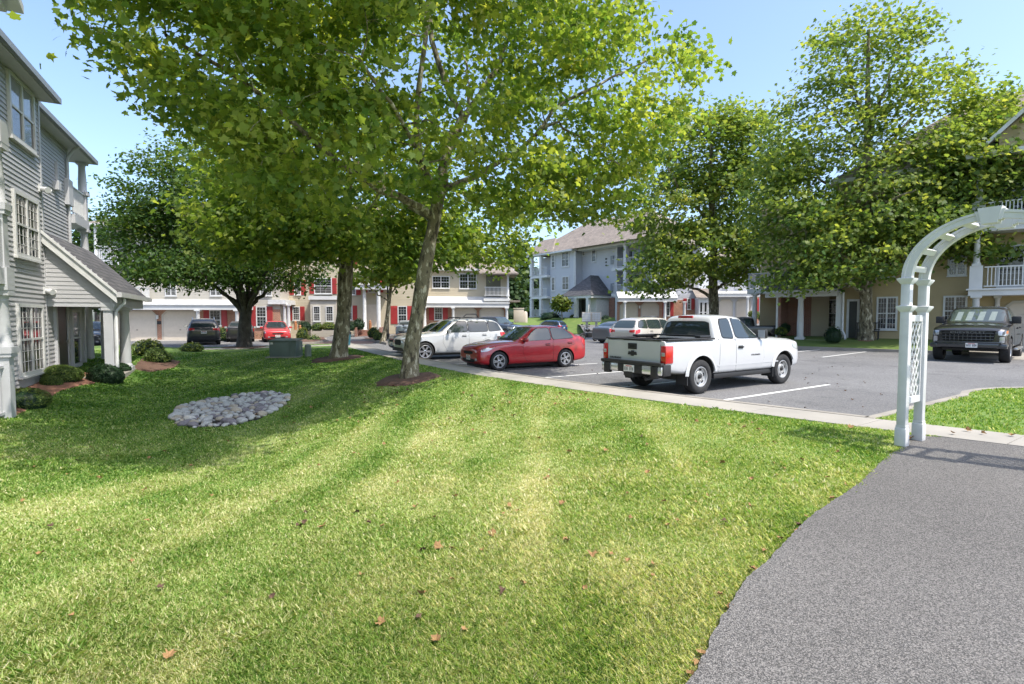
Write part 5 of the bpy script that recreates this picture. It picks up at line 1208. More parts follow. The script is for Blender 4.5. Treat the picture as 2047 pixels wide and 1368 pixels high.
# ---- large black pickup facing the arch
BIG = dict(PICKUP, wb=3.75, R=.42, hw=1.03, rim=.25, wstyle=(6, False), rim_mat='rim', tw=.28, bed=(-1.1, .5, .80, .75), bedlip=1.30, mirror=(2.75, 1.42), mirror_size=(.12, .25, .26), clad=.0,
  st=[(4.70, .62, .86, 1.0, .86, 1.08, .76, .0), (4.62, .48, .97, 1.12, .93, 1.18, .82, .015), (4.3, .45, 1.02, 1.2, .97, 1.27, .84, .04), (3.6, .45, 1.03, 1.24, .98, 1.31, .86, .04), (3.1, .45, 1.03, 1.26, .99, 1.32, .88, .03), (2.7, .45, 1.03, 1.27, 1.0, 1.32, .9, .0),
      (1.6, .45, 1.03, 1.28, 1.0, 1.33, .92, .0), (.7, .45, 1.03, 1.29, 1.0, 1.34, .93, .0), (-.6, .5, 1.03, 1.29, 1.0, 1.34, .93, .0), (-1.1, .55, 1.02, 1.29, 1.0, 1.34, .92, .0), (-1.2, .56, 1.01, 1.28, .99, 1.33, .9, .0)],
  cab=[(3.14, 1.15, .86, 1.24, .86, 1.30, .76, .01), (3.0, 1.12, .97, 1.30, .95, 1.37, .78, .02), (2.2, 1.12, 1.0, 1.33, .97, 1.90, .74, .03), (1.4, 1.12, 1.0, 1.34, .97, 1.96, .73, .03), (.8, 1.12, 1.0, 1.34, .97, 1.94, .72, .03), (.62, 1.12, .97, 1.34, .94, 1.88, .7, .02), (.55, 1.12, .92, 1.34, .9, 1.4, .76, .0)],
  glass='carglass_light', glass_list=[('windshield', 'F', [(-.84, 1.40), (.84, 1.40), (.68, 1.85), (-.68, 1.85)]), ('window', 'S', [(2.72, 1.38), (1.75, 1.39), (1.78, 1.86), (2.06, 1.85), (2.26, 1.77)]), ('window', 'S', [(1.66, 1.39), (.80, 1.40), (.92, 1.80), (1.7, 1.86)])],
  decals=[('grille', 'gap', 'F', [(-.70, 1.10), (.70, 1.10), (.66, .74), (-.66, .74)], .06)],
  lamps=[('headlight', 'lamp', 'F', [(.76, .94), (.76, 1.10), (.92, 1.10), (.95, .94)], [(4.58, .94), (4.56, 1.10), (4.28, 1.12), (4.32, .98)]), ('side_marker', 'amber', 'F', None, [(4.56, 1.0), (4.54, 1.09), (4.36, 1.11), (4.38, 1.02)]), ('fog_light', 'lamp', 'F', [(.80, .68), (.80, .90), (.92, .90), (.92, .70)], None)],
  doors=[[(2.80, 1.32), (1.72, 1.33), (1.72, .55), (2.7, .55), (2.85, .85)], [(1.69, 1.33), (.74, 1.34), (.66, 1.0), (.66, .55), (1.69, .55)]], handles=[(1.9, 1.16), (.95, 1.17)], handle_mat='plastic')
pt = G(1930, 721, 0)
hd = Vector((-.832, -.555))
root, tr, ct = build_car('black_pickup', 'large black crew cab pickup truck facing the white arch', (21.05, 22.7, 0), math.atan2(-.66, -.75), BIG, 'p_black', 2, cat='pickup truck', scale=1.10)
k = MB()
for i in range(3):
    z = .80+i*.105
    k.box(4.66, 4.76, -.66, .66, z-.012, z+.012, 0, None, .006)
for i in range(-5, 6): k.box(4.66, 4.74, i*.115-.012, i*.115+.012, .76, .98, 0)
k.box(4.66, 4.78, -.72, .72, 1.085, 1.115, 0, None, .01)
k.build('grille_bars', 'p_dark', root, 40)
text_obj('lettering', 'CHEVROLET', .10, 'p_grey', root, Matrix.Translation((4.755, 0, 1.035)) @ Matrix(((0, 0, 1, 0), (1, 0, 0, 0), (0, 1, 0, 0), (0, 0, 0, 1))), .008, 1.5, .002)
k = MB(); k.box(4.55, 4.80, -.80, .80, .52, .70, 0, None, .04); k.box(4.50, 4.78, -1.0, -.70, .50, .66, 0, None, .04); k.box(4.50, 4.78, .70, 1.0, .50, .66, 0, None, .04); k.box(4.6, 4.82, -.86, .86, .68, .73, 0, None, .015); k.build('front_bumper', 'p_dark', root, 40)
plate(root, 4.805, .12, .60, 1, 9)
k = MB()
for s in (1, -1): k.box(.75, 2.9, s*.98, s*1.12, .40, .47, 0, None, .02)
k.build('side_step', 'steel', root, 40)
for y0 in (-.60, -.30, .02, .33):  # pale panels on the opaque windshield, painting in its bright reflections
    decal(ct, [(y0, 1.44), (y0+.17, 1.44), (y0+.20, 1.76), (y0+.04, 1.76)], 'F', .011, .15, 0, .003).build('painted_reflection', 'shade', root)
# ---- motorcycles
def motorcycle(label, loc, rz, tank):
    r = thing('motorcycle', label, 'motorcycle', loc, rz)
    for x in (0, 1.38):
        t = MB(); m_ = Matrix.Translation((x, 0, .31)) @ Matrix.Rotation(math.pi/2, 4, 'X')
        t.lathe([(.2, -.05), (.27, -.06), (.31, -.02), (.31, .02), (.27, .06), (.2, .05), (.2, -.05)], 24, 0, m_); t.lathe([(.2, .03), (.07, .05), (0, .05)], 12, 1, m_); t.lathe([(.2, -.03), (.07, -.05), (0, -.05)], 12, 1, m_); t.build('wheel', ['rubber', 'steel'], r, 40)
    k = MB(); k.tube([(1.38, .06, .31), (1.12, .06, .82), (1.05, .05, .98)], [.03]*3, 8); k.tube([(1.38, -.06, .31), (1.12, -.06, .82), (1.05, -.05, .98)], [.03]*3, 8); k.build('fork', 'black', r, 40)
    k = MB(); k.tube([(1.0, -.36, 1.06), (1.06, -.2, 1.06), (1.08, 0, 1.0), (1.06, .2, 1.06), (1.0, .36, 1.06)], [.018]*5, 8); k.tube([(1.04, .3, 1.06), (1.1, .34, 1.2)], [.01]*2, 6); k.tube([(1.04, -.3, 1.06), (1.1, -.34, 1.2)], [.01]*2, 6); k.box(1.02, 1.1, .28, .40, 1.18, 1.25, 0, None, .01); k.box(1.02, 1.1, -.40, -.28, 1.18, 1.25, 0, None, .01); k.build('handlebar', 'black', r, 40)
    k = MB(); k.lathe([(0, -.18), (.12, -.1), (.15, .05), (.1, .2), (0, .24)], 14, 0, Matrix.Translation((.78, 0, .80)) @ Matrix.Rotation(math.pi/2, 4, 'Y')); k.build('tank', tank, r, 40)
    k = MB(); k.box(-.1, .62, -.13, .13, .70, .80, 0, None, .04); k.build('seat', 'plastic', r, 40)
    k = MB(); k.box(.4, .95, -.14, .14, .28, .62, 0, None, .04); k.tube([(0, .1, .31), (.5, .1, .4)], [.03]*2, 8); k.tube([(-.35, -.14, .30), (.6, -.14, .33)], [.045]*2, 10); k.box(-.32, .2, -.1, .1, .58, .66, 0, None, .03); k.build('engine', 'black', r, 40)
    k = MB(); k.lathe([(0, 0), (.09, 0), (.1, .06), (.05, .13), (0, .13)], 14, 0, Matrix.Translation((1.16, 0, .90)) @ Matrix.Rotation(math.pi/2, 4, 'Y') @ Matrix.Rotation(math.pi, 4, 'X')); k.build('headlight', 'lamp', r, 40)
    return r
motorcycle('black motorcycle standing beside the grey sedan', (6.05, 37.2, 0), 3.85, 'p_black')
motorcycle('motorcycle with a silver tank by the young sycamore', (-7.45, 34.3, 0), -.9, 'p_silver')
# ================================================================== TREES AND PLANTS
SYC = np.array([(0, -.36), (.20, -.44), (.50, -.26), (.34, -.03), (.58, .20), (.25, .22), (0, .64), (-.25, .22), (-.58, .20), (-.34, -.03), (-.50, -.26), (-.20, -.44)])
MID = np.array([(0, -.5), (.34, -.28), (.46, .12), (0, .6), (-.46, .12), (-.34, -.28)])
SML = np.array([(0, -.5), (.30, 0), (0, .5), (-.30, 0)])
def leaves_mesh(name, cen, nrm, size, shape, mat_, tint, rg, parent=None, bend=.22, tipdown=.5):
    n = len(cen); k = len(shape)
    nrm = nrm/np.linalg.norm(nrm, axis=1, keepdims=True)
    t = rg.normal(0, 1, (n, 3)); t[:, 2] -= tipdown; t -= nrm*(t*nrm).sum(1, keepdims=True); t /= np.linalg.norm(t, axis=1, keepdims=True)
    b = np.cross(nrm, t); sz = size[:, None, None] if np.ndim(size) else size
    sh = shape[None]*np.ones((n, 1, 1)); sh = sh*(1+rg.normal(0, .08, (n, k, 1)))
    z = -bend*(np.abs(sh[..., 0])**1.0)*.6-bend*.5*sh[..., 1]**2
    P = cen[:, None]+(b[:, None]*sh[..., :1]+t[:, None]*sh[..., 1:2]+nrm[:, None]*z[..., None])*sz
    return np_mesh(name, P.reshape(-1, 3), k, n, mat_, np.repeat(tint, k), parent)
def resample(pts, n):
    P = np.array(pts, float); d = np.r_[0, np.cumsum(np.linalg.norm(np.diff(P, axis=0), axis=1))]; t = np.linspace(0, d[-1], n)
    return np.stack([np.interp(t, d, P[:, i]) for i in range(3)], 1)
def smooth_path(pts, n):
    P = resample(pts, n*3)
    for _ in range(6): P[1:-1] = .25*P[:-2]+.5*P[1:-1]+.25*P[2:]
    return resample(P, n)
def make_tree(name, label, base, limbs, blobs, nclu, per, lsize, shape, mat_leaf, mat_bark, seed, csize=(.62, .62, .30), flare=1.5, group=None, hang=.0, tipdown=.5, cull=None, shell=2.0, tmean=.45, twigs=True):
    """limbs: list of (points, r0, r1) in world space; blobs: (centre, radii, weight)"""
    rg = np.random.default_rng(seed); base = np.array(base, float)
    root = thing(name, label, 'tree', tuple(base), 0, group)
    mb = MB(); nodes = []; nr = []
    for i, (pts, r0, r1) in enumerate(limbs):
        n = 26 if i == 0 else 16; P = smooth_path(pts, n)
        if i: P[1:-1] += rg.normal(0, .035, P[1:-1].shape)
        rr = np.linspace(r0, r1, n)
        if i == 0:
            h = P[:, 2]-P[0, 2]; rr = rr*(1+(flare-1)*np.exp(-h/.22)+.05*np.sin(h*2.6)+.03*np.sin(h*6.1))
        mb.tube(P-base, rr, 16 if i == 0 else 9)
        nodes.append(P[(6 if i == 0 and len(limbs) > 1 else 2):]); nr.append(rr[(6 if i == 0 and len(limbs) > 1 else 2):])
    N = np.concatenate(nodes); NR = np.concatenate(nr)
    w = np.array([b[2] if len(b) > 2 else np.prod(b[1]) for b in blobs], float); w /= w.sum()
    cs = []
    while len(cs) < nclu:
        b = blobs[rg.choice(len(blobs), p=w)]; d = rg.normal(0, 1, 3); d /= np.linalg.norm(d)
        r = rg.random()**(1/(3*shell)) if rg.random() < .7 else rg.random()**(1/3)
        p = np.array(b[0])+d*np.array(b[1])*r*(.86+.22*rg.random())
        if cull is not None and not cull(p, rg): continue
        if p[2] < base[2]+.9: continue
        cs.append(p)
    cs = np.array(cs); order = np.argsort([np.min(np.linalg.norm(N-c, axis=1)) for c in cs])
    TN = N.copy(); TR = NR.copy(); cen = []; nrm = []; tin = []; siz = []
    mid = np.average([b[0] for b in blobs], axis=0, weights=w)
    for ci in order:
        c = cs[ci]; D = np.linalg.norm(TN-c, axis=1)+.35*np.maximum(0, TN[:, 2]-c[2]); j = int(np.argmin(D)); a = TN[j]
        L = np.linalg.norm(c-a)
        if twigs:
            r0 = min(TR[j]*.7, .012+.011*L); m = (a+c)/2+rg.normal(0, .07*L+.01, 3); m[2] += .06*L
            m1 = a*.55+m*.6-c*.15; path = np.array([a, a*.25+m*.75*.9+(c*.75+a*0)*.1 if False else (a+m)/2, m, (m+c)/2, c]); path[1:4] += rg.normal(0, .02, (3, 3)); rad = np.linspace(r0, max(.005, r0*.35), 5)
            mb.tube(path-base, rad, 5 if r0 > .02 else 4, cap=False)
            TN = np.concatenate([TN, path[2:]]); TR = np.concatenate([TR, rad[2:]])
        k = int(per*rg.uniform(.6, 1.4)); s = np.array(csize)*rg.uniform(.7, 1.25)
        q = c+rg.normal(0, 1, (k, 3))*s*.62; q[:, 2] -= hang*np.hypot(q[:, 0]-c[0], q[:, 1]-c[1])
        out = c-mid; out = out/(np.linalg.norm(out)+1e-6)
        nn = np.array([0, 0, .8])+out*.45+rg.normal(0, .62, (k, 3))
        cen.append(q); nrm.append(nn); tin.append(np.clip(rg.normal(tmean+rg.normal(0, .13), .16, k), 0, 1)); siz.append(lsize*rg.uniform(.65, 1.25, k))
    mb.build('trunk', mat_bark, root, 60)
    leaves_mesh('crown', np.concatenate(cen)-base, np.concatenate(nrm), np.concatenate(siz), shape, mat_leaf, np.concatenate(tin), rg, root, tipdown=tipdown)
    return root
A = lambda px, py, Y: tuple(G(px, py, Y=Y))
# ---- the big leaning sycamore
b1 = GT(818, 757); y1 = b1.y
limbs = [([tuple(b1-Vector((0, 0, .12))), A(822, 700, y1), A(836, 620, y1+.1), A(852, 520, y1+.2), A(869, 440, y1+.3), A(876, 395, y1+.3)], .215, .17),
  ([A(868, 440, y1+.3), A(835, 408, y1-.2), A(770, 385, y1-1.0), A(690, 335, y1-2.2), A(600, 250, y1-3.0), A(470, 150, y1-3.8), A(330, 70, y1-4.3)], .105, .03),
  ([A(876, 400, y1+.3), A(846, 340, y1+.1), A(826, 260, y1-.1), A(838, 170, y1-.3), A(852, 60, y1-.4), A(860, -120, y1)], .10, .03),
  ([A(876, 400, y1+.3), A(888, 330, y1+.6), A(905, 270, y1+.9), A(928, 235, y1+1.0)], .15, .12),
  ([A(928, 238, y1+1.0), A(890, 170, y1+.8), A(868, 110, y1+.7), A(858, 10, y1+.7), A(860, -160, y1+1)], .095, .03),
  ([A(928, 238, y1+1.0), A(950, 200, y1+1.1), A(985, 150, y1+1.4), A(1020, 70, y1+2.0), A(1060, -60, y1+2.4)], .09, .03),
  ([A(930, 245, y1+1.0), A(938, 190, y1+1.2), A(930, 120, y1+1.8)], .06, .03),
  ([A(880, 385, y1+.3), A(960, 345, y1+.7), A(1050, 290, y1+1.2), A(1110, 215, y1+1.8), A(1200, 165, y1+2.2), A(1320, 110, y1+2.5)], .085, .025),
  ([A(1050, 290, y1+1.2), A(1110, 240, y1+.8), A(1190, 300, y1+1.1), A(1270, 350, y1+1.4)], .045, .02),
  ([A(868, 445, y1+.3), A(800, 400, y1+.8), A(720, 330, y1+1.4), A(640, 250, y1+1.8)], .07, .025),
  ([A(874, 400, y1+.3), A(850, 330, y1-1.3), A(800, 240, y1-3.2), A(720, 120, y1-4.5)], .07, .025)]
P = np.array
bl = [(P((-2.2, 13.3, 9.6)), P((5.3, 3.8, 3.2)), 100), (P((-6.4, 9.9, 7.5)), P((3.6, 2.4, 2.2)), 60), (P((-3.6, 9.5, 5.7)), P((2.9, 2.4, 1.9)), 38), (P((2.6, 14.6, 8.4)), P((3.7, 2.8, 3.7)), 70),
      (P((2.4, 15.0, 5.3)), P((2.5, 1.7, 1.0)), 20), (P((-.6, 13.0, 6.3)), P((2.2, 2.2, 1.2)), 20), (P((-.1, 12.6, 5.0)), P((1.7, 1.5, .7)), 15), (P((-3.8, 12.2, 5.4)), P((2.6, 2.0, 1.5)), 26), (P((-7.2, 8.2, 8.0)), P((2.6, 1.6, 1.3)), 22), (P((-1., 9.4, 8.6)), P((2.6, 2.0, 1.7)), 30), (P((-5.6, 12.5, 6.2)), P((2.2, 2., 1.8)), 22), (P((-2.7, 4.9, 8.9)), P((2.6, 2.0, 1.3)), 90), (P((-1.3, 7.8, 10.)), P((2.2, 1.8, 1.3)), 22), (P((3.6, 15, 6.6)), P((2.4, 1.8, 1.6)), 18)]
OUT = [(175, -900), (150, -10), (165, 50), (205, 85), (250, 130), (320, 165), (325, 215), (395, 255), (470, 330), (480, 440), (640, 480), (760, 440), (830, 400), (900, 440), (960, 465), (1020, 445), (1090, 460), (1180, 475), (1250, 440), (1310, 350), (1345, 260), (1375, 200), (1420, 130), (1395, 95), (1340, 50), (1285, 0), (1285, -900)]
def seen(p):
    a = Vector(tuple(p))-Vector((0, 0, EYE)); yc = a.y*math.cos(PITCH)-a.z*math.sin(PITCH); zc = a.y*math.sin(PITCH)+a.z*math.cos(PITCH)
    if yc < .5: return None
    return 1023.5+FPX*a.x/yc, 684-FPX*zc/yc
def inside(poly):
    def f(p, rg):
        q = seen(p)
        if q is None or not in_poly(np.array([q[0]]), np.array([q[1]]), poly)[0]: return False
        if rg.random() < .82:           # thinner foliage round the main limbs
            d = np.linalg.norm(LIMB-np.array(q), axis=1)
            if d.min() < 29 and p[1] < 15: return False
        return True
    return f
LIMB = np.concatenate([resample([(*seen(p), 0) for p in L_[0]], 30)[:, :2] for L_ in limbs[:9]])
make_tree('sycamore_tree', 'large leaning sycamore with mottled bark standing beside the pavement', b1, limbs, bl, 1330, 50, .13, SYC, 'leaf_syc', 'bark', 11, csize=(.50, .50, .20), flare=1.55, hang=.12, tmean=.48, cull=inside(OUT))
# ---- second sycamore behind
b2 = GT(676, 717); y2 = b2.y
limbs = [([tuple(b2-Vector((0, 0, .1))), A(680, 690, y2), A(688, 620, y2), A(690, 560, y2), A(694, 520, y2)], .30, .26),
  ([A(694, 522, y2), A(712, 495, y2+.2), A(740, 440, y2+.6), A(770, 340, y2+1)], .17, .06), ([A(693, 525, y2), A(684, 500, y2-.2), A(672, 440, y2-.5), A(640, 330, y2-.6)], .16, .05), ([A(692, 540, y2), A(640, 500, y2-1), A(560, 440, y2-1.5)], .08, .03), ([A(694, 520, y2), A(700, 430, y2), A(700, 300, y2)], .10, .04)]
bl = [(P((-7.2, y2+.3, 7.6)), P((5.2, 3.5, 3.0)), 80), (P((-4.2, y2+1, 5.0)), P((2.6, 2.2, 1.5)), 26), (P((-9.6, y2-.6, 5.2)), P((2.8, 2.4, 1.5)), 30), (P((-7, y2-1.5, 4.9)), P((2.6, 1.4, 1.0)), 18), (P((-1.5, y2+2, 5.6)), P((2.6, 2, 2.0)), 22)]
make_tree('sycamore_tree', 'straight sycamore with peeling bark standing between the leaning sycamore and the transformer box', b2, limbs, bl, 660, 42, .18, SYC, 'leaf_syc', 'bark', 12, csize=(.75, .75, .32), hang=.12, tmean=.42)
# ---- young sycamore in the planted island
b3 = G(765, 684, .1); y3 = b3.y
limbs = [([tuple(b3-Vector((0, 0, .1))), A(772, 650, y3), A(778, 600, y3), A(781, 575, y3), A(786, 540, y3), A(790, 490, y3)], .16, .06), ([A(780, 605, y3), A(750, 585, y3), A(720, 562, y3-.4)], .06, .03), ([A(780, 590, y3), A(800, 560, y3), A(815, 520, y3)], .05, .02)]
bl = [(P((-7.9, y3, 6.0)), P((2.4, 2, 1.9)), 40), (P((-9.2, y3-.4, 4.3)), P((1.4, 1.2, .6)), 7), (P((-6.9, y3, 4.4)), P((1.3, 1.3, .7)), 7), (P((-4.2, y3+1, 6.8)), P((2.4, 1.5, 1.8)), 20)]
make_tree('young_sycamore_tree', 'slender young sycamore with pale trunk in the kerbed planted island', b3, limbs, bl, 240, 26, .26, MID, 'leaf_syc', 'bark', 13, csize=(.7, .7, .35), tmean=.5)
# ---- dark vase shaped tree
b4 = G(487, 691, .13, ); b4 = Vector((-14.2, 27.1, .08)); y4 = 27.1
ps = 487
limbs = [([tuple(b4-Vector((0, 0, .1))), A(489, 665, y4), A(490, 640, y4), A(492, 622, y4)], .34, .30)]
for (x1, y1_, x2, y2_, dy) in ((450, 590, 400, 545, -.8), (485, 570, 470, 480, -1.2), (515, 580, 545, 520, -1.0), (465, 560, 400, 500, .5), (440, 580, 370, 540, -.6), (480, 560, 450, 420, .3), (497, 560, 500, 420, -.5), (512, 565, 560, 460, .6), (525, 590, 590, 540, -.3), (505, 575, 535, 440, 0), (476, 575, 425, 470, -1.)):
    limbs.append(([A(491, 634, y4), A((491*.6+x1*.4), 606, y4+dy*.3), A(x1, y1_, y4+dy), A(x2, y2_, y4+dy*2.5)], .13, .03))
bl = [(P((-15.6, y4+.3, 6.4)), P((3.6, 3.0, 3.2)), 70), (P((-19.0, y4+.2, 5.6)), P((2.6, 2.4, 2.3)), 40), (P((-12.4, y4, 5.0)), P((3.0, 2.4, 1.9)), 40), (P((-18.0, y4, 8.3)), P((2.5, 2.2, 2.0)), 26), (P((-16, y4-1.5, 4.0)), P((3.6, 1.4, .8)), 20), (P((-17.2, y4+1, 10.2)), P((1.8, 1.6, 1.4)), 10)]
make_tree('zelkova_tree', 'dark vase shaped tree with many spreading limbs at the edge of the lawn', b4, limbs, bl, 860, 52, .20, SML, 'leaf_dark', 'bark_dark', 14, csize=(.85, .85, .28), hang=.1, tipdown=.2, tmean=.45)
# ---- trees on the right
b5 = Vector((22.2, 28.4, .42)); y5 = b5.y
xx = lambda px, Y=y5: (px-1023.5)/1022.*Y
b5.x = xx(1732)
limbs = [([tuple(b5-Vector((0, 0, .1))), A(1731, 620, y5), A(1731, 520, y5), A(1732, 400, y5), A(1734, 260, y5), A(1736, 60, y5)], .34, .07)]
for (ya, x1, y1_, x2, y2_, dy) in ((590, 1690, 570, 1640, 560, -1.2), (500, 1640, 470, 1560, 470, 1), (480, 1840, 430, 1940, 420, -1.5), (420, 1640, 360, 1560, 330, .5), (380, 1800, 330, 1880, 250, -.6), (330, 1680, 250, 1640, 200, .5), (360, 1800, 260, 1900, 150, 1), (300, 1760, 200, 1800, 90, -.5), (440, 1780, 400, 1830, 380, -2.5), (260, 1700, 160, 1690, 90, 0), (520, 1790, 500, 1850, 500, -2)):
    limbs.append(([A(1732, ya, y5), A((1732+x1)/2, (ya+y1_)/2-6, y5+dy*.4), A(x1, y1_, y5+dy), A(x2, y2_, y5+dy*1.8)], .11, .025))
def C3(px, py, Y, rx, ry, rz, w): p = G(px, py, Y=Y); return (P(p), P((rx/FPX*Y, ry, rz/FPX*Y)), w)
bl = [C3(1740, 130, y5, 130, 2.6, 120, 40), C3(1640, 260, y5, 110, 2.6, 100, 34), C3(1840, 240, y5, 130, 2.6, 110, 38), C3(1730, 360, y5, 180, 3.2, 100, 48), C3(1610, 470, y5, 100, 2.6, 80, 28), C3(1880, 340, y5-1.5, 140, 2.2, 75, 38), C3(1965, 270, y5-.5, 75, 1.8, 90, 22), C3(1720, 500, y5-1.8, 130, 2.2, 60, 30), C3(1900, 470, y5-2, 85, 1.5, 50, 14), C3(1590, 555, y5-1, 80, 2, 28, 9), C3(1740, 40, y5, 70, 1.8, 50, 8), C3(1560, 330, y5+.5, 70, 2., 100, 16), C3(1590, 450, y5-1, 80, 2, 70, 14), C3(1990, 350, y5-3, 70, 1.5, 70, 26), C3(1800, 420, y5-2.5, 110, 1.6, 60, 18), C3(1960, 300, y5-3, 80, 1.5, 70, 26), C3(1890, 430, y5-3, 90, 1.4, 60, 22), C3(1985, 225, y5-2, 50, 1.4, 50, 12), C3(1560, 420, y5, 80, 1.6, 90, 16), C3(1975, 500, y5-3.2, 40, 1., 25, 5)]
make_tree('plane_tree', 'tall plane tree standing on the grass strip before the tan building', b5, limbs, bl, 1200, 36, .20, SYC, 'leaf_far', 'bark', 15, csize=(.85, .85, .30), hang=.1, tmean=.42)
y6 = 40.; b6 = Vector((xx(1427, 40.), 40., .1))
limbs = [([tuple(b6), A(1427, 610, y6), A(1425, 560, y6), A(1428, 480, y6), A(1420, 380, y6), A(1422, 280, y6)], .42, .10)]
for (ya, x1, y1_, x2, y2_, dy) in ((600, 1385, 575, 1330, 560, -1), (590, 1450, 565, 1500, 540, -1), (540, 1370, 500, 1310, 470, 1), (500, 1480, 440, 1520, 380, .5), (450, 1370, 400, 1330, 330, -1), (400, 1470, 340, 1490, 260, 0)):
    limbs.append(([A(1426, ya, y6), A((1426+x1)/2, (ya+y1_)/2-5, y6), A(x1, y1_, y6+dy), A(x2, y2_, y6+dy*2)], .14, .03))
bl = [C3(1420, 300, y6, 100, 3, 90, 36), C3(1350, 420, y6, 90, 3, 90, 32), C3(1490, 400, y6, 90, 3, 100, 34), C3(1400, 500, y6-1, 130, 3, 60, 30), C3(1500, 520, y6, 70, 2.5, 55, 16), C3(1310, 545, y6-1, 60, 2.2, 40, 10), C3(1455, 250, y6, 60, 2, 50, 10), C3(1530, 300, y6, 60, 2, 70, 12)]
make_tree('plane_tree', 'broad plane tree with dark trunk rising behind the cab of the white truck', b6, limbs, bl, 620, 40, .27, SYC, 'leaf_far', 'bark', 16, csize=(1.1, 1.1, .42), hang=.1, tmean=.45)
# ---- small round tree by the canopy
p = G(1122, 640, Y=63.); limbs = [([(p.x, p.y, .6), (p.x+.1, p.y, 1.8), (p.x, p.y, 2.8)], .10, .06)]
make_tree('small_round_tree', 'small bright round tree in front of the grey-blue building', (p.x, p.y, .6), limbs, [C3(1122, 607, 63., 17, 1., 13, 1)], 60, 26, .30, MID, 'leaf_lime', 'bark', 17, csize=(.45, .45, .3), tmean=.35)
# ---- woodland behind the gaps between buildings
for i, (px, py, Y, rx, rz, lb) in enumerate(((1035, 540, 92, 30, 78, 'tall hazy tree in the gap between the cream and grey-blue buildings'), (1010, 575, 84, 24, 50, 'rounded woodland tree close behind the cream building gable'), (1052, 600, 95, 26, 36, 'low woodland tree beside the grey-blue building balconies'),
      (188, 500, 62, 34, 60, 'slim pale tree rising behind the end balconies of the grey building'), (160, 570, 55, 40, 50, 'low dense tree behind the porch columns'))):
    p = G(px, py, Y=Y); k = Y/FPX
    make_tree('woodland_tree', lb, (p.x, p.y, -.3), [([(p.x, p.y, -.3), (p.x+.2, p.y, p.z*.6), (p.x, p.y, p.z+rz*k*.5)], .3, .08)], [(P((p.x, p.y, p.z)), P((rx*k, rx*k, rz*k)), 1), (P((p.x+rx*k*.5, p.y, p.z-rz*k*.5)), P((rx*k*.9, rx*k*.8, rz*k*.5)), .6)], 130, 30, .012*Y**.9*.9, MID, 'leaf_wood', 'bark_dark', 40+i, csize=(.022*Y, .022*Y, .011*Y), group='trees beyond the buildings', tmean=.4)
# ---- shrubs
def shrub(name, label, loc, r, n, lsize, mat_, seed, shape=SML, lumps=5, group=None, flat=.75, cat='shrub', loose=0., tmean=.4):
    rg = np.random.default_rng(seed); r = np.array(r)
    d = rg.normal(0, 1, (n, 3)); d[:, 2] = np.abs(d[:, 2])*1.1-.25; d /= np.linalg.norm(d, axis=1, keepdims=True)
    lump = 1+.0*d[:, 0]
    for _ in range(lumps):
        c = rg.normal(0, 1, 3); c[2] = abs(c[2]); c /= np.linalg.norm(c); lump += .16*np.exp(-6*(1-(d@c)))-.03
    rad = np.where(rg.random(n) < .7, rg.uniform(.93, 1.02, n), rg.uniform(.55, .93, n))+loose*rg.normal(0, 1, n)
    cen = d*r*(rad*lump)[:, None]; cen[:, 2] += r[2]*.45; cen = cen[cen[:, 2] > -.02]; m = len(cen)
    nn = cen/r+rg.normal(0, .6, (m, 3))+np.array([0, 0, .4])
    o = leaves_mesh(name, cen, nn, lsize*rg.uniform(.6, 1.3, m), shape, mat_, np.clip(rg.normal(tmean, .2, m), 0, 1), rg, None, .15, -.3)
    o.location = loc; tag(o, label, cat, group); return o
def core_shrub(name, label, loc, r, n, lsize, mat_, seed, **k):
    o = shrub(name, label, loc, r, n, lsize, mat_, seed, **k)
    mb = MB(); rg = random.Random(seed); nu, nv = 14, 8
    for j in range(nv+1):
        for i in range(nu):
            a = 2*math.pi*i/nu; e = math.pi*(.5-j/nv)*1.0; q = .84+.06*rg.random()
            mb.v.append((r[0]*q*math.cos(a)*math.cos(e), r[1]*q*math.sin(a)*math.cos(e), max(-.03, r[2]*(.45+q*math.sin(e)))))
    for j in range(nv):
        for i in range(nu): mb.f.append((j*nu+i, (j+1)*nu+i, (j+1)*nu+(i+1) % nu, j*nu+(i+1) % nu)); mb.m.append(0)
    c = mb.build('dark_core', 'leaf_deep', o); return o  # closed dark green core filling the shrub inside its leaves
def gl(px, py, dz=0.): p = GT(px, py); return (p.x, p.y, p.z+dz)
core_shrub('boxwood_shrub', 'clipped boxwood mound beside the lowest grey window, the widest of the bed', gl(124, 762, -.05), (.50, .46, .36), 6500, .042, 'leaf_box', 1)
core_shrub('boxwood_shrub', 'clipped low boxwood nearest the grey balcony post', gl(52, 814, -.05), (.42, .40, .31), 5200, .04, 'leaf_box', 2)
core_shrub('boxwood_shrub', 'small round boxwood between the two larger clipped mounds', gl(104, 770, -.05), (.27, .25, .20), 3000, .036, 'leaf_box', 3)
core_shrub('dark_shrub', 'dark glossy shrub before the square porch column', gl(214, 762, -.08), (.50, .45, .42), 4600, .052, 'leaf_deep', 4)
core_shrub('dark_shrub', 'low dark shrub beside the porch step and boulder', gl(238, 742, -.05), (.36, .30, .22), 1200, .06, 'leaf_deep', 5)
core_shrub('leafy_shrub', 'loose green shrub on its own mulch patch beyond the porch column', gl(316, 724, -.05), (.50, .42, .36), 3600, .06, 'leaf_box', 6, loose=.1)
core_shrub('yellow_green_shrub', 'yellow-green shrub seen under the porch roof', (-14.6, 20.6, .1), (.6, .5, .5), 1400, .09, 'leaf_lime', 7, loose=.05)
core_shrub('yellow_green_shrub', 'pale low shrub between the porch columns', (-14.9, 23.8, .1), (.55, .4, .3), 900, .08, 'leaf_lime', 8, loose=.08)
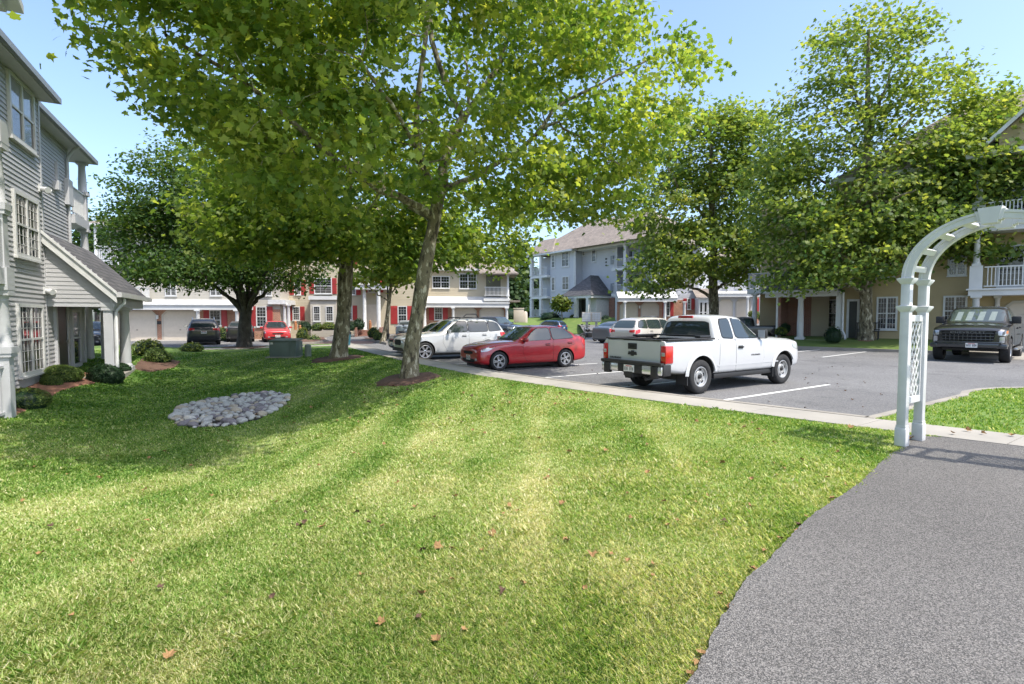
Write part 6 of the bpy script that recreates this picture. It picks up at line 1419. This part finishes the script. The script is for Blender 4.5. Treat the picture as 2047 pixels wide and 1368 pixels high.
for i, (px, py, Y, rx, rz, m_, lb) in enumerate(((446, 668, 37.5, 17, 16, 'leaf_lime', 'feathery pale ornamental shrub between the dark wagon and the shade tree'), (522, 668, 40.5, 16, 10, 'leaf_box', 'low shrub under the red shuttered window by the black sedan'), (610, 652, 40.6, 14, 10, 'leaf_deep', 'dark clipped shrub left of the bay windows'), (634, 654, 40.7, 12, 8, 'leaf_box', 'small shrub under the bay window'),
     (604, 668, 37, 13, 14, 'leaf_lime', 'golden shrub behind the transformer box'), (628, 680, 36, 16, 10, 'leaf_box', 'grey-green shrub on the kerbed island with the golden one'), (657, 652, 40.6, 16, 8, 'leaf_lime', 'yellow flowering shrub below the right bay window'), (716, 648, 40.5, 13, 12, 'leaf_deep', 'dark round shrub left of the brick entrance steps'), (700, 652, 40, 10, 10, 'leaf_deep', 'dark shrub behind the second sycamore trunk'),
     (746, 664, 36.8, 12, 12, 'leaf_lime', 'lime shrub beside the black lamp post'), (757, 672, 35.4, 12, 9, 'leaf_box', 'low green shrub in front of the lime one'), (1100, 632, 66, 22, 9, 'leaf_deep', 'dark rounded shrub below the grey-blue wall'), (1147, 636, 64, 8, 7, 'leaf_lime', 'yellow-green plant by the canopy entrance'), (1212, 640, 58, 14, 9, 'leaf_deep', 'dark hedge shrub before the brick wall'),
     (1228, 648, 54, 8, 5, 'leaf_lime', 'pale grass clump before the downspout'), (1508, 628, 56, 12, 8, 'leaf_lime', 'bright shrub before the far brick wall'), (1532, 634, 50, 18, 9, 'leaf_lime', 'pale flowering shrub below the balcony post'), (1562, 662, 30.5, 13, 9, 'leaf_lime', 'light green shrub beside the black pickup tail lamp'), (1570, 655, 30.9, 10, 10, 'leaf_deep', 'dark shrub against the brick porch wall'), (1666, 668, 28.0, 17, 17, 'leaf_deep', 'dark clipped shrub before the yellow porch wall'), (1022, 628, 70, 26, 12, 'leaf_wood', 'hazy rounded shrub behind the utility boxes'))):
    p = G(px, py, Y=Y); k = Y/FPX; h = rz*k
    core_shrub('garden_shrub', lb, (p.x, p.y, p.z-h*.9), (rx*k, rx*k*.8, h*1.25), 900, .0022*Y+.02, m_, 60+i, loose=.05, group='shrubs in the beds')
# ================================================================== BEDS, STONES AND SMALL THINGS
def sheet_over(name, pts, mat_, dz=.02, step=.2, kind='structure'):
    bm = bmesh.new(); f = bm.faces.new([bm.verts.new((p[0], p[1], 0)) for p in pts]); f.normal_update()
    if f.normal.z < 0: f.normal_flip()
    for ax in (0, 1):
        lo, hi = min(p[ax] for p in pts), max(p[ax] for p in pts)
        for k in np.arange(lo+step, hi, step):
            no = Vector((1, 0, 0)) if ax == 0 else Vector((0, 1, 0)); bmesh.ops.bisect_plane(bm, geom=bm.verts[:]+bm.edges[:]+bm.faces[:], plane_co=no*float(k), plane_no=no)
    for v in bm.verts: v.co.z = float(T(v.co.x, v.co.y))+(dz if not v.is_boundary else -.01)+float(.02*(vnoise(v.co.x, v.co.y, .13, 4)-.5))
    me = bpy.data.meshes.new(name); bm.to_mesh(me); bm.free(); me.materials.append(M[mat_]); me.shade_smooth()
    o = bpy.data.objects.new(name, me); COL.objects.link(o); return struct(o, kind)
def gp(l): return [(p.x, p.y) for p in (GT(*q) for q in l)]
bed = gp([(28, 834), (95, 800), (122, 782), (170, 770), (250, 758), (262, 748), (240, 735), (170, 745), (90, 745), (30, 765), (14, 800)])
MULCH_POLYS.append(bed); sheet_over('mulch_bed', bed, 'mulch_red', .03)
bed2 = gp([(262, 738), (300, 745), (350, 735), (362, 724), (330, 714), (285, 716)]); MULCH_POLYS.append(bed2); sheet_over('mulch_bed', bed2, 'mulch', .04)
def ring(c, r, n=18, j=.12, seed=0):
    rr = random.Random(seed); return [(c[0]+r*(1+rr.uniform(-j, j))*math.cos(2*math.pi*k/n), c[1]+r*(1+rr.uniform(-j, j))*math.sin(2*math.pi*k/n)) for k in range(n)]
for i, (b, r) in enumerate(((b1, .85), (b2, 1.0), (b4, 1.1))):
    pg = ring((b.x, b.y-.1), r, seed=i); MULCH_POLYS.append(pg); sheet_over('mulch_ring', pg, 'mulch', .06)
def mound(c, r, z0, h, m_):
    mb = MB(); n = 18; rr = random.Random(3); R0 = [r*(1+rr.uniform(-.12, .12)) for _ in range(n)]
    for q, zz in ((1, 0), (.7, .5), (.3, .95)):
        for k in range(n): a = 2*math.pi*k/n; mb.v.append((c.x+q*R0[k]*math.cos(a), c.y+q*R0[k]*math.sin(a), z0+h*zz))
    for j in range(2):
        for k in range(n): mb.f.append((j*n+k, j*n+(k+1) % n, (j+1)*n+(k+1) % n, (j+1)*n+k)); mb.m.append(0)
    mb.f.append(tuple(2*n+k for k in range(n))); mb.m.append(0)
    struct(mb.build('mulch_mound', m_, None, 60))
mound(b5, 1.25, b5.z-.18, .25, 'mulch_red')
# stones in the drainage hollow
sheet_over('drain_bed', STONE_POLY, 'dirt', .015)
M['stone_grey'] = mat('river_stone_grey', (.34, .335, .32), .75, col2=(.60, .585, .555), vscale=9, bump=.3, bscale=50)
M['stone_tan'] = mat('river_stone_tan', (.36, .30, .22), .75, col2=(.52, .46, .38), vscale=9, bump=.3, bscale=50)
M['stone_dark'] = mat('river_stone_plum', (.17, .155, .17), .75, col2=(.28, .25, .26), vscale=9, bump=.3, bscale=50)
def stone_mesh(seed, m_):
    rg = np.random.default_rng(seed); bm = bmesh.new(); bmesh.ops.create_icosphere(bm, subdivisions=3, radius=1)
    ax = [rg.normal(0, 1, 3) for _ in range(7)]; am = rg.uniform(.05, .16, 7)
    for v in bm.verts:
        n = np.array(v.co); s = 1+sum(a*math.tanh(2*float(n@x)) for a, x in zip(am, ax))*.55
        v.co = Vector((n[0]*1.15*s, n[1]*.9*s, n[2]*.68*s))
    me = bpy.data.meshes.new('river_stone'); bm.to_mesh(me); bm.free(); me.materials.append(M[m_]); me.shade_smooth(); return me
SM = {k: [stone_mesh(i*7+j, k) for j in range(4)] for i, k in enumerate(('stone_grey', 'stone_tan', 'stone_dark'))}
rs_ = random.Random(5); xs = [p[0] for p in STONE_POLY]; ys = [p[1] for p in STONE_POLY]; placed = []; tries = 0
SL = {'stone_grey': 'pale grey rounded river stone lying in the drainage hollow', 'stone_tan': 'tan rounded river stone lying in the drainage hollow', 'stone_dark': 'dark plum-grey river stone lying in the drainage hollow'}
while len(placed) < 285 and tries < 30000:
    tries += 1; x, y = rs_.uniform(min(xs)-.1, max(xs)+.1), rs_.uniform(min(ys)-.1, max(ys)+.1)
    if not in_poly(np.array([x]), np.array([y]), STONE_POLY)[0]: continue
    r = rs_.choice((.045, .06, .072, .088, .108)); lim = .86 if tries < 12000 else .7
    if any((x-a)**2+(y-b)**2 < (lim*(r+c))**2 for a, b, c in placed): continue
    placed.append((x, y, r))
    k = rs_.choices(('stone_grey', 'stone_tan', 'stone_dark'), (7, 1.3, 2.2))[0]
    o = bpy.data.objects.new('river_stone', rs_.choice(SM[k])); COL.objects.link(o)
    o.location = (x, y, float(T(x, y))+.025+r*.16+rs_.uniform(0, .02)); o.scale = (r*rs_.uniform(.95, 1.25), r*rs_.uniform(.85, 1.1), r*rs_.uniform(.85, 1.1)); o.rotation_euler = (rs_.uniform(-.35, .35), rs_.uniform(-.35, .35), rs_.uniform(0, 6.3))
    tag(o, SL[k], 'stone', 'river stones in the drainage hollow: '+{'stone_grey': 'pale grey', 'stone_tan': 'tan', 'stone_dark': 'dark plum'}[k])
rg = np.random.default_rng(8); PV = []; PF = []; cnt = 0
bm0 = SM['stone_grey'][1]; v0 = np.array([tuple(v.co) for v in bm0.vertices]); f0 = [tuple(p.vertices) for p in bm0.polygons]
mb = MB()
while cnt < 420:
    x, y = rg.uniform(min(xs), max(xs)), rg.uniform(min(ys), max(ys))
    if not in_poly(np.array([x]), np.array([y]), STONE_POLY)[0]: continue
    r = rg.uniform(.025, .05); a = rg.uniform(0, 6.3); c, s_ = math.cos(a), math.sin(a); q = v0*r*np.array([1.2, .9, 1])
    q = np.stack([q[:, 0]*c-q[:, 1]*s_+x, q[:, 0]*s_+q[:, 1]*c+y, q[:, 2]+float(T(x, y))+.02], 1); mb.add([tuple(p) for p in q], f0, int(rg.integers(0, 3))); cnt += 1
struct(mb.build('gravel', ['stone_grey', 'stone_tan', 'stone_dark'], None, 60), 'stuff')
# boulder by the porch
for (px, py, r, lb) in ((246, 728, .2, 'squared tan boulder at the corner of the porch bed'),):
    p = GT(px, py); o = bpy.data.objects.new('boulder', SM['stone_tan'][0].copy()); COL.objects.link(o); o.location = (p.x, p.y, p.z+.06); o.scale = (r, r*.8, r*.9); tag(o, lb, 'stone')
# ---- fallen leaves
M['dry_leaf'] = mat('dry_leaf', (.15, .08, .03), .8, col2=(.36, .21, .085), vscale=14)
M['dark_leaf'] = mat('dark_dry_leaf', (.08, .042, .025), .85, var=.3, vscale=14)
def leaf_me(m_, seed):
    rg = np.random.default_rng(seed); sh = SYC*(1+rg.normal(0, .12, SYC.shape)); z = .75*np.abs(sh[:, 0])**1.3+.45*sh[:, 1]**2*rg.choice([-1, 1])+rg.normal(0, .05, len(sh))
    v = [(0, 0, -.02)]+[(a, b, c) for (a, b), c in zip(sh, z)]; n = len(sh)
    me = bpy.data.meshes.new('fallen_leaf'); me.from_pydata(v, [], [(0, 1+i, 1+(i+1) % n) for i in range(n)]); me.materials.append(M[m_]); return me
LM = [leaf_me('dry_leaf', i) for i in range(5)]; DM = [leaf_me('dark_leaf', 9+i) for i in range(3)]
rl = random.Random(21)
def drop(px, py, s, dark=False, z=None, where='lawn'):
    p = GT(px, py) if z is None else G(px, py, z)
    o = bpy.data.objects.new('fallen_leaf', rl.choice(DM if dark else LM)); COL.objects.link(o)
    o.location = (p.x, p.y, p.z+(.034 if z is None else .015)); o.scale = (s,)*3; o.rotation_euler = (rl.uniform(-.5, .5), rl.uniform(-.5, .5), rl.uniform(0, 6.3))
    lb = {'lawn': 'curled brown sycamore leaf lying on the lawn', 'lot': 'dark dry leaf lying on the parking lot', 'walk': 'brown leaf resting at the foot of the white arch', 'edge': 'brown leaf caught along the grass edge of the garden path', 'mulch': 'dark dry leaf lying in the shade under the sycamores'}[where]
    tag(o, lb, 'leaf', 'fallen leaves: '+{'lawn': 'on the lawn', 'lot': 'on the parking lot', 'walk': 'by the arch', 'edge': 'along the path', 'mulch': 'in the shade'}[where])
for px, py in ((798, 968), (1090, 962), (882, 1098), (833, 1020), (985, 1078), (1000, 1034), (846, 1195), (1305, 1140), (1445, 932), (1650, 955), (1210, 905), (1140, 905), (905, 1000), (700, 905), (175, 902), (205, 962), (420, 1000), (640, 1060), (1080, 880), (1290, 895), (1480, 860), (1555, 890), (1330, 1010), (1120, 1010), (560, 1010), (720, 1160), (940, 860), (860, 880), (1240, 860), (1390, 845), (1600, 925), (50, 1010), (300, 920), (760, 1260), (1180, 1120), (1020, 830), (980, 850), (780, 825), (680, 850), (560, 905), (460, 890), (330, 905), (1500, 960), (1420, 1000)):
    drop(px+rl.uniform(-8, 8), py+rl.uniform(-6, 6), rl.uniform(.04, .075))
for _ in range(85):
    px, py = rl.uniform(60, 1700), 1360-540*rl.random()**.6
    q_ = GT(px, py); u_, v_ = UV(q_.x, q_.y)
    if v_ < -1.0 and not in_poly(np.array([q_.x]), np.array([q_.y]), PATH_POLY)[0]: drop(px, py, rl.uniform(.03, .06), rl.random() < .2)
for _ in range(24): drop(rl.uniform(1000, 1250), rl.uniform(783, 812), rl.uniform(.045, .075))
for _ in range(44):
    drop(rl.uniform(380, 1060), rl.uniform(765, 850), rl.uniform(.05, .085), rl.random() < .25, where='mulch')
for _ in range(16): drop(rl.uniform(700, 900), rl.uniform(760, 790), rl.uniform(.05, .08), True, where='mulch')
for px, py in ((1440, 1200), (1455, 1225), (1395, 1340), (1402, 1320), (1380, 1362), (1530, 1110), (1505, 1148), (1560, 1085), (1612, 1040), (1690, 975)): drop(px, py, rl.uniform(.03, .05), where='edge')
for px, py in ((1800, 880), (1812, 886), (1822, 878), (1840, 870), (1905, 868), (1935, 862), (1965, 868), (2025, 872), (1700, 856)): drop(px, py, rl.uniform(.06, .09), where='walk', z=.15)
for _ in range(62):
    px, py = rl.uniform(1150, 1780), rl.uniform(700, 830)
    p = G(px, py, 0); uu, vv = UV(p.x, p.y)
    if vv < .2: continue
    drop(px, py, rl.uniform(.035, .06), True, .012, 'lot')
# ---- garden arch
ax0 = Vector((4.72, 6.14, .135)); ad = Vector((DK[0], DK[1], 0)); rzA = math.atan2(-DK[1], -DK[0])
AR = thing('garden_arch', 'white vinyl garden arch with lattice side panels over the path', 'garden arch', ax0, rzA)
Wd, Dp, Hs, ps = 1.46, .52, 2.02, .047
for x in (0, Wd):
    for y in (0, Dp):
        mb = MB(); mb.box(x-ps, x+ps, y-ps, y+ps, 0, Hs, bev=.006); mb.box(x-ps-.012, x+ps+.012, y-ps-.012, y+ps+.012, 0, .22, bev=.008); mb.box(x-ps-.004, x+ps+.004, y-ps-.004, y+ps+.004, .22, .25)
        for z in (1.62, 1.95):
            mb.add([(x+sx*(ps+.003), y+sy*(ps+.003), z) for sx, sy in ((-1, -1), (1, -1), (1, 1), (-1, 1))]+[(x+sx*(ps+.034), y+sy*(ps+.034), z+.05) for sx, sy in ((-1, -1), (1, -1), (1, 1), (-1, 1))]+[(x+sx*(ps+.034), y+sy*(ps+.034), z+.068) for sx, sy in ((-1, -1), (1, -1), (1, 1), (-1, 1))]+[(x+sx*ps, y+sy*ps, z+.075) for sx, sy in ((-1, -1), (1, -1), (1, 1), (-1, 1))],
                   [(0, 3, 2, 1)]+[(4*j+k, 4*j+(k+1) % 4, 4*j+4+(k+1) % 4, 4*j+4+k) for j in range(3) for k in range(4)]+[(12, 13, 14, 15)])
        mb.build('post', 'white', AR, 40)
ASP = .86
for y in (0, Dp):
    mb = MB(); n = 40; ro, ri, hh = Wd/2+ps, Wd/2-ps-.005, .038
    for i in range(n):
        a0, a1 = math.pi*i/n, math.pi*(i+1)/n; q = []
        for (r, d) in ((ri, -hh), (ro-.035, -hh), (ro-.03, -hh-.01), (ro, -hh-.01), (ro, hh+.01), (ro-.03, hh+.01), (ro-.035, hh), (ri, hh)):
            q.append([(Wd/2+r*math.cos(a), y+d, Hs+r*ASP*math.sin(a)) for a in (a0, a1)])
        for m_, n_ in zip(q, q[1:]+q[:1]): mb.quad(m_[0], n_[0], n_[1], m_[1])
    mb.build('arch_rail', 'white', AR, 35)
    mb = MB(); zc = Hs+ri*ASP-.05; zt = Hs+ro*ASP+.035
    mb.add([(Wd/2+s*w, y+d, z) for d in (-hh-.03, hh+.03) for s, w, z in ((-1, .065, zc), (1, .065, zc), (1, .10, zt), (-1, .10, zt))], [(0, 1, 2, 3), (7, 6, 5, 4), (0, 4, 5, 1), (1, 5, 6, 2), (2, 6, 7, 3), (3, 7, 4, 0)])
    mb.add([(Wd/2+s*w, y+d, z) for d in (-hh-.018, hh+.018) for s, w, z in ((-1, .095, zc+.03), (1, .095, zc+.03), (1, .125, zt-.03), (-1, .125, zt-.03))], [(0, 1, 2, 3), (7, 6, 5, 4), (0, 4, 5, 1), (1, 5, 6, 2), (2, 6, 7, 3), (3, 7, 4, 0)])
    mb.build('keystone', 'white', AR)
for k in range(9):
    a = math.pi*(.06+.88*k/8)
    if k == 4: continue
    r = Wd/2-.005; mt = Matrix.Translation((Wd/2+r*math.cos(a), 0, Hs+r*ASP*math.sin(a))) @ Matrix.Rotation(-a, 4, 'Y')
    mb = MB(); mb.box(-.02, .02, .05, Dp-.05, -.035, .035, 0, mt, .004); mb.build('rung', 'white', AR)
for x in (0, Wd):
    mb = MB(); mb.box(x-.02, x+.02, ps, Dp-ps, 1.50, 1.58, bev=.004); mb.box(x-.02, x+.02, ps, Dp-ps, .50, .58, bev=.004); mb.box(x-.018, x+.018, ps, ps+.035, .58, 1.5); mb.box(x-.018, x+.018, Dp-ps-.035, Dp-ps, .58, 1.5); f = mb.build('lattice_frame', 'white', AR)
    mb = MB(); y0, y1, z0, z1 = ps+.03, Dp-ps-.03, .56, 1.52; w = .011
    for sg in (1, -1):
        for c in np.arange(-2.5, 4, .155):
            # strip along z = c + sg*(y-y0)*1.25, clipped to the frame
            ya = y0; yb = y1; s_ = 1.6*sg
            za, zb = c+s_*0, c+s_*(y1-y0)
            pts = []
            lo, hi = 0., y1-y0
            if s_ > 0: lo = max(lo, (z0-c)/s_); hi = min(hi, (z1-c)/s_)
            else: lo = max(lo, (z1-c)/s_); hi = min(hi, (z0-c)/s_)
            if hi-lo < .02: continue
            p0, p1 = Vector((0, y0+lo, c+s_*lo)), Vector((0, y0+hi, c+s_*hi)); dd = (p1-p0).normalized(); nn = Vector((0, -dd.z, dd.y))*w; o = Vector((.0035*sg, 0, 0)); t = Vector((.0025, 0, 0))
            mb.add([tuple(Vector((x, 0, 0))+q) for q in (p0-nn+o-t, p1-nn+o-t, p1+nn+o-t, p0+nn+o-t, p0-nn+o+t, p1-nn+o+t, p1+nn+o+t, p0+nn+o+t)], [(0, 1, 2, 3), (7, 6, 5, 4), (0, 4, 5, 1), (1, 5, 6, 2), (2, 6, 7, 3), (3, 7, 4, 0)])
    mb.build('lattice', 'white', AR)
# ---- transformer, pedestal, bin, lamp post, bollards, boxes
def boxed(name, label, cat, px, py, rz, parts, zoff=0., Y=None):
    p = GT(px, py) if Y is None else G(px, py, Y=Y); r = thing(name, label, cat, (p.x, p.y, p.z+zoff), rz)
    for nm, m_, fn in parts: mb = MB(); fn(mb); mb.build(nm, m_, r, 40)
    return r
boxed('transformer_box', 'dull green utility transformer cabinet on the lawn before the red hatchback', 'utility box', 570, 713, .10, [('cabinet', 'metal_green', lambda m: (m.box(-.50, .58, -.4, .5, -.1, .66, 0, None, .02), m.add([(-.52, -.44, .66), (.60, -.44, .66), (.60, .54, .70), (-.52, .54, .70), (-.52, -.44, .70), (.60, -.44, .70), (.60, .54, .76), (-.52, .54, .76)], [(4, 5, 6, 7), (0, 1, 5, 4), (1, 2, 6, 5), (2, 3, 7, 6), (3, 0, 4, 7)]))), ('door', 'metal_green', lambda m: (m.box(-.46, .30, -.425, -.40, .02, .63, 0, None, .008), m.box(.33, .56, -.415, -.40, .02, .63))), ('sticker', 'plate', lambda m: m.box(-.44, -.34, -.43, -.424, .54, .62)), ('pad', 'concrete', lambda m: m.box(-.62, .70, -.55, .62, -.4, .02))])
boxed('utility_pedestal', 'short grey-green utility pedestal between transformer and second sycamore', 'utility pedestal', 616, 713, 0, [('body', 'pedestal', lambda m: m.lathe([(.13, -.1), (.13, .42), (.12, .48), (.07, .52), (0, .53)], 18))])
boxed('litter_bin', 'blue-green litter bin behind the straight sycamore', 'bin', 692, 690, 0, [('body', mat('bin_teal', (.03, .12, .16), .45), lambda m: m.lathe([(.22, 0), (.27, .62), (.26, .62), (.24, .5)], 20)), ('lid', 'black', lambda m: m.lathe([(.29, .62), (.29, .70), (.2, .80), (0, .82)], 20))], Y=28.6)
boxed('recycling_bin', 'pale blue bin standing by the entrance forecourt', 'bin', 693, 657, 0, [('body', mat('bin_blue', (.16, .30, .36), .5), lambda m: m.box(-.2, .2, -.2, .2, 0, 1.0, 0, None, .04)), ('lid', 'black', lambda m: m.box(-.22, .22, -.22, .22, 1.0, 1.12, 0, None, .03))], Y=40)
boxed('lamp_post', 'slim black lamp post in the planted island', 'lamp post', 776, 676, 0, [('pole', 'black', lambda m: m.tube([(0, 0, -.1), (0, 0, .3), (0, 0, .32), (0, 0, 3.9)], [.1, .1, .06, .05], 12)), ('lantern', 'black', lambda m: (m.lathe([(.06, 3.9), (.16, 4.0), (.2, 4.4), (.24, 4.42), (.02, 4.62), (0, 4.62)], 14)))], Y=35.2)
for i, (px, py, Y, lb) in enumerate(((591, 655, 40, 'orange bollard left of the golden shrub, the farther of the pair'), (600, 664, 37.6, 'orange bollard in front of the golden shrub'), (740, 654, 39, 'orange bollard beside the brick entrance steps'))):
    boxed('bollard', lb, 'bollard', px, py+2, 0, [('post', 'orange', lambda m: m.tube([(0, 0, -.1), (0, 0, .42), (0, 0, .46)], [.11, .11, .06], 14)), ('cap', 'orange', lambda m: m.lathe([(.06, .46), (.09, .51), (.06, .58), (0, .60)], 14))], Y=Y)['group'] = 'orange bollards'
boxed('utility_cabinet', 'pale beige utility cabinet on the grass beyond the dark vehicle', 'utility box', 1037, 645, 0, [('cabinet', 'garage', lambda m: m.box(-.5, .5, -.4, .4, 0, 1.3, 0, None, .03)), ('lid', 'garage', lambda m: m.box(-.54, .54, -.44, .44, 1.3, 1.4, 0, None, .02))], Y=50)
boxed('utility_pedestal', 'round pale pedestal beside the beige utility cabinet', 'utility pedestal', 1050, 645, 0, [('body', 'garage', lambda m: m.lathe([(.22, 0), (.22, .9), (.15, 1.05), (0, 1.1)], 16))], Y=50)
for i, (px, lb) in enumerate(((1173, 'pale boxed mailbox cluster beside the motorcycle, the left of the two'), (1192, 'pale boxed mailbox cluster nearer the grey sedan'))):
    boxed('mailbox_cluster', lb, 'mailboxes', px, 656, -.3, [('box', 'garage', lambda m: m.box(-.42, .42, -.25, .25, .55, 1.45, 0, None, .02)), ('door', 'plate', lambda m: [m.box(-.38+.26*a, -.14+.26*a, -.262, -.25, .62+.2*b, .79+.2*b) for a in range(3) for b in range(4)]), ('pedestal', 'steel', lambda m: m.box(-.1, .1, -.1, .1, -.3, .55))], Y=47)
# planted islands with kerbs
for nm, pts, z in (('planter_island', [(725, 681), (748, 684), (772, 690), (778, 684), (770, 676), (745, 672), (728, 674)], .0), ('planter_island', [(598, 690), (630, 689), (656, 684), (650, 678), (612, 678), (596, 683)], .0), ('planter_island', [(1585, 668), (1500, 662), (1500, 650), (1580, 655)], 0)):
    q = [(p.x, p.y) for p in (G(a, b, z) for a, b in pts)]
    c = np.mean(q, axis=0); mb = MB(); mb.prism(q, -.1, .15); struct(mb.build('island_kerb', 'kerb'))
    q2 = [tuple(c+(np.array(a)-c)*.86) for a in q]; mb = MB(); mb.prism(q2, .1, .17); struct(mb.build('planting_soil', 'mulch'))
# bench by the tan building's door
pb = R_.U(1716, 668, -.55)
bq = R_.o+R_.X*(pb[0]+.4)+R_.Y*(-.5)
bn = thing('garden_bench', 'black metal bench beside the dark door of the tan building', 'bench', (bq.x, bq.y, .52), R_.rz)
mb = MB(); mb.box(-.55, .55, -.22, .22, .42, .46, 0, None, .01); mb.build('seat', 'black', bn)
mb = MB(); mb.box(-.55, .55, .20, .24, .86, .91); mb.box(-.55, .55, .20, .24, .50, .54)
for k in range(9): mb.box(-.5+k*.122, -.475+k*.122, .21, .23, .54, .86)
mb.build('backrest', 'black', bn)
for x in (-.5, .5):
    for y in (-.19, .21): mb = MB(); mb.box(x-.02, x+.02, y-.02, y+.02, -.1, .44 if y < 0 else .9); mb.build('leg', 'black', bn)
# ---------------------------------------------------------------- grass
o = grass('grass', 470000, pick_near, T, 1.1, .044, 3); struct(o, 'stuff')
def pick_weed(rg, n):
    x, y = pick_near(rg, n); k = vnoise(x, y, .45, 77)*vnoise(x, y, 1.6, 78); ok = (k > .42) & (np.hypot(x, y) < 11); return x[ok], y[ok]
o = grass('weeds', 60000, pick_weed, T, 1.1, .062, 6, 1.9); struct(o, 'stuff')
o = grass('island_grass', 26000, pick_isl, lambda x, y: .128+0*x, 1, .05, 4, .8); struct(o, 'stuff')
